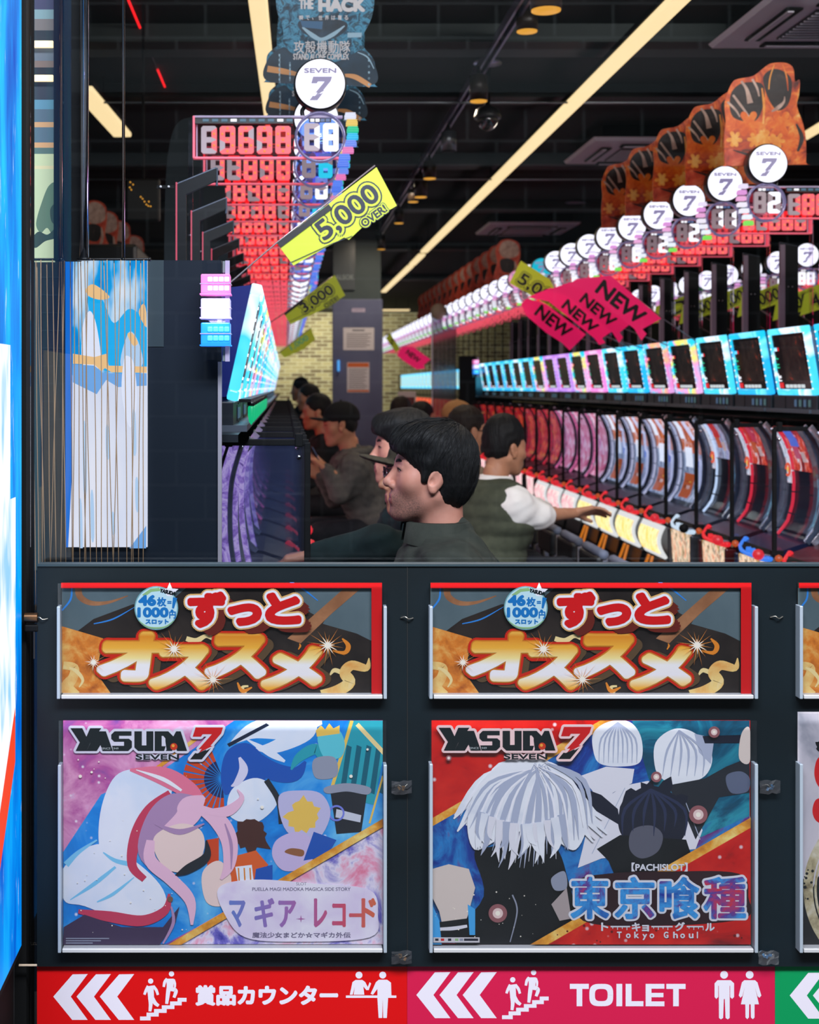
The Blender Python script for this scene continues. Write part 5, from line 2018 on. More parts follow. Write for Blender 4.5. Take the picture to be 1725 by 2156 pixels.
B_mid = art('art_blue_chrome', [(0.3, (40, 44, 54)), (0.45, (120, 130, 156)), (0.55, (200, 206, 222)), (0.66, (60, 110, 190)), (0.8, (170, 90, 60))], 1.1, 10, (1, 2, 0.8))
B_low = art('art_yellow_card', [(0.26, (186, 120, 40)), (0.42, (250, 214, 100)), (0.55, (255, 240, 180)), (0.68, (240, 190, 110)), (0.8, (150, 110, 70))], 1.35, 11, (1, 1.6, 0.9))
C_up = art('art_pink', [(0.28, (90, 30, 50)), (0.42, (226, 90, 130)), (0.55, (250, 170, 190)), (0.68, (250, 232, 236)), (0.8, (120, 90, 150))], 1.25, 13)
C_low = art('art_pink_card', [(0.28, (200, 60, 90)), (0.42, (246, 170, 180)), (0.55, (255, 232, 220)), (0.68, (240, 120, 150)), (0.8, (170, 80, 160))], 1.25, 13)
D_up = art('art_deep_red', [(0.28, (30, 6, 8)), (0.42, (150, 12, 16)), (0.56, (236, 30, 34)), (0.66, (240, 170, 60)), (0.8, (40, 20, 60))], 1.25, 14)
P_up = art('art_violet', [(0.26, (60, 40, 60)), (0.42, (190, 120, 190)), (0.56, (250, 190, 230)), (0.68, (170, 200, 200)), (0.8, (90, 60, 100))], 2.6, 10)
P_low = art('art_violet_foil', [(0.26, (60, 44, 90)), (0.45, (170, 130, 220)), (0.6, (226, 196, 250)), (0.8, (120, 90, 180))], 0.8, 24, (1, 1, 1), 2.0)

KINDS = {'red': dict(up=A_up, mid=dark_gl, low=A_low, trim=EM('trim_red', (245, 40, 60), 1.2), deck=M('deck_red', (70, 10, 14), rough=0.25), lit=EM('deck_red_lit', (255, 40, 50), 0.9), name='black slot machine with red light strips'),
         'blue': dict(up=A_up, mid=dark_gl, low=A_low, trim=EM('trim_red', (245, 40, 60), 1.2), deck=M('deck_blue', (16, 26, 60), rough=0.25), lit=EM('deck_blue_lit', (60, 140, 255), 0.9), name='black slot machine with blue console'),
         'white': dict(up=B_mid, mid=dark_gl, low=A_low, trim=EM('trim_white', (220, 235, 255), 1.3), deck=M('deck_silver', (60, 62, 68), rough=0.25), lit=EM('deck_white_lit', (220, 240, 255), 0.9), name='slot machine with white light strips'),
         'orange': dict(up=B_up, mid=B_mid, low=B_low, trim=EM('trim_pearl', (220, 214, 235), 0.95), deck=M('deck_dark', (34, 32, 36), rough=0.3), lit=EM('deck_red_lit', (255, 40, 50), 0.9), name='orange slot machine with yellow card'),
         'pink': dict(up=C_up, mid=C_up, low=C_low, trim=EM('trim_pink', (255, 110, 160), 1.1), deck=M('deck_dark'), lit=EM('deck_red_lit', (255, 40, 50), 0.9), name='pink slot machine with a pink lower card'),
         'crimson': dict(up=D_up, mid=D_up, low=C_low, trim=EM('trim_crimson', (230, 20, 40), 1.2), deck=M('deck_dark'), lit=EM('deck_red_lit', (255, 40, 50), 0.9), name='crimson slot machine'),
         'violet': dict(up=P_up, mid=dark_gl, low=P_low, trim=silver_m, deck=M('deck_dark'), lit=EM('deck_red_lit', (255, 40, 50), 0.9), name='violet-lit slot machine')}
PROF = [(0.03, 1.262), (-0.012, 1.215), (-0.045, 1.14), (-0.055, 1.06), (-0.05, 0.98), (-0.025, 0.91), (0.02, 0.865)]
white_frame = EM('card_white_edge', (245, 244, 240), 0.9)
orange_tube = EM('orange_tube', (236, 130, 30), 0.75)
red_ball = EM('lever_red', (240, 40, 54), 0.85)
amber_ball = EM('button_amber', (220, 90, 30), 0.7)


def sub_prof(z_hi, z_lo, n=9, du=0.0):
    zs = np.linspace(z_hi, z_lo, n)
    P = np.array(PROF)[::-1]
    return [(float(np.interp(z, P[:, 1], P[:, 0])) + du, float(z)) for z in zs]


def machine(a, kind, label, lite=False, group=None):
    K = KINDS[kind]
    o = thing('slot_machine', label, 'slot machine', (0, 0, 0), group)
    mx = lambda pr_: [(a * u, z) for u, z in pr_]
    # the thickness of a strip must point into the machine
    th = -0.008 if a > 0 else 0.008
    mb = MB()
    body = [(-0.45, 0.43), (-0.45, 1.265), (0.0, 1.265)] + [(u - 0.022, z) for u, z in PROF[1:]] + [(0.02, 0.80), (0.10, 0.74), (0.09, 0.43)]
    q = [(a * u, z) for u, z in body]
    mb.prism(q, cab_m, -0.225, 0.225, 'Y')
    mb.build('cabinet', o)
    if kind == 'violet':
        for s in (-1, 1):
            mb = MB()
            ff = smooth_open([(0.032, 1.255), (0.006, 1.16), (0.002, 1.04), (0.012, 0.95), (0.028, 0.87)], 4)
            mb.prism([(a * u, z) for u, z in ff] + [(a * -0.14, 0.87), (a * -0.16, 1.0), (a * -0.14, 1.255)], P_low, s * 0.226, s * 0.2285, 'Y')
            mb.tube([(a * (u - 0.02), s * 0.229, z) for u, z in ff], 0.007, silver_m, 8)
            mb.tube([(a * (u - 0.055), s * 0.229, z) for u, z in ff], 0.004, M('foil_dark', (40, 36, 50), rough=0.3), 8)
            mb.build('side_foil', o)
    mb = MB()
    mb.strip(mx(sub_prof(1.255, 1.10)), -0.17, 0.17, th, K['up'])
    mb.build('upper_panel', o)
    mb = MB()
    mb.strip(mx(sub_prof(1.10, 0.885)), -0.17, 0.17, th, K['mid'])
    face_u = lambda z: float(np.interp(z, [p[1] for p in PROF[::-1]], [p[0] for p in PROF[::-1]]))
    if kind == 'orange':
        for y0_, y1_, z0_, z1_, mt in ((0.085, 0.15, 1.25, 1.165, GL_WHITE), (0.01, 0.12, 1.125, 1.035, GL_WHITE), (-0.03, 0.13, 1.005, 0.895, EM('slot_orange', (206, 92, 34), 0.9)),
                                       (0.0, 0.035, 0.985, 0.965, EM('icon_yellow', (250, 220, 80), 1.0)), (0.05, 0.10, 0.985, 0.965, blk), (0.0, 0.06, 0.95, 0.93, EM('icon_pale', (235, 225, 225), 0.9)), (0.07, 0.10, 0.95, 0.91, blk),
                                       (-0.10, -0.05, 1.10, 1.04, EM('patch_blue', (70, 130, 235), 0.8))):
            mb.strip(mx(sub_prof(z0_, z1_, 4, 0.004)), y0_, y1_, th, mt)
        mb.tube([(a * (face_u(z) + 0.010), y, z) for y, z in ((-0.06, 1.25), (-0.10, 1.17), (-0.15, 1.17), (-0.11, 1.08), (-0.15, 1.07), (-0.17, 0.96), (-0.165, 0.90))], 0.008, EM('zigzag_white', (235, 230, 250), 1.2), 6, smooth=False)
    if kind in ('red', 'blue', 'white'):
        hot = (EM('patch_red', (226, 50, 44), 0.9), EM('patch_orange', (220, 96, 40), 0.9)) if kind != 'blue' else (EM('patch_blue', (70, 130, 235), 0.9), EM('patch_rose', (220, 80, 110), 0.9))
        for y0_, y1_, z0_, z1_, mt in ((-0.02, 0.06, 1.255, 1.19, hot[0]), (0.0, 0.05, 1.19, 1.145, hot[1]), (-0.05, -0.02, 1.17, 1.135, EM('facet_pale', (236, 200, 190), 0.8))):
            mb.strip(mx(sub_prof(z0_, z1_, 4, 0.005)), y0_, y1_, th, mt)
        mb.strip(mx(sub_prof(1.25, 1.05, 8, 0.006)), 0.112, 0.178, th, A_side)
        q0 = Vector((a * (face_u(1.10) + 0.012), 0.145, 1.10))
        mb.tube([q0 + Vector((0, 0.022 * math.cos(t), 0.022 * math.sin(t))) for t in np.linspace(0, 5.2, 12)], 0.005, EM('emblem_flame', (250, 90, 40), 1.3), 6)
        mb.lathe([(0.010, -0.001), (0.010, 0.001)], EM('emblem_core', (255, 200, 90), 1.4), 12, axis='X', c=q0)
        for yy in (-0.125, -0.14, -0.158):
            mb.strip(mx(sub_prof(1.25, 0.89, 10, 0.010)), yy - 0.004, yy + 0.004, th, silver_m)
        mb.strip(mx(sub_prof(1.08, 0.90, 8, 0.008)), -0.185, -0.168, th, EM('strip_teal', (150, 200, 215), 0.7))
    mb.build('reel_window', o)
    for s in (-1, 1):
        mb = MB()
        if kind in ('red', 'blue', 'white'):
            yy = 0.098 if s > 0 else -0.203
        else:
            yy = s * 0.197
        for z_ in np.linspace(1.25, 0.94, 5):
            mb.strip(mx(sub_prof(z_, z_ - 0.072, 4, 0.012)), yy - 0.008, yy + 0.008, th, K['trim'] if s > 0 or kind not in ('red', 'blue') else EM('trim_pearl'))
        mb.build('light_strip', o)
        mb = MB()
        mb.strip(mx(sub_prof(1.26, 0.87, 12, 0.02)), s * 0.221 - 0.006, s * 0.221 + 0.006, th * 3, silver_m)
        mb.strip(mx(sub_prof(1.25, 0.88, 10, 0.008)), s * 0.178 - 0.005, s * 0.178 + 0.005, th, silver_m)
        mb.build('chrome_trim', o)
    # control deck with lit lip, buttons and lever
    mb = MB()
    mb.prism([(a * u, z) for u, z in [(-0.03, 0.868), (0.05, 0.855), (0.15, 0.82), (0.165, 0.80), (0.15, 0.775), (0.0, 0.77)]], K['deck'], -0.215, 0.215, 'Y')
    mb.prism([(a * u, z) for u, z in [(0.151, 0.823), (0.172, 0.805), (0.172, 0.795), (0.15, 0.775)]], matte_black, -0.17, 0.17, 'Y')
    mb.build('control_deck', o)
    mb = MB()
    mb.tube(smooth_open([(a * 0.172, -0.20, 0.79), (a * 0.18, -0.12, 0.783), (a * 0.18, 0.06, 0.783), (a * 0.176, 0.14, 0.795), (a * 0.13, 0.20, 0.83)], 4), [0.012] * 5 + [0.009] * 8 + [0.014] * 4, K['lit'], 8)
    mb.build('deck_light', o)
    for k in range(3):
        mb = MB()
        mb.cyl((a * 0.168, -0.06 + k * 0.05, 0.80), (a * 0.185, -0.06 + k * 0.05, 0.80), 0.014, K['lit'] if kind in ('red', 'blue', 'white') else M('stop_button', (60, 60, 66), rough=0.3), n=14)
        mb.build('stop_button', o)
    mb = MB()
    mb.cyl((a * 0.16, -0.17, 0.80), (a * 0.20, -0.17, 0.805), 0.006, silver_m, n=10)
    lv = mb.build('lever', o)
    mb = MB()
    mb.lathe([(0.001, -0.024), (0.014, -0.020), (0.023, -0.008), (0.024, 0.004), (0.017, 0.018), (0.001, 0.024)], red_ball if kind not in ('white',) else matte_black, 16, axis='Z', c=(a * 0.212, -0.17, 0.806))
    mb.build('lever_ball', lv)
    mb = MB()
    mb.lathe([(0.001, -0.016), (0.012, -0.010), (0.016, 0.0), (0.012, 0.010), (0.001, 0.016)], amber_ball, 14, c=(a * 0.19, 0.17, 0.812))
    mb.build('bet_button', o)
    # lower lit card
    mb = MB()
    fl = 0.035 if kind in ('orange', 'pink') else 0.0
    cv = [(0.165 + fl * math.sin(PI * t) + 0.012 * (1 - t), 0.768 - 0.185 * t) for t in np.linspace(0, 1, 8)]
    if kind in ('orange', 'pink'):
        mb.strip(mx([(u - 0.004, z) for u, z in cv]), -0.195, 0.195, th * 2, white_frame)
        mb.strip(mx([(u + 0.003, z) for u, z in cv[1:-1]]), -0.172, 0.172, th, K['low'])
    else:
        mb.strip(mx(cv), -0.165, 0.165, th, K['low'])
        for s in (-1, 1):
            mb.box((a * 0.16, s * 0.19, 0.675), (0.05, 0.03, 0.19), K['deck'], bev=0.006)
    mb.build('lower_card', o)
    mb = MB()
    mb.prism([(a * u, z) for u, z in [(0.02, 0.57), (0.15, 0.57), (0.17, 0.49), (0.16, 0.445), (0.02, 0.445)]], cab_m, -0.21, 0.21, 'Y')
    mb.build('coin_tray', o)
    if kind == 'orange':
        for s in (-1, 1):
            mb = MB()
            mb.cyl((a * 0.185, s * 0.035, 0.58), (a * 0.23, s * 0.06, 0.44), 0.008, orange_tube, n=10)
            mb.build('orange_tube', o)
    return o


def right_z(z):
    """the right row stands lower than the left one"""
    return 1.225 - (1.262 - z) * 1.209 if z >= 0.865 else z - 0.12


# islands that carry the rows
for nm, x, a, ya, yb, lab in (('left', XL, 1, 3.02, 23.4, 'dark base cabinet carrying the left row of slot machines'), ('right', XR, -1, 4.85, 14.7, 'dark base cabinet carrying the near right row of slot machines'),
                              ('far', XR, -1, 14.75, 26.8, 'dark base cabinet carrying the far right row of slot machines')):
    o = thing('machine_island', lab, 'base cabinet', (x, (ya + yb) / 2, 0))
    L = yb - ya
    mb = MB()
    hb = 0.42 if nm == 'left' else 0.31
    mb.box((a * -0.25, 0, hb / 2), (0.5, L, hb), cab_m)
    mb.build('base', o)
    tgt = thing('upper_housing', 'dark shelf and housing above the %s slot machines' % {'left': 'left row of', 'right': 'near right row of', 'far': 'far right'}[nm], 'housing', (x, (ya + yb) / 2, 0))
    mb = MB()
    mb.box((a * -0.22, 0, 1.279), (0.5, L, 0.018), M('shelf_dark', (30, 34, 40), rough=0.3))
    mb.box((a * 0.02, 0, 1.279), (0.02, L, 0.018), blk)
    mb.build('shelf', tgt)
    mb = MB()
    mb.box((a * -0.29, 0, 1.47), (0.30, L, 0.36), M('back_box', (22, 26, 44), rough=0.4))
    mb.build('back_box', tgt)

machs = {}
seq_r = {-1: 'red', 0: 'blue', 1: 'red', 2: 'white'}
for k in range(-1, 18):
    kind = seq_r.get(k, 'orange' if k < 7 else ('pink' if k < 10 else 'crimson'))
    lab = '%s, %s from the front in the right row' % (KINDS[kind]['name'], ORD[k + 1])
    key = ('r', kind)
    loc = (XR, 5.635 + PITCH * k, 0)
    if key not in machs:
        ZF = right_z
        machs[key] = machine(-1, kind, lab, group='slot machines of the right row')
        ZF = None
        machs[key].location = loc
    else:
        dup(machs[key], loc, lab)
for k in range(0, 16):
    kind = 'violet' if k < 3 else ('pink' if k < 9 else 'crimson')
    lab = '%s, %s from the window in the left row' % (KINDS[kind]['name'].replace('pink slot machine with a pink lower card', 'pink-lit slot machine'), ORD[k])
    key = ('l', kind)
    loc = (XL, 3.46 + PITCH * k, 0)
    if key not in machs:
        machs[key] = machine(1, kind, lab, group='slot machines of the left row')
        machs[key].location = loc
    else:
        dup(machs[key], loc, lab)

# ---- monitors above the machines
HUES = {'cyan': [(20, 190, 235), (120, 235, 250), (40, 170, 240)], 'rainbow': [(40, 200, 235), (240, 235, 90), (250, 150, 200)], 'violet': [(190, 130, 230), (210, 160, 240), (180, 130, 225)],
        'pink': [(240, 130, 200), (250, 190, 225), (235, 130, 205)], 'ice': [(90, 220, 245), (240, 250, 255), (60, 200, 240)], 'warm': [(90, 200, 230), (250, 180, 120), (235, 120, 190)]}
FR = {}
for h, cs in HUES.items():
    m = M('frame_' + h, (30, 30, 34), rough=0.2)
    n = NT(m)
    c = n.ramp(n.noise(n.coord('Object', (1, 1, 1)), 7.0, 1, 0.4).outputs[0], [(0.36, cs[0]), (0.46, cs[1]), (0.56, cs[2]), (0.66, cs[0])])
    n.link(c, n.b.inputs['Emission Color'])
    n.b.inputs['Emission Strength'].default_value = 1.5
    m.cycles.emission_sampling = 'AUTO'
    FR[h] = m
lcd_m = art('lcd_picture', [(0.3, (8, 10, 14)), (0.5, (30, 30, 30)), (0.62, (48, 40, 36)), (0.70, (150, 50, 34)), (0.78, (70, 70, 76))], 0.8, 14, sample=False)
lcd_dk = M('lcd_dark', (10, 12, 14), rough=0.12, emit=(26, 28, 30), es=0.5)
btn_m = [EM('btn_blue', (110, 150, 190), 0.35), EM('btn_teal', (120, 170, 170), 0.3), EM('btn_red', (170, 70, 60), 0.4)]


def monitor(a, hue, label, group=None, end_digit=True):
    o = thing('data_monitor', label, 'monitor', (0, 0, 0), group)
    # local panel frame: v along y (screen width), w up the tilted face
    ub, ut, zb, zt = -0.03, 0.02, 1.366, 1.662
    if a > 0:
        ub, ut = -0.015, 0.05
    L = math.hypot(ut - ub, zt - zb)
    ang = math.atan2(ut - ub, zt - zb)
    R = Matrix.Rotation(a * ang, 4, 'Y')
    T = Matrix.Translation((a * ub, 0, zb)) @ R
    sx = a  # outward
    mb = MB()
    mb.T = T
    wv, t = 0.208, 0.027
    for (y0_, y1_, z0_, z1_) in ((-wv, wv, 0, t), (-wv, wv, L - t, L), (-wv, -wv + t, t, L - t), (wv - t, wv, t, L - t)):
        mb.box((sx * 0.0, (y0_ + y1_) / 2, (z0_ + z1_) / 2), (0.028, y1_ - y0_, z1_ - z0_), FR[hue], bev=0.005)
    for s in (-1, 1):
        for i in range(9):
            mb.lathe([(0.004, -0.002), (0.004, 0.002)], GL_WHITE, 8, axis='X', c=(sx * 0.015, s * (wv - t / 2), 0.03 + i * (L - 0.06) / 8))
    mb.build('light_frame', o)
    mb = MB()
    mb.T = T
    mb.box((sx * 0.002, 0, L / 2), (0.012, 2 * wv - 2 * t, L - 2 * t), lcd_dk)
    mb.box((sx * 0.0085, -a * -0.03, L / 2 + 0.012), (0.001, 0.24, L - 2 * t - 0.05), lcd_m)
    yl = -0.165 * a * -1
    # numerals stand along the left edge of the screen, icon squares, and the row of white keys at the bottom
    f = -1 if a < 0 else 1
    y_left = 0.16 if a < 0 else -0.16
    for i, (zz, mt, hh) in enumerate(((0.165, GL_GREEN, 0.03), (0.125, GL_GREEN, 0.03), (0.085, GL_WHITE, 0.024), (0.065, GL_WHITE, 0.018))):
        mb.box((sx * 0.009, y_left, zz), (0.002, 0.030, 0.005), mt)
        mb.box((sx * 0.009, y_left + 0.012, zz + 0.006), (0.002, 0.005, hh * 0.5), mt)
        if i % 2:
            mb.box((sx * 0.009, y_left, zz + 0.014), (0.002, 0.030, 0.005), mt)
    mb.box((sx * 0.009, y_left, 0.208), (0.002, 0.03, 0.016), FR[hue])
    mb.box((sx * 0.009, y_left * 0.8, 0.208), (0.002, 0.012, 0.016), EM('icon_red', (240, 40, 44), 1.0))
    mb.box((sx * 0.009, y_left * 0.96, 0.044), (0.002, 0.046, 0.024), EM('icon_red'))
    for i in range(5):
        mb.box((sx * 0.009, y_left * (0.55 - i * 0.27), 0.040), (0.002, 0.034, 0.015), EM('key_pale', (235, 240, 240), 0.9))
    mb.build('screen', o)
    mb = MB()
    mb.prism([(a * u, z) for u, z in [(ub - 0.012, zb + 0.01), (ut - 0.014, zt - 0.005), (-0.10, zt - 0.02), (-0.132, zb)]], M('monitor_back', (24, 34, 90), rough=0.3, emit=(16, 30, 120), es=0.25), -0.235, 0.235, 'Y')
    mb.build('casing', o)
    # small button box under the monitor
    mb = MB()
    mb.box((a * -0.07, 0, 1.328), (0.12, 0.47, 0.072), M('button_box', (34, 40, 48), rough=0.35), bev=0.004)
    mb.box((a * -0.06, 0, 1.296), (0.17, 0.485, 0.016), M('sill_grey', (84, 92, 104), rough=0.35))
    mb.box((a * -0.009, 0.1, 1.328), (0.002, 0.004, 0.06), blk)
    for i in range(4):
        mb.box((a * -0.009, (0.02 + i * 0.05) * (-1 if a < 0 else 1), 1.33), (0.003, 0.034, 0.044), M('key_dark', (46, 54, 64), rough=0.3))
        mb.box((a * -0.007, (0.02 + i * 0.05) * (-1 if a < 0 else 1), 1.33), (0.003, 0.022, 0.030), btn_m[(i * 2 + 1) % 3 if i == 3 else i % 2])
    mb.build('button_box', o)
    return o


huer = ['cyan', 'ice', 'cyan', 'ice', 'rainbow', 'warm', 'cyan', 'ice', 'pink', 'rainbow', 'violet', 'violet', 'rainbow', 'cyan', 'ice', 'cyan', 'cyan']
hues_name = {'cyan': 'cyan', 'ice': 'pale blue', 'rainbow': 'rainbow', 'violet': 'violet', 'pink': 'pink', 'warm': 'blue and orange'}
mons = {}
for i, k in enumerate(range(-1, 18)):
    h = (huer + ['cyan', 'ice'])[i]
    lab = 'monitor with %s light frame, %s from the front above the right row' % (hues_name[h], ORD[i])
    loc = (XR, 5.635 + PITCH * k, 0)
    if ('r', h) not in mons:
        mons['r', h] = monitor(-1, h, lab, 'monitors above the right row')
        mons['r', h].location = loc
    else:
        dup(mons['r', h], loc, lab)
for k in range(0, 24):
    h = ['ice', 'ice', 'rainbow', 'ice', 'warm', 'cyan'][k % 6]
    lab = 'monitor with %s light frame, %s from the window above the left row' % (hues_name[h], ORD[k])
    loc = (XL, 3.46 + PITCH * k, 0)
    if ('l', h) not in mons:
        mons['l', h] = monitor(1, h, lab, 'monitors above the left row')
        mons['l', h].location = loc
    else:
        dup(mons['l', h], loc, lab)

# far section of the right row: monitors as single pieces
mb = MB()
mb.box((-0.02, 0, 1.5), (0.03, 0.46, 0.24), FR['cyan'], bev=0.006)
mb.box((-0.037, 0.0, 1.5), (0.004, 0.38, 0.17), art('far_picture', [(0.35, (20, 190, 225)), (0.5, (180, 235, 245)), (0.6, (240, 230, 120)), (0.7, (240, 150, 200))], 1.0, 6, sample=False))
mb.box((0.02, 0, 1.335), (0.05, 0.44, 0.094), cab_m)
far_me = mb.mesh('data_monitor')
for k in range(19, 36):
    tag(link_obj('data_monitor', far_me, None, (XR - 0.05, 5.635 + PITCH * k, 0)), 'distant cyan monitor, %s from the front in the right row' % ORD[k + 1], 'monitor', 'monitors above the right row')
mb = MB()
mb.box((0.0, 0, 0.86), (0.5, 0.46, 0.82), cab_m)
mb.box((-0.26, 0, 1.08), (0.02, 0.36, 0.3), D_up)
mb.box((-0.30, 0, 0.68), (0.10, 0.38, 0.2), C_low)
mb.box((-0.30, 0, 0.82), (0.14, 0.44, 0.05), M('deck_dark'))
far_mm = mb.mesh('slot_machine')
for k in range(19, 36):
    tag(link_obj('slot_machine', far_mm, None, (XR + 0.2, 5.635 + PITCH * k, 0)), 'distant crimson slot machine, %s from the front in the right row' % ORD[k + 1], 'slot machine', 'slot machines of the right row')

# green drop lamps under the left monitors
mb = MB()
mb.lathe([(0.001, -0.030), (0.006, -0.022), (0.0085, -0.006), (0.0085, 0.012), (0.006, 0.018)], EM('drop_green', (10, 200, 130), 0.9), 14)
drop = mb.mesh('lamp')
mb = MB()
mb.lathe([(0.007, 0.017), (0.010, 0.020), (0.010, 0.028), (0.004, 0.03)], blk, 14)
capm = mb.mesh('cap')
for k in range(10):
    o = thing('drop_lamp', 'green drop-shaped lamp %s from the window under the left monitors' % ORD[k], 'lamp', (XL + 0.035, 3.24 + PITCH * k * 0.5, 1.335), 'green drop lamps of the left row')
    link_obj('lamp', drop, o)
    link_obj('cap', capm, o)
o = thing('lamp_rail', 'slim black rail carrying the green drop lamps', 'rail', (XL + 0.02, 3.2, 1.366))
mb = MB()
mb.box((0.0, 2.6, 0.0), (0.03, 5.2, 0.008), blk)
mb.build('bar', o)

# ---- clear divider plates between neighbouring machines
sheet_div = glassy('divider_sheet', (236, 240, 246), refl=0.03, rough=0.04, haze=0.02, hazecol=(120, 130, 170))


def divider(a, label, group):
    o = thing('divider_plate', label, 'divider', (0, 0, 0), group)
    mb = MB()
    mb.box((a * 0.055, 0, 1.04), (0.235, 0.005, 0.43), sheet_div)
    mb.build('sheet', o)
    mb = MB()
    mb.box((a * 0.176, 0, 1.035), (0.016, 0.02, 0.455), matte_black, bev=0.003)
    mb.box((a * 0.166, 0, 0.826), (0.05, 0.024, 0.016), matte_black)
    mb.build('edge_post', o)
    mb = MB()
    mb.box((a * 0.04, 0, 1.262), (0.28, 0.016, 0.016), matte_black, bev=0.002)
    for u in (0.155, -0.02):
        mb.box((a * u, 0, 1.268), (0.02, 0.026, 0.034), matte_black, bev=0.003)
    mb.build('top_bar', o)
    mb = MB()
    mb.lathe([(0.001, -0.006), (0.006, -0.006), (0.006, 0.006), (0.001, 0.006)], chrome, 12, axis='Y', c=(a * 0.155, 0, 1.225))
    mb.build('screw_cap', o)
    return o


ZF = right_z
dr = divider(-1, 'clear divider plate with black edge post, first from the front in the right row', 'divider plates of the right row')
ZF = None
dr.location = (XR, 5.38, 0)
for k in range(1, 18):
    dup(dr, (XR, 5.38 + PITCH * k, 0), 'clear divider plate with black edge post, %s from the front in the right row' % ORD[k])
dl = divider(1, 'clear divider plate with black edge post, nearest the window in the left row', 'divider plates of the left row')
dl.location = (XL, 3.2, 0)
for k in range(1, 20):
    dup(dl, (XL, 3.2 + PITCH * k, 0), 'clear divider plate with black edge post, %s from the window in the left row' % ORD[k])

# ---- dark fins above the machines
fin_m = M('fin_black', (7, 8, 11), rough=0.45, spec=0.25)


def fin(a, label, group, edge):
    o = thing('machine_fin', label, 'fin', (0, 0, 0), group)
    mb = MB()
    q = [(-0.148, 1.28), (-0.148, 1.905), (-0.05, 1.945), (-0.05, 1.915), (-0.126, 1.88), (-0.126, 1.28)] if a > 0 else [(-0.33, 1.60), (-0.33, 2.10), (-0.24, 2.12), (-0.24, 1.60)]
    mb.prism([(a * u, z) for u, z in q], fin_m, -0.008, 0.008, 'Y')
    mb.build('plate', o)
    mb = MB()
    ue = -0.150 if a > 0 else -0.238
    mb.box((a * ue, 0, 1.80), (0.004, 0.018, 0.22), edge)
    mb.box((a * (ue + 0.002), 0, 1.60), (0.004, 0.018, 0.17), edge)
    if a < 0:
        mb.box((a * -0.252, -0.009, 1.86), (0.024, 0.002, 0.5), edge)
    mb.build('edge_light', o)
    mb = MB()
    p, q_ = (Vector((a * -0.148, 0, 1.907)), Vector((a * -0.05, 0, 1.947))) if a > 0 else (Vector((a * -0.33, 0, 2.102)), Vector((a * -0.24, 0, 2.122)))
    mb.cyl(p, q_, 0.003, M('fin_edge', (70, 78, 92), rough=0.3), n=8)
    mb.cyl(q_, (q_.x, 0, q_.z - 0.045), 0.003, M('fin_edge'), n=8)
    mb.build('rim', o)
    mb = MB()
    for u in (-0.19, -0.17) if a > 0 else (-0.28, -0.30):
        mb.lathe([(0.003, -0.002), (0.003, 0.002)], M('pin_white', (200, 200, 205)), 8, axis='Y', c=(a * u, -0.010 if a < 0 else 0, 1.90))
    mb.box((a * (-0.17 if a > 0 else -0.29), 0.004, 1.90), (0.06, 0.004, 0.008), matte_black)
    mb.build('clip', o)
    return o


fl_ = fin(1, 'black fin with pink glowing edge nearest the window in the left row', 'fins above the left row', EM('fin_pink', (240, 80, 110), 0.75))
fl_.location = (XL, 3.2, 0)
for k in range(1, 22):
    dup(fl_, (XL, 3.2 + PITCH * k, 0), 'black fin with pink glowing edge, %s from the window in the left row' % ORD[k])
fr_ = fin(-1, 'dark fin with mauve edge, first from the front above the right row', 'fins above the right row', M('fin_mauve', (120, 104, 116), rough=0.4, emit=(90, 74, 86), es=0.35))
fr_.location = (XR, 5.38, 0)
for k in range(1, 18):
    dup(fr_, (XR, 5.38 + PITCH * k, 0), 'dark fin with mauve edge, %s from the front above the right row' % ORD[k])

# ---- third row seen through the gaps
X3 = 3.5
o = thing('machine_island', 'dark base cabinet carrying the third row beyond the right row', 'base cabinet', (X3 + 0.25, 11.2, 0))
mb = MB()
mb.box((0, 0, 0.64), (0.4, 9.0, 1.28), cab_m)
mb.build('base', o)
mb = MB()
mb.box((0.1, 0, 1.46), (0.25, 9.0, 0.36), M('back_box'))
mb.build('back_box', o)
p3 = proto_r.copy()
COL.objects.link(p3)
bpy.data.objects.remove(p3)
for j in range(13):
    y = 7.6 + PITCH * j
    r = copy_counter(proto_r, kr, (X3, y, 2.13), 'data counter of the third row, %s from the front, glimpsed through the gaps' % ORD[j], NUMS_R[j % 12], '8 '[j % 2] + '8', 'w')
    r['group'] = 'data counters of the third row'
    for c in kids(r):
        if c.name.startswith('white_digit') and j % 3 == 1:
            c.data = DC['8']
# ------------------------------------------------------------------ people: smooth-blended bodies turned into meshes
def smin(a, b, k):
    if k <= 0:
        return np.minimum(a, b)
    h = np.maximum(k - np.abs(a - b), 0.0) / k
    return np.minimum(a, b) - h * h * k * 0.25


def f_sph(c, r):
    c = np.array(c)
    return (lambda X, Y, Z: np.sqrt((X - c[0]) ** 2 + (Y - c[1]) ** 2 + (Z - c[2]) ** 2) - r), c - r, c + r


def f_ell(c, r, R=None):
    c, r = np.array(c, float), np.array(r, float)

    def f(X, Y, Z):
        x, y, z = X - c[0], Y - c[1], Z - c[2]
        if R is not None:
            x, y, z = (R[0][0] * x + R[1][0] * y + R[2][0] * z, R[0][1] * x + R[1][1] * y + R[2][1] * z, R[0][2] * x + R[1][2] * y + R[2][2] * z)
        k0 = np.sqrt((x / r[0]) ** 2 + (y / r[1]) ** 2 + (z / r[2]) ** 2)
        k1 = np.sqrt((x / r[0] ** 2) ** 2 + (y / r[1] ** 2) ** 2 + (z / r[2] ** 2) ** 2) + 1e-9
        return k0 * (k0 - 1.0) / k1
    m = r if R is None else np.array([max(r)] * 3)
    return f, c - m, c + m


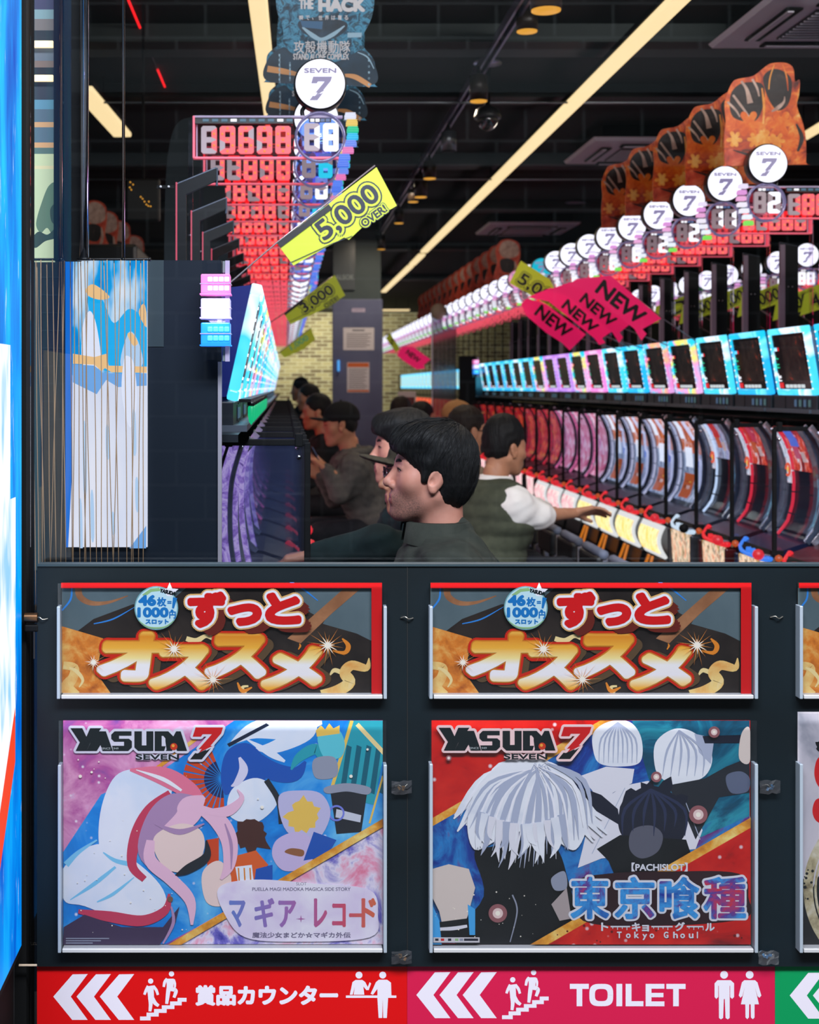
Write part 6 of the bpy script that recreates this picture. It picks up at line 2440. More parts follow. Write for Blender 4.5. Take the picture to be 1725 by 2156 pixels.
def f_cap(a, b, ra, rb=None):
    a, b = np.array(a, float), np.array(b, float)
    rb = ra if rb is None else rb
    ab = b - a
    L2 = float(ab @ ab) + 1e-12

    def f(X, Y, Z):
        x, y, z = X - a[0], Y - a[1], Z - a[2]
        h = np.clip((x * ab[0] + y * ab[1] + z * ab[2]) / L2, 0, 1)
        return np.sqrt((x - h * ab[0]) ** 2 + (y - h * ab[1]) ** 2 + (z - h * ab[2]) ** 2) - (ra + (rb - ra) * h)
    R = max(ra, rb)
    return f, np.minimum(a, b) - R, np.maximum(a, b) + R


class Field:
    def __init__(s, lo, hi, h):
        s.ax = [np.arange(lo[i], hi[i] + h, h) for i in range(3)]
        s.D = np.full([len(a) for a in s.ax], 1.0, np.float32)
        s.h = h

    def _win(s, lo, hi, m):
        w = []
        for i in range(3):
            a = np.searchsorted(s.ax[i], lo[i] - m)
            b = np.searchsorted(s.ax[i], hi[i] + m)
            if b <= a:
                return None
            w.append(slice(max(a - 1, 0), b + 1))
        return tuple(w)

    def add(s, prim, k=0.0, op='u'):
        f, lo, hi = prim
        w = s._win(lo, hi, max(k, 3 * s.h) + s.h)
        if w is None:
            return s
        X, Y, Z = np.meshgrid(s.ax[0][w[0]], s.ax[1][w[1]], s.ax[2][w[2]], indexing='ij', sparse=True)
        d = f(X, Y, Z)
        if op == 'u':
            s.D[w] = smin(s.D[w], d, k)
        else:
            s.D[w] = -smin(-s.D[w], d, k)
        return s

    def fn(s, g):
        X, Y, Z = np.meshgrid(*s.ax, indexing='ij', sparse=True)
        s.D = g(s.D, X, Y, Z).astype(np.float32)
        return s

    def nets(s):
        D, ax = s.D, s.ax
        D[0], D[-1], D[:, 0], D[:, -1], D[:, :, 0], D[:, :, -1] = 1, 1, 1, 1, 1, 1
        ins = D < 0
        c = [ins[i:D.shape[0] - 1 + i, j:D.shape[1] - 1 + j, k:D.shape[2] - 1 + k] for i in (0, 1) for j in (0, 1) for k in (0, 1)]
        anyi = c[0].copy()
        alli = c[0].copy()
        for q in c[1:]:
            anyi |= q
            alli &= q
        act = anyi & ~alli
        I = np.argwhere(act)
        if not len(I):
            return np.zeros((0, 3)), []
        idx = -np.ones(act.shape, np.int64)
        idx[tuple(I.T)] = np.arange(len(I))
        P = np.zeros((len(I), 3))
        N = np.zeros(len(I))
        corners = [(i, j, k) for i in (0, 1) for j in (0, 1) for k in (0, 1)]
        V = {q: D[I[:, 0] + q[0], I[:, 1] + q[1], I[:, 2] + q[2]] for q in corners}
        for a in corners:
            for d_ in range(3):
                if a[d_] == 0:
                    b = list(a)
                    b[d_] = 1
                    b = tuple(b)
                    m = (V[a] < 0) != (V[b] < 0)
                    t = np.where(m, V[a] / np.where(m, V[a] - V[b], 1), 0)
                    for e in range(3):
                        P[:, e] += np.where(m, a[e] + (t if e == d_ else 0), 0)
                    N += m
        P = P / N[:, None] + I
        vs = np.stack([ax[e][0] + P[:, e] * s.h for e in range(3)], 1)
        faces = []
        for d_ in range(3):
            o1, o2 = (d_ + 1) % 3, (d_ + 2) % 3
            sl0 = [slice(None)] * 3
            sl1 = [slice(None)] * 3
            sl0[d_] = slice(0, -1)
            sl1[d_] = slice(1, None)
            ch = ins[tuple(sl0)] != ins[tuple(sl1)]
            E = np.argwhere(ch)
            E = E[(E[:, o1] > 0) & (E[:, o2] > 0) & (E[:, o1] < act.shape[o1]) & (E[:, o2] < act.shape[o2])]
            if not len(E):
                continue

            def at(u, v):
                q = E.copy()
                q[:, o1] -= u
                q[:, o2] -= v
                return idx[tuple(q.T)]
            F4 = np.stack([at(0, 0), at(1, 0), at(1, 1), at(0, 1)], 1)
            flip = ins[tuple(E.T)]
            F4[~flip] = F4[~flip][:, ::-1]
            faces.append(F4)
        return vs, np.concatenate(faces)


def nets_mesh(name, parts, mats, matfn=None):
    """parts: list of (verts, quads, material index); one mesh"""
    V, Fc, MI = [], [], []
    b = 0
    for vs, fs, mi in parts:
        if len(vs) == 0:
            continue
        V.append(vs)
        Fc.append(np.asarray(fs) + b)
        MI.append(np.full(len(fs), mi, np.int32))
        b += len(vs)
    V, Fc, MI = np.concatenate(V), np.concatenate(Fc), np.concatenate(MI)
    me = bpy.data.meshes.new(name)
    me.from_pydata(V.tolist(), [], Fc.tolist())
    for m in mats:
        me.materials.append(m)
    if matfn is not None:
        MI = matfn(V[Fc].mean(1), MI)
    me.polygons.foreach_set('material_index', MI.astype(np.int32))
    me.polygons.foreach_set('use_smooth', np.ones(len(Fc), bool))
    me.update()
    return me


def rot_yp(yaw, pitch):
    """head frame (x forward, y left, z up) to world; yaw from +X, pitch up"""
    cy, sy, cp, sp = math.cos(yaw), math.sin(yaw), math.cos(pitch), math.sin(pitch)
    return np.array([[cy * cp, -sy, -cy * sp], [sy * cp, cy, -sy * sp], [sp, 0, cp]])


def skin(name, col, col2):
    m = M(name, col, rough=0.5, spec=0.4)
    n = NT(m)
    n.link(n.ramp(n.noise(n.coord('Object'), 22, 4, 0.6).outputs[0], [(0.3, col), (0.7, col2)]), n.b.inputs['Base Color'])
    n.bump(n.noise(n.coord('Object'), 420, 2).outputs[0], 0.12, 0.001)
    n.b.inputs['Subsurface Weight'].default_value = 0.08
    n.b.inputs['Subsurface Radius'].default_value = (0.01, 0.004, 0.002)
    return m


skin_a = skin('skin_warm', (212, 152, 128), (196, 132, 112))
skin_h = skin('skin_stubbled', (214, 152, 130), (200, 134, 114))
n = NT(skin_h)
_old = n.b.inputs['Base Color'].links[0].from_socket
_s = n.sep(n.coord('Object'))
_a = n.new('ShaderNodeMapRange', interpolation_type='SMOOTHSTEP')
_a.inputs[1].default_value, _a.inputs[2].default_value = 1.130, 1.085
n.link(n.math('ADD', _s[2], n.math('MULTIPLY', _s[0], 0.35)), _a.inputs[0])
_b = n.new('ShaderNodeMapRange', interpolation_type='SMOOTHSTEP')
_b.inputs[1].default_value, _b.inputs[2].default_value = -0.010, -0.050
n.link(_s[0], _b.inputs[0])
_st = n.noise(n.coord('Object'), 300, 2)
n.link(n.mix(n.math('MULTIPLY', n.math('MULTIPLY', _a.outputs[0], _b.outputs[0]), n.math('MULTIPLY', _st.outputs[0], 1.1)), _old, (70, 62, 60)), n.b.inputs['Base Color'])
skin_b = skin('skin_tan', (194, 140, 108), (178, 122, 92))
lip_m = M('lips', (150, 86, 78), rough=0.45)
eye_w = M('eye_white', (214, 208, 200), rough=0.2)
eye_d = M('eye_dark', (20, 14, 12), rough=0.1)


def hair_mat(name, col, col2):
    m = M(name, col, rough=0.6, spec=0.22)
    n = NT(m)
    no = n.noise(n.coord('Object', (60, 60, 9)), 3.0, 4, 0.6, 0.4)
    n.link(n.ramp(no.outputs[0], [(0.3, col), (0.7, col2)]), n.b.inputs['Base Color'])
    n.bump(no.outputs[0], 0.6, 0.004)
    return m


hair_k = hair_mat('hair_black', (10, 10, 11), (26, 25, 25))
hair_b = hair_mat('hair_dark_brown', (22, 17, 14), (44, 34, 28))


def cloth(name, a, b, scale=30, bump=0.25, rough=0.85):
    m = M(name, a, rough=rough, spec=0.2)
    n = NT(m)
    no = n.noise(n.coord('Object'), scale, 4, 0.6)
    n.link(n.ramp(no.outputs[0], [(0.3, a), (0.7, b)]), n.b.inputs['Base Color'])
    n.bump(n.noise(n.coord('Object'), scale * 9, 2).outputs[0], bump, 0.002)
    return m


def head_field(h, fine=True):
    f = Field((-0.15, -0.115, -0.235), (0.155, 0.115, 0.165), h)
    f.add(f_ell((-0.004, 0, 0.045), (0.090, 0.076, 0.088)))
    f.add(f_ell((-0.036, 0, 0.02), (0.054, 0.066, 0.070)), 0.03)
    f.add(f_ell((0.036, 0, 0.0), (0.060, 0.064, 0.095)), 0.03)
    f.add(f_ell((0.045, 0, -0.062), (0.046, 0.048, 0.055)), 0.03)
    for s in (-1, 1):
        f.add(f_cap((-0.006, s * 0.054, -0.048), (0.058, s * 0.020, -0.106), 0.018, 0.015), 0.03)
        f.add(f_sph((0.058, s * 0.044, -0.022), 0.026), 0.03)
    f.add(f_sph((0.077, 0, -0.108), 0.018), 0.022)
    f.add(f_ell((0.076, 0, -0.070), (0.022, 0.030, 0.026)), 0.02)
    f.add(f_cap((-0.028, 0, -0.05), (-0.058, 0, -0.235), 0.055, 0.062), 0.035)
    for s in (-1, 1):
        f.add(f_cap((0.090, s * 0.012, 0.024), (0.074, s * 0.045, 0.022), 0.010), 0.018)
        f.add(f_sph((0.100, s * 0.032, 0.002), 0.013), 0.014, 's')
        f.add(f_ell((0.078, s * 0.032, 0.002), (0.0145, 0.017, 0.0125)), 0.004)
    f.add(f_cap((0.089, 0, 0.016), (0.112, 0, -0.030), 0.0075, 0.0105), 0.014)
    f.add(f_sph((0.1135, 0, -0.036), 0.0112), 0.008)
    for s in (-1, 1):
        f.add(f_sph((0.101, s * 0.0135, -0.042), 0.0085), 0.007)
        f.add(f_cap((0.0925, s * 0.020, 0.0105), (0.0845, s * 0.045, 0.0080), 0.0052), 0.006)
        f.add(f_cap((0.0905, s * 0.022, -0.0090), (0.0835, s * 0.042, -0.0090), 0.0045), 0.006)
        if fine:
            f.add(f_ell((0.108, s * 0.007, -0.0495), (0.005, 0.004, 0.004)), 0.002, 's')
    f.add(f_cap((0.0955, -0.015, -0.0675), (0.0955, 0.015, -0.0675), 0.0068), 0.008)
    f.add(f_cap((0.094, -0.012, -0.0795), (0.094, 0.012, -0.0795), 0.0075), 0.008)
    if fine:
        f.add(f_cap((0.104, -0.020, -0.0735), (0.104, 0.020, -0.0735), 0.0022), 0.003, 's')
    t = 0.25
    R = [[math.cos(t), 0, -math.sin(t)], [0, 1, 0], [math.sin(t), 0, math.cos(t)]]
    for s in (-1, 1):
        f.add(f_ell((0.002, s * 0.080, -0.006), (0.020, 0.0095, 0.034), R), 0.006)
        f.add(f_sph((0.006, s * 0.079, -0.035), 0.009), 0.006)
        if fine:
            f.add(f_ell((0.007, s * 0.090, -0.004), (0.011, 0.007, 0.020), R), 0.003, 's')
            f.add(f_ell((0.012, s * 0.086, -0.012), (0.007, 0.006, 0.010), R), 0.003, 's')
    return f


def hair_field(style, h):
    f = Field((-0.19, -0.14, -0.17), (0.19, 0.14, 0.21), h)
    if style == 'sweep':
        f.add(f_ell((-0.008, 0, 0.050), (0.102, 0.096, 0.098)))
        f.add(f_ell((-0.040, 0, -0.002), (0.068, 0.086, 0.086)), 0.03)
        f.add(f_ell((0.050, 0, 0.080), (0.074, 0.080, 0.052)), 0.03)
        f.add(f_cap((0.045, 0.055, 0.09), (0.104, 0.05, 0.062), 0.03, 0.014), 0.03)
        f.add(f_cap((0.045, -0.055, 0.09), (0.104, -0.05, 0.062), 0.03, 0.014), 0.03)
        f.add(f_ell((0.112, 0, -0.035), (0.072, 0.094, 0.088)), 0.010, 's')
        for s in (-1, 1):
            f.add(f_ell((0.056, s * 0.09, -0.060), (0.036, 0.045, 0.070)), 0.010, 's')
            f.add(f_ell((0.008, s * 0.098, -0.030), (0.026, 0.036, 0.042)), 0.008, 's')
            f.add(f_cap((0.026, s * 0.074, 0.03), (0.033, s * 0.072, -0.014), 0.012, 0.004), 0.012)
        f.add(f_ell((-0.02, 0, -0.16), (0.13, 0.14, 0.075)), 0.02, 's')
    elif style in ('short', 'tall'):
        up = 0.012 if style == 'tall' else 0.0
        f.add(f_ell((-0.010, 0, 0.050 + up), (0.102, 0.088, 0.094 + up)))
        f.add(f_ell((-0.040, 0, 0.005), (0.064, 0.078, 0.075)), 0.03)
        f.add(f_ell((0.100, 0, -0.035), (0.062, 0.085, 0.090)), 0.012, 's')
        for s in (-1, 1):
            f.add(f_ell((0.040, s * 0.09, -0.052), (0.036, 0.045, 0.060)), 0.010, 's')
            f.add(f_ell((-0.004, s * 0.095, -0.024), (0.028, 0.034, 0.042)), 0.008, 's')
        f.add(f_ell((-0.02, 0, -0.150), (0.13, 0.14, 0.085)), 0.02, 's')
    elif style == 'bob':
        f.add(f_ell((-0.020, 0, 0.050), (0.120, 0.100, 0.104)))
        f.add(f_ell((-0.045, 0, -0.02), (0.080, 0.096, 0.110)), 0.04)
        f.add(f_ell((0.055, 0, 0.070), (0.066, 0.080, 0.060)), 0.03)
        f.add(f_ell((0.112, 0, -0.055), (0.066, 0.080, 0.092)), 0.012, 's')
    elif style == 'fringe':
        # only the hair below a cap
        f.add(f_ell((-0.040, 0, 0.012), (0.066, 0.082, 0.082)))
        for s in (-1, 1):
            f.add(f_cap((0.010, s * 0.074, 0.03), (0.016, s * 0.072, -0.012), 0.014, 0.005), 0.01)
            f.add(f_ell((-0.002, s * 0.097, -0.024), (0.026, 0.034, 0.040)), 0.008, 's')
        f.add(f_ell((0.08, 0, -0.05), (0.075, 0.1, 0.1)), 0.01, 's')
        f.add(f_ell((-0.02, 0, -0.150), (0.13, 0.14, 0.075)), 0.02, 's')

    def strands(D, X, Y, Z):
        ph = np.arctan2(Y, X + 0.03)
        r = np.sqrt((X + 0.03) ** 2 + Y ** 2)
        return D + 0.0011 * np.sin(ph * 23 + 7 * np.sin(Z * 21 + ph * 3) + 45 * r) + 0.0008 * np.sin(ph * 71 + 4 * np.sin(Z * 47) + Z * 60) + 0.0016 * np.sin(ph * 7 + 50 * r + Z * 30)
    f.fn(strands)
    return f


def cap_field(h):
    f = Field((-0.14, -0.12, -0.02), (0.22, 0.12, 0.18), h)
    f.add(f_ell((-0.012, 0, 0.048), (0.112, 0.090, 0.096)))
    f.add(f_ell((-0.01, 0, -0.06), (0.2, 0.2, 0.092)), 0.004, 's')
    f.add(f_ell((0.118, 0, 0.040), (0.072, 0.070, 0.010), [[math.cos(0.2), 0, -math.sin(0.2)], [0, 1, 0], [math.sin(0.2), 0, math.cos(0.2)]]), 0.012)
    f.add(f_sph((-0.012, 0, 0.146), 0.007), 0.004)
    return f


def hand_parts(wrist, dirv, palm_n, h, curl=0.6, elbow=None, mirror=1, r0=0.030):
    """forearm stub, palm, four fingers of unequal length and a side thumb; returns (verts, faces)"""
    w = np.array(wrist, float)
    d = np.array(dirv, float)
    d /= np.linalg.norm(d)
    nrm = np.array(palm_n, float)
    nrm -= d * (nrm @ d)
    nrm /= np.linalg.norm(nrm)
    sd = np.cross(d, nrm) * mirror
    el = np.array(elbow, float) if elbow is not None else w - d * 0.06
    pts = np.stack([w, el, w + d * 0.22 + sd * 0.1, w + d * 0.22 - sd * 0.1, w + d * 0.2 + nrm * 0.12, w - nrm * 0.06])
    f = Field(pts.min(0) - 0.06, pts.max(0) + 0.06, h)
    f.add(f_cap(el, w, r0 * 1.25 if elbow is not None else r0, 0.024))
    kn = []
    for i in range(4):
        o = (i - 1.5) * 0.021
        p0 = w + sd * o * 0.6 + d * 0.01
        p1 = w + d * (0.083 - abs(i - 1.2) * 0.004) + sd * o
        f.add(f_cap(p0, p1, 0.0155, 0.0115), 0.012)
        kn.append(p1)
    L = (0.043, 0.048, 0.045, 0.035)
    for i, p in enumerate(kn):
        a = curl * (0.55 + 0.12 * i)
        q = p
        ang = 0.0
        r = 0.0092 if i < 3 else 0.0080
        for j, sc_ in enumerate((1.0, 0.62, 0.46)):
            ang += a * (0.8 if j == 0 else 1.0)
            e = q + (d * math.cos(ang) + nrm * math.sin(ang)) * L[i] * sc_ + sd * (i - 1.5) * 0.0022
            f.add(f_cap(q, e, r, r * 0.92), 0.004 if j else 0.008)
            q, r = e, r * 0.92
    t0 = w + d * 0.024 - sd * 0.020 + nrm * 0.006
    t1 = t0 + d * 0.034 - sd * 0.026 + nrm * 0.014
    t2 = t1 + d * 0.030 - sd * 0.006 + nrm * 0.014
    f.add(f_cap(t0, t1, 0.0145, 0.0105), 0.012)
    f.add(f_cap(t1, t2, 0.0100, 0.0082), 0.004)
    return f.nets()


def V3(*a):
    return np.array(a, float)


def person(label, H, yaw, pitch=0.0, hair='short', hairm=None, skinm=None, res=0.006, top=None, top_name='jacket', cap=None, glasses=False, mask=None, lean=0.12,
           arms=None, collar='stand', hands=None, rig=0.009, vest=None, seat_z=0.455, nk=0.170, hood=False, lips=True, neck_fwd=0.0, twist=0.0, sleeves=True):
    """seated figure. H: point between the ears; yaw: facing in the ground plane from +X; arms: {'l': (elbow, wrist), 'r': ...} world points"""
    H = V3(*H)
    hairm = hairm or hair_k
    skinm = skinm or skin_a
    R = rot_yp(yaw, pitch)
    f2 = V3(math.cos(yaw + twist), math.sin(yaw + twist), 0)
    l2 = V3(-math.sin(yaw + twist), math.cos(yaw + twist), 0)
    up = V3(0, 0, 1)
    o = thing('person', label, 'person', (H[0], H[1], 0), 'players in the hall')
    base = V3(H[0], H[1], 0)
    toL = lambda vs: vs - base          # mesh coordinates relative to the root Empty
    headw = lambda vs: vs @ R.T + H
    N = H + R @ V3(-0.048, 0, -nk)
    S = N - up * 0.045
    hip = S - f2 * lean
    hip[2] = seat_z + 0.085
    sh = {s: S + l2 * 0.165 * (1 if s == 'l' else -1) - up * 0.035 + f2 * 0.0 for s in 'lr'}
    A = {}
    for s in 'lr':
        sg = 1 if s == 'l' else -1
        if arms and s in arms:
            A[s] = (V3(*arms[s][0]), V3(*arms[s][1]))
        else:
            e = sh[s] + f2 * 0.13 - up * 0.235 + l2 * sg * 0.04
            wv = e + f2 * 0.215 - l2 * sg * 0.10 + up * 0.01
            A[s] = (e, wv)
    legs = {}
    for s in 'lr':
        sg = 1 if s == 'l' else -1
        hp = hip + l2 * 0.085 * sg - up * 0.01
        kn = hp + f2 * 0.36 + l2 * 0.05 * sg
        kn[2] = seat_z + 0.075
        an = kn + f2 * 0.02 + l2 * 0.01 * sg
        an[2] = 0.085
        legs[s] = (hp, kn, an)
    fine = res < 0.005
    # body: head, neck, trunk, limbs and hands in one mesh
    hv, hf = head_field(res, fine).nets()
    hv = headw(hv)
    parts = [(toL(hv), hf, 0)]
    allp = np.stack([hip, S, N] + [q for s in 'lr' for q in A[s]] + [q for s in 'lr' for q in legs[s]])
    lo, hi = allp.min(0) - 0.20, allp.max(0) + 0.20
    fb = Field(lo, hi, max(rig * 1.6, 0.014))
    fb.add(f_cap(N + up * 0.06, S, 0.052, 0.06))
    fb.add(f_cap(sh['l'], sh['r'], 0.055), 0.05)
    fb.add(f_cap(S - up * 0.12 + l2 * 0.07, S - up * 0.12 - l2 * 0.07, 0.10), 0.07)
    fb.add(f_cap(S - up * 0.10, hip, 0.11, 0.12), 0.08)
    fb.add(f_cap(hip + l2 * 0.08, hip - l2 * 0.08, 0.105), 0.06)
    for s in 'lr':
        fb.add(f_cap(sh[s], A[s][0], 0.048, 0.038), 0.04)
        fb.add(f_cap(A[s][0], A[s][1], 0.036, 0.026), 0.02)
        hp, kn, an = legs[s]
        fb.add(f_cap(hp, kn, 0.078, 0.055), 0.04)
        fb.add(f_cap(kn, an, 0.050, 0.036), 0.03)
        fb.add(f_cap(an - up * 0.03, an - up * 0.045 + f2 * 0.13, 0.036, 0.03), 0.02)
    bv, bf = fb.nets()
    parts.append((toL(bv), bf, 0))
    for s in 'lr':
        sp = (hands or {}).get(s, {})
        e, wv = A[s]
        d = sp.get('dir', wv - e)
        pn = sp.get('palm', -up)
        hvv, hff = hand_parts(wv, d, pn, sp.get('h', max(0.004, res * 0.8)), sp.get('curl', 0.7), e if sp.get('bare') else None, 1 if s == 'l' else -1)
        parts.append((toL(hvv), hff, 0))

    def lipfn(c, mi):
        q = (c + base - H) @ R
        m = (q[:, 0] > 0.085) & (np.abs(q[:, 1]) < 0.021) & (q[:, 2] > -0.087) & (q[:, 2] < -0.0625)
        return np.where(m, 1, mi)
    bm_ = nets_mesh('body', parts, [skinm, lip_m], lipfn if lips and fine else None)
    link_obj('body', bm_, o)
    # eyes and brows
    if fine:
        for s in (-1, 1):
            mb = MB()
            c0 = headw(V3([0.0795, s * 0.032, 0.001])[None] if False else np.array([[0.0795, s * 0.032, 0.001]]))[0] - base
            ax_ = R @ V3(1, s * 0.12, -0.05)
            prof = [(0.0001, -0.0125)] + [(0.0128 * math.sin(t), -0.0128 * math.cos(t)) for t in np.linspace(0.2, PI - 0.5, 9)]
            mb.cyl(Vector(c0) + Vector(ax_) * 0.004, Vector(c0) + Vector(ax_) * 0.0138, 0.0100, eye_w, n=18, r2=0.0055)
            mb.cyl(Vector(c0) + Vector(ax_) * 0.0130, Vector(c0) + Vector(ax_) * 0.0146, 0.0056, eye_d, n=16, r2=0.004)
            uz = R @ V3(0, 0, 1)
            mb.v = [tuple(V3(*p) - uz * (float((V3(*p) - c0) @ uz) * 0.5)) for p in mb.v]
            mb.build('eye', o)
            mb = MB()
            br = headw(np.array([[0.1005, s * 0.013, 0.021], [0.0965, s * 0.029, 0.0265], [0.0815, s * 0.049, 0.0225]])) - base
            mb.tube(smooth_open([tuple(p) for p in br], 4), [0.002, 0.0030, 0.0036, 0.004, 0.004, 0.0036, 0.003, 0.0024, 0.0015], hairm, 8)
            mb.build('eyebrow', o)
            mb = MB()
            lid = headw(np.array([[0.0945, s * 0.019, 0.003], [0.0962, s * 0.031, 0.0062], [0.089, s * 0.046, 0.002]])) - base
            mb.tube(smooth_open([tuple(p) for p in lid], 4), 0.0016, hairm, 6)
            mb.build('eyelash', o)
    if hair:
        vs, fs = hair_field(hair, max(0.0032, res * 0.8) if fine else max(0.005, res)).nets()
        link_obj('hair', nets_mesh('hair', [(toL(headw(vs)), fs, 0)], [hairm]), o)
        if fine and res < 0.0035:
            # loose strands lying on the hair, running from the crown
            c0 = V3(-0.015, 0, 0.03)
            U = vs - c0
            ln = np.linalg.norm(U, axis=1)
            U = U / ln[:, None]
            g_ = random.Random(5)
            mb = MB()
            crown = V3(-0.35, -0.1, 1.0)
            crown /= np.linalg.norm(crown)
            e1 = np.cross(crown, V3(0, 1, 0))
            e1 /= np.linalg.norm(e1)
            e2 = np.cross(crown, e1)
            for i in range(420):
                ph, t0, t1 = g_.uniform(0, 2 * PI), g_.uniform(0.1, 1.2), g_.uniform(0.5, 1.1)
                sc_ = g_.uniform(0.999, 1.012) if i % 9 else g_.uniform(1.01, 1.035)
                wob = g_.uniform(-0.25, 0.25)
                pts = []
                for k in range(9):
                    th = t0 + t1 * k / 8
                    p_ = ph + wob * k / 8
                    u = crown * math.cos(th) + (e1 * math.cos(p_) + e2 * math.sin(p_)) * math.sin(th)
                    dt = U @ u
                    j = int(dt.argmax())
                    if dt[j] < 0.9985:
                        break
                    pts.append(tuple(headw((c0 + u * ln[j] * (sc_ + 0.004 * k / 8))[None])[0] - base))
                if len(pts) > 3:
                    pts = smooth_open(pts, 2)
                    mb.tube(pts, [0.0011 * (1 - 0.75 * abs(2 * k / (len(pts) - 1) - 0.8)) for k in range(len(pts))], hairm, 4)
            mb.build('hair_strands', o)
    if cap:
        vs, fs = cap_field(max(0.004, res * 0.8)).nets()
        link_obj('cap', nets_mesh('cap', [(toL(headw(vs)), fs, 0)], [cap]), o)
    if glasses:
        mb = MB()
        for s in (-1, 1):
            pts = headw(np.array([[0.108 - 0.012 * abs(math.cos(t)) * (s * math.cos(t) > 0), s * 0.033 + 0.024 * math.cos(t), 0.0 + 0.019 * math.sin(t)] for t in np.linspace(0, 2 * PI, 17)[:-1]])) - base
            mb.tube([tuple(p) for p in pts], 0.0022, blk, 6, closed=True)
            pts = headw(np.array([[0.098, s * 0.058, 0.004], [0.05, s * 0.078, 0.006], [0.0, s * 0.084, 0.008]])) - base
            mb.tube([tuple(p) for p in pts], 0.002, blk, 6)
        pts = headw(np.array([[0.108, -0.011, 0.004], [0.112, 0, 0.006], [0.108, 0.011, 0.004]])) - base
        mb.tube([tuple(p) for p in pts], 0.002, blk, 6)
        g = mb.build('glasses', o)
        mb = MB()
        for s in (-1, 1):
            c_ = headw(np.array([[0.1065, s * 0.033, 0.0]]))[0] - base
            ax_ = Vector(R @ V3(1, 0, 0)) * 0.0006
            mb.cyl(Vector(c_) - ax_, Vector(c_) + ax_, 0.021, glassy('lens_glass', (235, 245, 245), refl=0.14), n=20)
        mb.build('lens', g)
    if mask:
        f = Field((0.02, -0.075, -0.14), (0.15, 0.075, 0.0), 0.006)
        f.add(f_ell((0.07, 0, -0.065), (0.052, 0.058, 0.058)))
        vs, fs = f.nets()
        link_obj('mask', nets_mesh('mask', [(toL(headw(vs)), fs, 0)], [mask]), o)
    # upper garment
    g = Field(lo, hi, rig)
    pf = 0.055 if vest else 0.0
    g.add(f_cap(sh['l'] - up * 0.005, sh['r'] - up * 0.005, 0.074))
    g.add(f_cap(N - up * 0.005 + R @ V3(-0.006, 0, 0), S - up * 0.02, 0.070, 0.10), 0.06)
    g.add(f_cap(S - up * 0.13 + l2 * 0.085, S - up * 0.13 - l2 * 0.085, 0.118), 0.08)
    g.add(f_cap(S - up * 0.10 - f2 * 0.02, hip + up * 0.03, 0.135, 0.150), 0.08)
    g.add(f_cap(hip + l2 * 0.07 + up * 0.02, hip - l2 * 0.07 + up * 0.02, 0.125), 0.06)
    for s in 'lr':
        e, wv = A[s]
        cut = 0.93 if not (hands or {}).get(s, {}).get('bare') else 0.12
        if sleeves:
            g.add(f_cap(sh[s], e, 0.070, 0.056), 0.06)
            g.add(f_cap(e, e + (wv - e) * cut, 0.056, 0.042 if cut > 0.5 else 0.054), 0.03)
    g.add(f_cap(N + up * 0.10 + R @ V3(0.02, 0, 0), N - up * 0.015 + R @ V3(0.012, 0, 0), 0.066, 0.052), 0.006, 's')
    rs = abs(hash(round(H[0] * 997 + H[1] * 13, 3))) % 97 * 0.37

    def folds(D, X, Y, Z):
        a = np.sin(X * 31 + 9 * np.sin(Z * 11 + rs) + rs) * np.sin(Z * 27 + 7 * np.sin(Y * 13 + rs)) * 0.0042
        b = np.sin((X + Y) * 60 + 6 * np.sin(Z * 23 + rs)) * np.sin(Z * 48 + Y * 20) * 0.0018
        return D + a + b
    g.fn(folds)
    gv, gf = g.nets()
    link_obj(top_name, nets_mesh(top_name, [(toL(gv), gf, 0)], [top]), o)
    if vest:
        g = Field(lo, hi, rig)
        g.add(f_cap(sh['l'] - l2 * 0.03, sh['r'] + l2 * 0.03, 0.094))
        g.add(f_cap(S - up * 0.13 + l2 * 0.09, S - up * 0.13 - l2 * 0.09, 0.142), 0.08)
        g.add(f_cap(S - up * 0.10 - f2 * 0.02, hip + up * 0.03, 0.165, 0.178), 0.08)
        g.add(f_cap(hip + l2 * 0.07 + up * 0.02, hip - l2 * 0.07 + up * 0.02, 0.150), 0.06)
        for s in 'lr':
            g.add(f_sph(sh[s] + l2 * (0.075 if s == 'l' else -0.075), 0.080), 0.015, 's')
            g.add(f_cap(sh[s] + l2 * (0.07 if s == 'l' else -0.07), A[s][0] + l2 * (0.03 if s == 'l' else -0.03), 0.072, 0.055), 0.015, 's')
        g.add(f_cap(N + up * 0.1, N - up * 0.03, 0.09, 0.066), 0.01, 's')
        g.fn(lambda D, X, Y, Z: D - 0.008 * np.abs(np.sin(Z * 44)) + 0.004)
        gv, gf = g.nets()
        link_obj('vest', nets_mesh('vest', [(toL(gv), gf, 0)], [vest]), o)
    if collar == 'stand':
        mb = MB()
        ax_ = (N + up * 0.012)
        ring0 = []
        K = 26
        vs = []
        for i in range(K):
            t = 0.30 + (2 * PI - 0.60) * i / (K - 1)
            dirc = R @ V3(math.cos(t) * 0.079 + 0.012, math.sin(t) * 0.074, 0)
            hgt = 0.038 - 0.012 * math.cos(t)
            b0 = N + dirc * 1.06 - up * 0.035
            b1 = N + dirc * 0.98 + up * hgt
            b2 = N + dirc * 1.10 + up * (hgt - 0.004)
            b3 = N + dirc * 1.20 - up * 0.03
            vs += [tuple(q - base) for q in (b0, b1, b2, b3)]
        fs = [(i * 4 + k, i * 4 + k + 1, i * 4 + k + 5, i * 4 + k + 4) for i in range(K - 1) for k in range(3)]
        mb.add(vs, fs, top, True)
        mb.build('collar', o)
    elif collar == 'white':
        mb = MB()
        K = 24
        vs = []
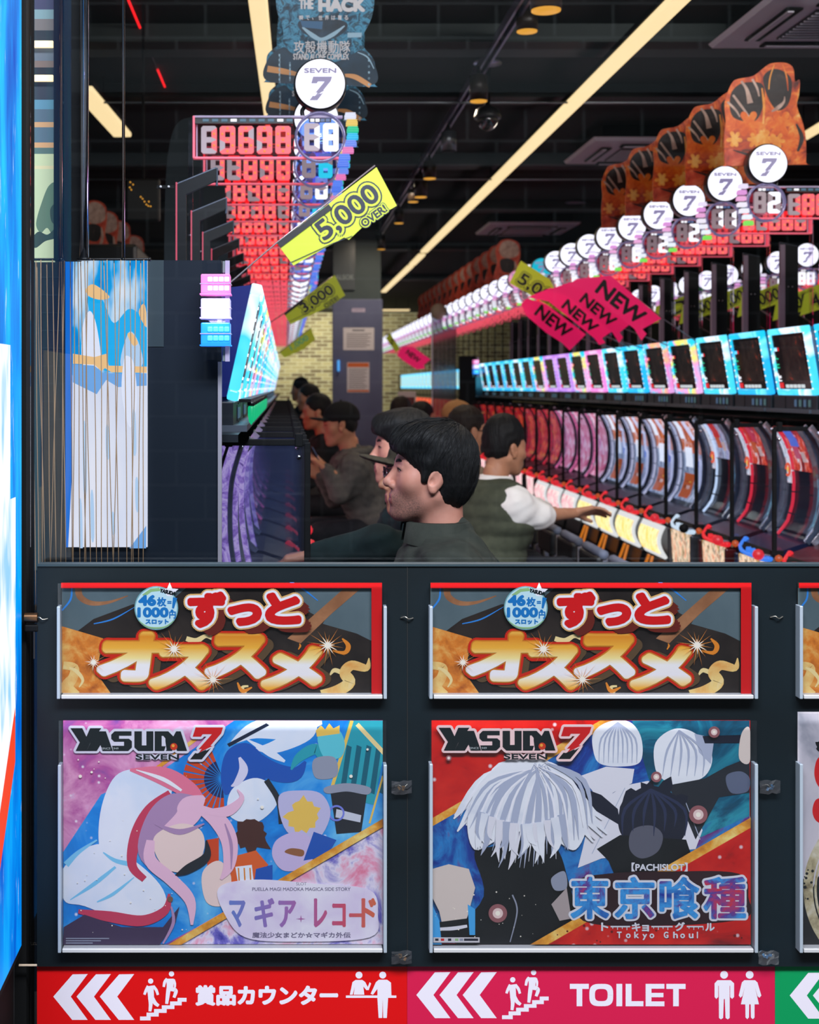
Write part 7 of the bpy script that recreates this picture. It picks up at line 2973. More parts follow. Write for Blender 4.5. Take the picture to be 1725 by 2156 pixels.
        for i in range(K):
            t = 0.4 + (2 * PI - 0.8) * i / (K - 1)
            dirc = R @ V3(math.cos(t) * 0.076 + 0.010, math.sin(t) * 0.072, 0)
            vs += [tuple(q - base) for q in (N + dirc * 0.96 - up * 0.01, N + dirc * 0.97 + up * 0.042, N + dirc * 1.04 + up * 0.040, N + dirc * 1.22 - up * 0.012)]
        mb.add(vs, [(i * 4 + k, i * 4 + k + 1, i * 4 + k + 5, i * 4 + k + 4) for i in range(K - 1) for k in range(3)], top, True)
        mb.build('collar', o)
    if hood:
        f = Field(N - 0.2, N + 0.2, 0.008)
        b_ = N - up * 0.02 + R @ V3(-0.035, 0, 0)
        for i in range(10):
            t = 0.7 + (2 * PI - 1.4) * i / 9
            t2 = 0.7 + (2 * PI - 1.4) * (i + 1) / 9
            p1 = b_ + f2 * math.cos(t) * 0.085 + l2 * math.sin(t) * 0.095 + up * (0.012 - 0.014 * math.cos(t))
            p2 = b_ + f2 * math.cos(t2) * 0.085 + l2 * math.sin(t2) * 0.095 + up * (0.012 - 0.014 * math.cos(t2))
            if i < 9:
                f.add(f_cap(p1, p2, 0.026), 0.02)
        f.add(f_ell(tuple(b_ - f2 * 0.10 - up * 0.03), (0.05, 0.085, 0.05)), 0.03)
        vs, fs = f.nets()
        link_obj('hood', nets_mesh('hood', [(toL(vs), fs, 0)], [top]), o)
    # trousers and shoes
    t_ = Field(lo, hi, max(rig * 1.4, 0.013))
    t_.add(f_cap(hip + l2 * 0.08 - up * 0.005, hip - l2 * 0.08 - up * 0.005, 0.112))
    for s in 'lr':
        hp, kn, an = legs[s]
        t_.add(f_cap(hp, kn, 0.088, 0.066), 0.04)
        t_.add(f_cap(kn, an + up * 0.02, 0.064, 0.056), 0.02)
    tv, tf = t_.nets()
    link_obj('trousers', nets_mesh('trousers', [(toL(tv), tf, 0)], [trouser_m]), o)
    for s in 'lr':
        an = legs[s][2]
        ff = Field(np.minimum(an, an + f2 * 0.2) - 0.12, np.maximum(an, an + f2 * 0.2) + 0.12, 0.012)
        ff.add(f_cap(an - up * 0.045 - f2 * 0.03, an - up * 0.045 + f2 * 0.15, 0.042, 0.036))
        ff.add(f_cap(an - up * 0.04, an + up * 0.01, 0.042, 0.045), 0.03)
        vv, vf = ff.nets()
        vv[:, 2] = np.maximum(vv[:, 2], 0.004)
        link_obj('shoe', nets_mesh('shoe', [(toL(vv), vf, 0)], [shoe_m]), o)
    return o, dict(N=N, S=S, sh=sh, A=A, R=R, base=base, f=f2, l=l2)


trouser_m = cloth('trouser_dark', (24, 26, 32), (34, 36, 42))
shoe_m = M('shoe_dark', (24, 24, 26), rough=0.5)
jk_olive = cloth('jacket_olive', (46, 50, 44), (60, 63, 56), 24, 0.3)
jk_teal = cloth('jacket_dark_teal', (14, 28, 28), (24, 42, 42), 16, 0.2)
jk_black = cloth('jacket_black', (18, 20, 22), (30, 32, 34), 16, 0.2)
hd_grey = cloth('hoodie_grey', (74, 74, 72), (96, 94, 90), 20, 0.3)
shirt_w = cloth('shirt_white', (226, 220, 214), (240, 236, 230), 12, 0.1)
vest_m = cloth('vest_olive', (58, 62, 50), (76, 80, 64), 20, 0.2)
beige_m = cloth('jacket_beige', (132, 116, 100), (156, 140, 120), 20, 0.2)
cap_olive = cloth('cap_olive', (50, 46, 36), (66, 60, 48), 40, 0.3)
cap_black = cloth('cap_black', (14, 14, 16), (24, 24, 26), 40, 0.2)
cap_tan = cloth('cap_tan', (190, 140, 90), (206, 160, 108), 40, 0.2)
mask_k = M('mask_dark', (30, 30, 36), rough=0.8)
sg_ = lambda p: tuple(p)


def hp(px, py, d):
    return tuple(W(px, py, d))


# the man nearest the window, in profile
d = 3.30
o, B = person('man in olive jacket with swept black hair sitting nearest the window, in profile', hp(912, 1001, d), PI + 0.02, math.radians(9), 'sweep', hair_k, skin_h, 0.0030, jk_olive, 'jacket',
              nk=0.150, lean=0.10, rig=0.007, arms={'r': (hp(868, 1290, 3.46), hp(716, 1330, 3.5)), 'l': (hp(950, 1290, 3.12), hp(760, 1345, 3.10))})
mb = MB()
q = W(889, 1180, 3.02) - Vector(B['base'])
mb.box(q, (0.012, 0.004, 0.012), M('tag_black', (12, 12, 14), rough=0.4), bev=0.002)
mb.tube([q + Vector((-0.018, 0.004, 0.014)), q + Vector((-0.008, 0, 0.016)), q + Vector((0.0, 0, 0.004))], 0.0012, blk, 6)
# man with a cap and glasses behind him
d = 3.90
person('man in brimmed cap and glasses with dark teal jacket, behind the nearest man', hp(884, 1000, d), PI + 0.02, math.radians(2), 'fringe', hair_k, skin_b, 0.0042, jk_teal, 'jacket', cap=cap_olive, glasses=True,
       lean=0.26, rig=0.010, arms={'l': (hp(800, 1150, 3.66), hp(664, 1168, 3.70)), 'r': (hp(770, 1170, 4.1), hp(650, 1190, 4.1))}, hands={'l': dict(curl=0.9)})
# man with long black hair
d = 4.5
person('man with long black fringe and dark jacket, third from the window in the left row', hp(853, 946, d), PI + 0.03, math.radians(4), 'sweep', hair_k, skin_a, 0.0046, jk_teal, 'jacket', lean=0.30, rig=0.011)
# man in a hooded sweatshirt holding a phone
d = 7.8
o, B = person('man in black cap and grey hoodie looking at a phone in the left row', hp(717, 894, d), PI + 0.10, math.radians(-4), 'fringe', hair_k, skin_b, 0.0048, hd_grey, 'hoodie', cap=cap_black, lean=0.16, rig=0.010,
              collar=None, hood=True, arms={'l': (hp(715, 1040, 7.6), hp(686, 985, 7.6)), 'r': (hp(705, 1050, 8.0), hp(672, 1000, 7.9))},
              hands={'l': dict(dir=(-0.6, 0.0, 0.55), palm=(-0.5, 0.3, -0.7), curl=0.6, h=0.004), 'r': dict(dir=(-0.7, -0.2, 0.4), palm=(0, -1, 0.2), curl=0.7, h=0.004)})
p = W(668, 964, 7.62)
o = thing('phone', 'dark mobile phone held by the man in the grey hoodie', 'phone', p)
mb = MB()
mb.box((0, 0, 0), (0.012, 0.075, 0.15), M('phone_black', (14, 14, 16), rough=0.2), R=Matrix.Rotation(-0.5, 3, 'Y'), bev=0.004)
mb.build('case', o)
mb = MB()
mb.box((0.007, 0, 0), (0.001, 0.068, 0.14), EM('phone_screen', (150, 170, 220), 0.5), R=Matrix.Rotation(-0.5, 3, 'Y'))
mb.build('screen', o)
# darker players farther along
person('person with dark hair in black, past the man in the grey hoodie', hp(668, 868, 9.4), PI + 0.1, 0.0, 'short', hair_k, skin_b, 0.008, jk_black, 'jacket', lean=0.14, rig=0.016, collar=None)
person('distant dark-haired player farther down the left row', hp(650, 838, 12.4), PI + 0.1, 0.0, 'short', hair_k, skin_b, 0.009, jk_black, 'jacket', lean=0.14, rig=0.018, collar=None, seat_z=0.50)
person('farthest dark-clothed player by the end of the left row', hp(632, 822, 15.5), PI, 0.0, 'tall', hair_k, skin_b, 0.010, jk_black, 'jacket', lean=0.10, rig=0.02, collar=None, seat_z=0.50)
# right side
person('man in white shirt and quilted olive vest facing the right row, seen from behind', hp(1062, 944, 6.1), 0.42, math.radians(-3), 'tall', hair_k, skin_b, 0.0048, shirt_w, 'shirt', vest=vest_m, collar='white', lean=0.06, rig=0.010,
       arms={'r': (hp(1136, 1086, 5.95), hp(1212, 1080, 6.12)), 'l': (hp(1130, 1075, 6.55), hp(1150, 1072, 6.75))},
       hands={'r': dict(bare=True, dir=(0.95, 0.2, 0.12), palm=(0.1, -0.5, -0.85), curl=0.35, h=0.0035), 'l': dict(curl=0.9)})
person('person with dark hair, glasses and face mask beside the man in the vest', hp(984, 908, 6.9), 0.35, math.radians(-2), 'short', hair_b, skin_b, 0.0055, beige_m, 'jacket', glasses=True, mask=mask_k, lean=0.08, rig=0.013, collar=None)
person('person in tan cap facing the far part of the right row', hp(966, 884, 9.2), 0.1, 0.0, 'fringe', hair_b, skin_b, 0.007, beige_m, 'jacket', cap=cap_tan, lean=0.1, rig=0.016, collar=None)
person('distant dark-haired player right of the grey pillar, above the nearest man', hp(890, 880, 10.6), 0.3, 0.0, 'short', hair_k, skin_b, 0.008, jk_black, 'jacket', lean=0.1, rig=0.018, collar=None)
person('distant player with curly dark hair beside the small maroon sign', hp(846, 872, 11.6), 0.6, 0.0, 'tall', hair_b, skin_b, 0.008, jk_black, 'jacket', lean=0.1, rig=0.018, collar=None)
# ------------------------------------------------------------------ cutout cards above the counters
fire_m = M('card_fire', (220, 90, 30), rough=0.4, spec=0.3)
n = NT(fire_m)
v = n.coord('Object', (1, 1, 1))
n.link(n.ramp(n.noise(v, 11, 5, 0.62, 1.4).outputs[0], [(0.28, (60, 18, 10)), (0.42, (186, 62, 18)), (0.54, (232, 104, 28)), (0.66, (244, 164, 70)), (0.8, (250, 214, 150))]), n.b.inputs['Base Color'])
bloom_o = nebula('bloom_orange', [(0.3, (206, 70, 14)), (0.5, (234, 108, 26)), (0.75, (246, 160, 60))], 16, 0.5)
bloom_y = nebula('bloom_amber', [(0.3, (226, 120, 30)), (0.5, (242, 160, 60)), (0.75, (250, 206, 120))], 16, 0.5)
card_dk = nebula('card_dark', [(0.3, (16, 12, 12)), (0.6, (44, 34, 32)), (0.8, (90, 70, 64))], 18, 0.8)
bone = nebula('card_pale', [(0.3, (150, 118, 106)), (0.6, (206, 176, 162)), (0.8, (236, 214, 200))], 14, 0.4)
rust = nebula('card_rust', [(0.3, (150, 44, 24)), (0.5, (206, 76, 50)), (0.75, (232, 130, 90))], 14, 0.8)
dC = 5.27
pr = Print(dC, 1612, 240)
c = conv(3.45, 1225, 0)
outline = c((1040, 1190), (1036, 1000), (1048, 880), (1040, 740), (1095, 600), (1150, 570), (1250, 550), (1340, 480), (1400, 456), (1490, 458), (1540, 500), (1550, 590), (1585, 580), (1580, 690), (1565, 770), (1610, 900), (1630, 1010), (1630, 1180), (1615, 1195), (1060, 1206))
pr.slab(smooth_closed(outline, 3), fire_m, 0.004)
pr.blob(c((1080, 700), (1150, 610), (1290, 600), (1330, 660), (1310, 800), (1250, 880), (1100, 850)), card_dk)
pr.blob(c((1320, 560), (1400, 500), (1500, 540), (1530, 620), (1500, 760), (1420, 800), (1350, 700)), card_dk)
pr.up()
for q in ([(1160, 590, 8), (1200, 650, 12), (1225, 750, 22)], [(1240, 575, 8), (1275, 640, 8), (1290, 700, 5)], [(1060, 740, 8), (1120, 800, 8), (1150, 850, 4)], [(1100, 690, 8), (1160, 770, 9), (1220, 850, 5)], [(1380, 810, 5), (1430, 780, 14), (1470, 740, 8), (1475, 700, 3)]):
    pr.ribbon(c(*q), bone)
pr.ribbon(c((1400, 470, 3), (1370, 560, 5), (1360, 650, 4)), bloom_y).ribbon(c((1460, 465, 3), (1490, 560, 5), (1500, 660, 2)), bloom_o)
pr.ribbon(c((1310, 640, 5), (1325, 760, 9), (1320, 900, 5)), bloom_y)


def blossom(x, y, r, mat, seed):
    g = random.Random(seed)
    for i in range(6):
        a = 2 * PI * i / 6 + g.uniform(-0.2, 0.2)
        pr.blob([(x + r * 0.15 * math.cos(a + 1.6), y + r * 0.15 * math.sin(a + 1.6)), (x + r * 0.8 * math.cos(a + 0.32), y + r * 0.8 * math.sin(a + 0.32)), (x + r * math.cos(a), y + r * math.sin(a)), (x + r * 0.8 * math.cos(a - 0.32), y + r * 0.8 * math.sin(a - 0.32)), (x + r * 0.15 * math.cos(a - 1.6), y + r * 0.15 * math.sin(a - 1.6))], mat, None, 4)


pr.up()
for i, (x, y, r, m_) in enumerate(((1215, 900, 100, bloom_o), (1450, 900, 100, bloom_o), (1110, 1010, 60, bloom_y), (1330, 1010, 70, bloom_y), (1500, 1030, 80, bloom_o), (1260, 1020, 60, bloom_y), (1420, 1020, 60, bloom_y))):
    q = c((x, y))[0]
    pr.up()
    blossom(q[0], q[1], r / 3.45, m_, i)
pr.up().blob(c((1040, 1110), (1100, 1080), (1180, 1110), (1190, 1190), (1060, 1200)), rust)
pr.ribbon(c((1100, 1090, 3), (1200, 1120, 10), (1280, 1140, 4)), card_dk).ribbon(c((1560, 900, 6), (1600, 1000, 16), (1570, 1100, 8)), card_dk)
card0 = tag(pr.build('cutout_card'), 'orange flame and blossom cutout card, nearest and largest at right', 'display card', 'orange cutout cards on the right counters')
for k in range(1, 5):
    o = card0.copy()
    COL.objects.link(o)
    o.location.y += PITCH * k
    o['label'] = 'orange flame and blossom cutout card, %s from the front at right' % ORD[k]

# pale and rust cards farther down the right row
pr = Print(11.75, 1057, 553)
pr.slab(smooth_closed([(1030, 595), (1034, 560), (1030, 535), (1042, 516), (1060, 513), (1078, 522), (1081, 545), (1077, 570), (1084, 596)], 4), rust, 0.006)
pr.blob([(1038, 534), (1046, 518), (1062, 516), (1076, 526), (1077, 544), (1060, 552), (1044, 548)], bone)
pr.up().blob([(1040, 556), (1056, 552), (1070, 560), (1064, 580), (1044, 578)], card_dk).ribbon([(1070, 558, 1), (1072, 575, 3), (1066, 592, 2)], bone)
pc = tag(pr.build('cutout_card'), 'rust card with pale round top, nearest of the far cards', 'display card', 'rust cutout cards on the far right counters')
pc.location.y = 11.36 + 0.04
for k in range(1, 14):
    o = pc.copy()
    COL.objects.link(o)
    o.location.y += PITCH * k
    o['label'] = 'rust card with pale round top, %s of the far right cards' % ORD[k]
for k in range(4):
    o = pc.copy()
    COL.objects.link(o)
    o.location = W((200, 226, 252, 282)[k], (428, 462, 500, 538)[k], 8.4 + k * 0.5)
    o.location.z = min(o.location.z, 2.465)
    o.scale = (0.75, 1, 0.9)
    o['label'] = 'rust and pale cutout card behind the chrome posts, %s from the left' % ORD[k]
    o['group'] = 'rust cards behind the chrome posts'
mb = MB()
mb.box((-1.18, 9.0, 1.15), (0.5, 1.9, 2.3), cab_m, bev=0.02)
o = mb.build('machine_island')
tag(o, 'dark island cabinet under the rust cards behind the chrome posts', 'base cabinet')

# blue card on the left counter
teal_noise = nebula('card_teal_noise', [(0.3, (8, 20, 28)), (0.44, (20, 70, 96)), (0.55, (70, 150, 186)), (0.66, (16, 46, 62)), (0.8, (120, 190, 214))], 30, 1.0)
slate = nebula('card_slate', [(0.3, (20, 34, 44)), (0.6, (34, 62, 84)), (0.8, (50, 92, 124))], 8, 0.4)
lt_blue = PM('card_light_blue', (150, 186, 206))
tan_band = PM('card_tan', (212, 152, 96))
pale_let = PM('card_letter', (206, 206, 210))
pr = Print(4.05, 680, 60)
c = conv(3.317, 340, 0)
pr.slab(smooth_closed(c((728, 560), (732, 470), (738, 390), (775, 345), (840, 295), (852, 240), (838, 160), (808, 80), (800, -60), (830, -260), (960, -380), (1140, -420), (1320, -380), (1450, -260), (1490, -60), (1470, 120), (1410, 240), (1398, 300), (1430, 350), (1486, 420), (1492, 500), (1490, 590), (1478, 606), (1100, 590), (745, 574)), 3), teal_noise, 0.004)
pr.blob(c((960, 150), (1100, 120), (1280, 150), (1290, 210), (1200, 270), (1080, 270), (980, 220)), slate)
pr.blob(c((740, 420), (850, 330), (930, 380), (1150, 440), (1300, 400), (1400, 350), (1480, 430), (1484, 590), (1100, 580), (740, 565)), slate)
pr.up()
pr.ribbon(c((985, 190, 6), (1060, 250, 16), (1120, 275, 12), (1200, 240, 14), (1280, 180, 4)), lt_blue).poly(c((970, 145), (1128, 150), (1122, 205), (985, 190)), PM('card_blue', (52, 100, 140)))
pr.ribbon(c((740, 480, 22), (860, 500, 20), (960, 520, 12)), tan_band).ribbon(c((1280, 525, 10), (1360, 540, 18), (1460, 600, 16)), tan_band)
pr.poly(c((1300, 228), (1400, 228), (1398, 260), (1300, 262)), lt_blue).ribbon(c((1370, 365, 3), (1440, 400, 5), (1485, 480, 3)), lt_blue)
pr.up()
for i in range(12):
    x, y = c((824 + (i % 2) * 3, 385 + i * 17))[0]
    pr.text('10'[i % 2], x - 1.6, y - 2.4, x + 1.6, y + 2.4, lt_blue)
for i in range(9):
    x, y = c((898, 440 + i * 15))[0]
    pr.text('01'[i % 2], x - 1.6, y - 2.2, x + 1.6, y + 2.2, lt_blue)
for i in range(6):
    x, y = c((1450, 380 + i * 42))[0]
    pr.text('01'[i % 2], x - 1.8, y - 2.4, x + 1.8, y + 2.4, lt_blue)
pr.up()
pr.text('HACK', *c((1095, -14))[0], *c((1425, 84))[0], pale_let, bold=2.6, nb=8)
pr.text('THE', *c((960, -10))[0], *c((1062, 64))[0], pale_let, bold=1.2)
for i, g in enumerate('瞬で、世界は覆る'):
    x0_, y0_ = c((962 + i * 45, 108))[0]
    pr.text(g, x0_, y0_ + (4 if g == '、' else 0), x0_ + (3 if g == '、' else 8.5), y0_ + 9.5, pale_let, bold=0.2)
for i, g in enumerate('攻殻機動隊'):
    x0_, y0_ = c((925 + i * 80, 285))[0]
    pr.text(g, x0_, y0_, x0_ + 22, y0_ + 27, pale_let, bold=0.3)
pr.text('STAND ALONE COMPLEX', *c((920, 374))[0], *c((1310, 418))[0], pale_let, bold=0.5)
hk = tag(pr.build('cutout_card'), 'teal cutout card reading HACK behind the large white SEVEN lamp', 'display card', 'teal cutout cards on the left counters')
for k in range(1, 3):
    o = hk.copy()
    COL.objects.link(o)
    o.location.y += PITCH * k
    o['label'] = 'teal cutout card half hidden behind the SEVEN lamp, %s from the window' % ORD[k]

# ------------------------------------------------------------------ pennants
lime = M('flag_lime', (184, 196, 44), rough=0.55, emit=(190, 200, 40), es=0.20)  # faint emission in the cloth stands in for light falling on it
magenta = M('flag_pink', (226, 20, 92), rough=0.55, emit=(226, 20, 92), es=0.65)  # emission added so the far pink cloth looks lit
fink = M('flag_ink', (20, 24, 44), rough=0.5)
fblk = M('flag_black', (16, 14, 16), rough=0.5)
rod_m = M('flag_rod', (176, 160, 164), rough=0.25, metal=0.6)


def flag(label, d, pts, mat, items, rod=None, sleeve=None, group=None, lines=()):
    cx = sum(p[0] for p in pts) / len(pts)
    cy = sum(p[1] for p in pts) / len(pts)
    o = thing('pennant', label, 'flag', W(cx, cy, d), group)
    pr = Print(d, cx, cy, lay=0.00004)
    pr.slab(pts, mat, 0.0015)
    for txt, x, y, w, h, ang, b, ink_, out in items:
        if out:
            pr.up().text(txt, x - w / 2 - out, y - h / 2 - out, x + w / 2 + out, y + h / 2 + out, ink_, bold=b + out * 1.0, ang=ang, nb=14)
            pr.up().text(txt, x - w / 2 - out * 0.6, y - h / 2 - out * 0.6, x + w / 2 + out * 0.6, y + h / 2 + out * 0.6, mat, bold=b + out * 0.62, ang=ang, nb=14)
        pr.up().text(txt, x - w / 2, y - h / 2, x + w / 2, y + h / 2, ink_, bold=b, ang=ang, nb=8)
    for x0_, y0_, x1_, y1_, w_ in lines:
        pr.line(x0_, y0_, x1_, y1_, w_, fink)
    pr.build('cloth', o, (0, 0, 0))
    if sleeve:
        mb = MB()
        q = [((x - cx) * d / F, -(y - cy) * d / F) for x, y in sleeve]
        mb.prism(q, fblk, -0.003, 0.004)
        mb.build('sleeve', o)
    if rod:
        mb = MB()
        rod = [tuple(q) if len(q) == 2 else (CX + q[0] * F / d, CY - (q[1] - EYE) * F / d) for q in rod]
        p = [((x - cx) * d / F, 0.004, -(y - cy) * d / F) for x, y in rod]
        mb.tube([Vector(q) for q in p], 0.0022 * max(1, d / 5), rod_m, 6)
        mb.build('rod', o)
    return o


flag('lime pennant reading 5,000 OVER! hanging large over the left counters', 3.705, [(583, 512), (793, 352), (836, 433), (770, 472), (735, 505), (725, 500), (618, 559)], lime,
     [('5,000', 733, 448, 152, 50, 37.5, 1.6, fink, 8), ('OVER!', 787, 455, 62, 18, 36, 0.9, fink, 4)], [(428, 640), (488, 592), (530, 556), (586, 508), (790, 348)], [(583, 512), (591, 522), (700, 440), (692, 430)], 'lime pennants', [(612, 553, 700, 513, 1.6), (700, 513, 742, 497, 1.6)])
flag('lime pennant reading 3,000 OVER! below the large one', 7.275, [(598, 660), (705, 579), (727, 622), (690, 647), (612, 683)], lime,
     [('3,000', 668, 630, 78, 26, 35, 0.9, fink, 4), ('OVER!', 698, 636, 34, 10, 34, 0.3, fink, 1.5)], [(-0.245, 1.66, 0), (598, 660), (700, 582)], [(598, 660), (601, 664), (640, 634), (637, 630)], 'lime pennants', [(610, 677, 660, 653, 1.0)])
flag('small blurred lime pennant below the 3,000 one, lowest of the left pennants', 12.885, [(588, 742), (655, 690), (664, 715), (640, 735), (600, 753)], lime, [('1,000', 630, 722, 44, 14, 33, 0.3, EM('flag_teal', (20, 150, 110), 0.5), 0)], [(-0.245, 1.70, 0), (588, 742), (655, 690)], None, 'lime pennants')
flag('lime pennant reading 5,000 OVER! beside the pink NEW flags', 8.15, [(1097, 549), (1158, 588), (1175, 622), (1196, 668), (1150, 640), (1073, 596)], lime,
     [('5,00', 1126, 606, 78, 30, -33, 1.1, fblk, 4), ('OVER!', 1166, 640, 42, 12, -32, 0.3, fblk, 1.5)], [(2.24, 1.63, 0), (1196, 668), (1158, 586)], None, 'lime pennants')
newg = 'pink pennants reading NEW'
flag('pink NEW pennant, largest and nearest, at the right of the cluster', 6.9, [(1196, 600), (1215, 587), (1286, 580), (1393, 671), (1353, 693), (1362, 703), (1351, 717), (1336, 692), (1234, 612)], magenta, [('NEW', 1308, 637, 118, 34, -38, 1.8, fblk, 0)], [(2.24, 1.63, 0), (1393, 668), (1340, 626)], None, newg)
flag('pink NEW pennant, second from the right of the cluster', 7.4, [(1150, 612), (1200, 594), (1262, 610), (1330, 680), (1305, 700), (1312, 710), (1304, 722), (1290, 700), (1194, 622)], magenta, [('NEW', 1260, 653, 88, 25, -40, 1.4, fblk, 0)], [(2.24, 1.63, 0), (1310, 690), (1290, 670)], None, newg)
flag('pink NEW pennant, third from the right of the cluster', 7.9, [(1110, 626), (1160, 606), (1230, 620), (1294, 694), (1268, 712), (1275, 722), (1262, 726), (1252, 712), (1156, 635)], magenta, [('NEW', 1222, 666, 88, 24, -40, 1.4, fblk, 0)], [(2.24, 1.63, 0), (1272, 708), (1250, 690)], None, newg)
flag('pink NEW pennant, leftmost and lowest of the cluster', 8.4, [(1097, 640), (1110, 628), (1150, 640), (1234, 704), (1222, 716), (1200, 738), (1184, 722), (1150, 700), (1108, 664)], magenta, [('NEW', 1166, 677, 86, 28, -38, 1.4, fblk, 0)], [(2.24, 1.63, 0), (1222, 712), (1200, 694)], None, newg)
flag('small distant pink pennant right of the grey pillar', 15.8, [(836, 748), (848, 729), (870, 730), (907, 757), (893, 768), (895, 776), (878, 778), (850, 760)], magenta, [('NEW', 870, 750, 34, 12, -38, 0.6, fblk, 0)], [(2.18, 1.61, 0), (900, 760)], None, newg)
flag('small distant lime pennant right of the grey pillar', 16.4, [(812, 712), (822, 701), (842, 734), (834, 742)], lime, [('5', 825, 720, 9, 12, -33, 0.3, fblk, 0)], [(2.18, 1.61, 0), (840, 736)], None, 'lime pennants')
for j, (x, y, d_, t) in enumerate(((1420, 652, 9.6, '0'), (1478, 652, 9.2, '4,000'), (1545, 632, 8.8, '4,000'), (1605, 634, 8.4, '4,000'), (1682, 640, 8.0, '4,000'), (1742, 628, 7.7, '4,000'))):
    s_ = 8.4 / d_
    flag('lime pennant glimpsed between the fins of the right row, %s from the left' % ORD[j], d_, [(x - 52 * s_, y + 34 * s_), (x - 44 * s_, y - 8 * s_), (x + 48 * s_, y - 42 * s_), (x + 56 * s_, y - 2 * s_)], lime, [(t, x + 4, y - 4, 70 * s_, 30 * s_, 21, 1.0, fblk, 3)], [(x - 44 * s_, y - 8 * s_), (3.55, 1.63, 0)], None, 'lime pennants beyond the right row')

# ------------------------------------------------------------------ call lamps
def call_lamp(label):
    o = thing('call_lamp', label, 'signal lamp', (0, 0, 0), 'three-colour call lamps')
    w = 0.066
    mb = MB()
    for x in (-0.026, 0.008, 0.026):
        mb.box((x, 0, 0), (0.010, 0.008, 0.228), EDGE_CLEAR if x > 0.02 else clear)
    mb.box((0.0, 0.02, 0.0), (0.05, 0.006, 0.22), clear)
    mb.build('clear_column', o)
    for z, h, cr, ec, nm in ((0.060, 0.05, (240, 120, 190), (255, 200, 235), 'pink_block'), (0.006, 0.049, (190, 180, 245), (250, 248, 255), 'white_block'), (-0.052, 0.056, (40, 140, 250), (90, 225, 255), 'blue_block')):
        mb = MB()
        mt = M('call_' + nm, cr, rough=0.2, emit=cr, es=0.75, sample=True)
        mb.box((0, 0, z), (w, 0.05, h - 0.006), mt, bev=0.003)
        mb.box((0, 0, z), (w + 0.004, 0.054, 0.002), EDGE_CLEAR)
        mb.box((0, 0, z - h / 2 + 0.002), (w + 0.004, 0.054, 0.003), mt)
        b = mb.build(nm, o)
        mb = MB()
        for r_ in (-1, 1):
            for i in range(4):
                mb.box((-0.012 + i * 0.0125, -0.0265, z + r_ * 0.010), (0.011, 0.004, 0.011), EM('call_led_%d' % ec[0], ec, 2.0), bev=0.003)
        mb.build('led_rows', b)
    mb = MB()
    mb.box((0.022, 0.014, 0.10), (0.014, 0.03, 0.026), M('bracket_clear', (150, 160, 160), rough=0.2, metal=0.4))
    mb.box((0.022, 0.014, -0.098), (0.014, 0.03, 0.03), M('bracket_clear'))
    mb.box((0.022, 0.04, 0.10), (0.01, 0.05, 0.01), matte_black)
    mb.build('bracket', o)
    return o


lamp0 = call_lamp('pink, white and blue call lamp in front of the navy board')
lamp0.location = W(455, 655, 2.90)
l = bpy.data.lights.new('call_lamp_glow', 'POINT')
l.energy = 0.5
l.color = (0.6, 0.5, 1.0)
l.shadow_soft_size = 0.03
lo = bpy.data.objects.new('call_lamp_glow', l)
lo.location = lamp0.location + Vector((0, -0.05, 0))
COL.objects.link(lo)
dup(lamp0, W(1002, 773, 14.6), 'distant call lamp at the far end of the near right row')
# end panels of the near right row
o = thing('end_panel', 'black end panel beside the distant call lamp', 'panel', (W(985, 0, 14.8).x, 14.82, 0))
mb = MB()
mb.box((0, 0, 0.88), (0.19, 0.05, 1.76), matte_black)
mb.build('board', o)
o = thing('glass_screen', 'pale see-through glass screen left of the distant call lamp', 'screen', (W(936, 0, 15.0).x, 15.0, 0))
mb = MB()
mb.box((0, 0, 1.14), (0.28, 0.012, 2.28), glassy('grey_glass', (190, 190, 200), refl=0.10, rough=0.1, haze=0.16, hazecol=(150, 145, 150)))
mb.build('pane', o)
mb = MB()
mb.box((-0.145, 0, 1.14), (0.012, 0.02, 2.28), alum)
mb.build('edge_profile', o)
mb = MB()
mb.lathe([(0.001, -0.02), (0.075, -0.015), (0.095, 0.0), (0.095, 0.012), (0.001, 0.014)], M('beige_disc', (160, 140, 124), rough=0.6), 30, axis='Y')
o = mb.build('round_plate', None, W(924, 656, 14.95))
tag(o, 'beige round plate at the top of the pale glass screen', 'plate')
mb = MB()
mb.box((0, 0, 0), (0.14, 0.02, 0.16), M('maroon', (96, 34, 36), rough=0.5), bev=0.02)
mb.box((0, -0.006, 0.0), (0.17, 0.016, 0.20), M('tag_white', (196, 190, 190), rough=0.5))
mb.box((0, 0, -0.62), (0.02, 0.02, 1.1), matte_black)
p = W(857, 848, 12.0)
o = thing('table_sign', 'small maroon sign with white border above the far heads', 'sign', (p.x, p.y, p.z))
mb2 = MB()
mb2.box((0, 0, 0), (0.17, 0.012, 0.21), M('tag_white', (196, 190, 190), rough=0.5), bev=0.004)
mb2.box((0, -0.008, -0.012), (0.14, 0.006, 0.13), M('maroon', (96, 34, 36), rough=0.5), bev=0.002)
mb2.build('plate', o)
mb2 = MB()
mb2.cyl((0, 0.01, -0.1), (0, 0.01, -p.z), 0.012, matte_black, n=10)
mb2.lathe([(0.13, -p.z), (0.13, -p.z + 0.015), (0.02, -p.z + 0.03)], matte_black, 24)
mb2.build('stand', o)

# ------------------------------------------------------------------ low-backed stools
pad_m = mottled('stool_pad', (104, 112, 132), (120, 128, 148), 6, 0.6, 0.05)
stool_d = M('stool_dark', (22, 24, 28), rough=0.5)


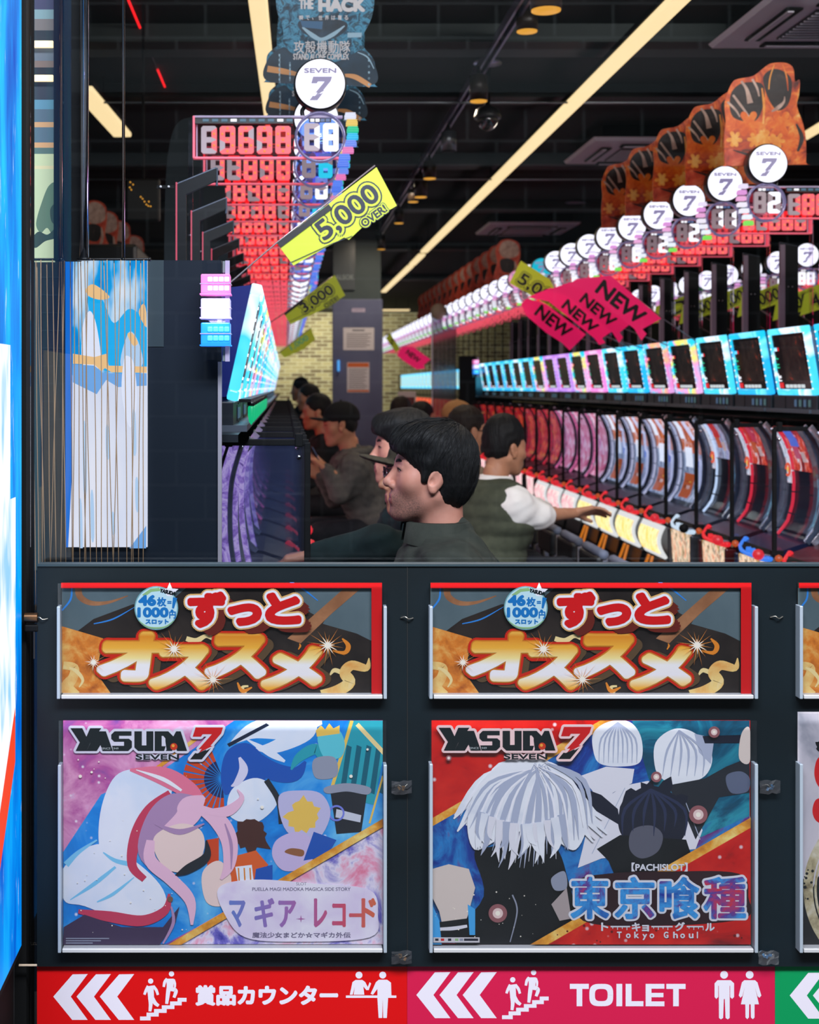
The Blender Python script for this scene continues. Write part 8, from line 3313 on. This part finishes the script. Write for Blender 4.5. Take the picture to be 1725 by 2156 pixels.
def stool(a, label, group):
    """a = +1: sitter faces +X"""
    o = thing('stool', label, 'stool', (0, 0, 0), group)
    mb = MB()
    mb.lathe([(0.20, 0.0), (0.21, 0.02), (0.05, 0.05)], stool_d, 28)
    mb.build('base', o)
    mb = MB()
    mb.cyl((0, 0, 0.04), (0, 0, 0.39), 0.035, chrome, n=18)
    mb.build('column', o)
    mb = MB()
    mb.box((0, 0, 0.42), (0.32, 0.40, 0.075), pad_m, bev=0.03)
    mb.build('seat', o)
    mb = MB()
    pts = [(-a * (0.195 + 0.02 * math.cos(t)) + a * 0.02, 0.19 * math.sin(t), 0.612 + 0.012 * math.cos(t)) for t in np.linspace(-1.45, 1.45, 13)]
    mb.tube(pts, [0.012] + [0.024] * 11 + [0.012], pad_m, 10)
    mb.box((-a * 0.205, 0, 0.545), (0.035, 0.37, 0.13), stool_d, bev=0.015)
    mb.build('backrest', o)
    mb = MB()
    for s in (-1, 1):
        mb.tube([(-a * 0.16, s * 0.12, 0.40), (-a * 0.205, s * 0.12, 0.44), (-a * 0.212, s * 0.12, 0.52)], 0.012, stool_d, 8)
    mb.build('back_support', o)
    return o


st = stool(1, 'dark stool with grey padded back, first from the front before the right row', 'stools before the right row')
st.location = (1.67, 5.635 - PITCH, 0)
for k in range(0, 12):
    dup(st, (1.67, 5.635 + PITCH * k, 0), 'dark stool with grey padded back, %s from the front before the right row' % ORD[k + 1])

stl = stool(-1, 'dark padded stool under the man in the olive jacket', 'stools under seated players')
stl.location = (0.545, 3.30, 0)
for k, (nm, x, y, a) in enumerate((('the man in the olive jacket', 0.545, 3.30, -1), ('the man in the brimmed cap', 0.74, 3.90, -1), ('the man with the long black fringe', 0.79, 4.50, -1), ('the man in the grey hoodie', 0.56, 7.80, -1),
                                   ('the man in the quilted vest', 0.90, 6.02, 1), ('the person in the face mask', 0.80, 6.84, 1), ('the person in the tan cap', 1.05, 9.18, 1))):
    dup(st if a > 0 else stl, (x, y, 0), 'dark padded stool under %s' % nm, 'stools under seated players') if not (a < 0 and k == 0) else None
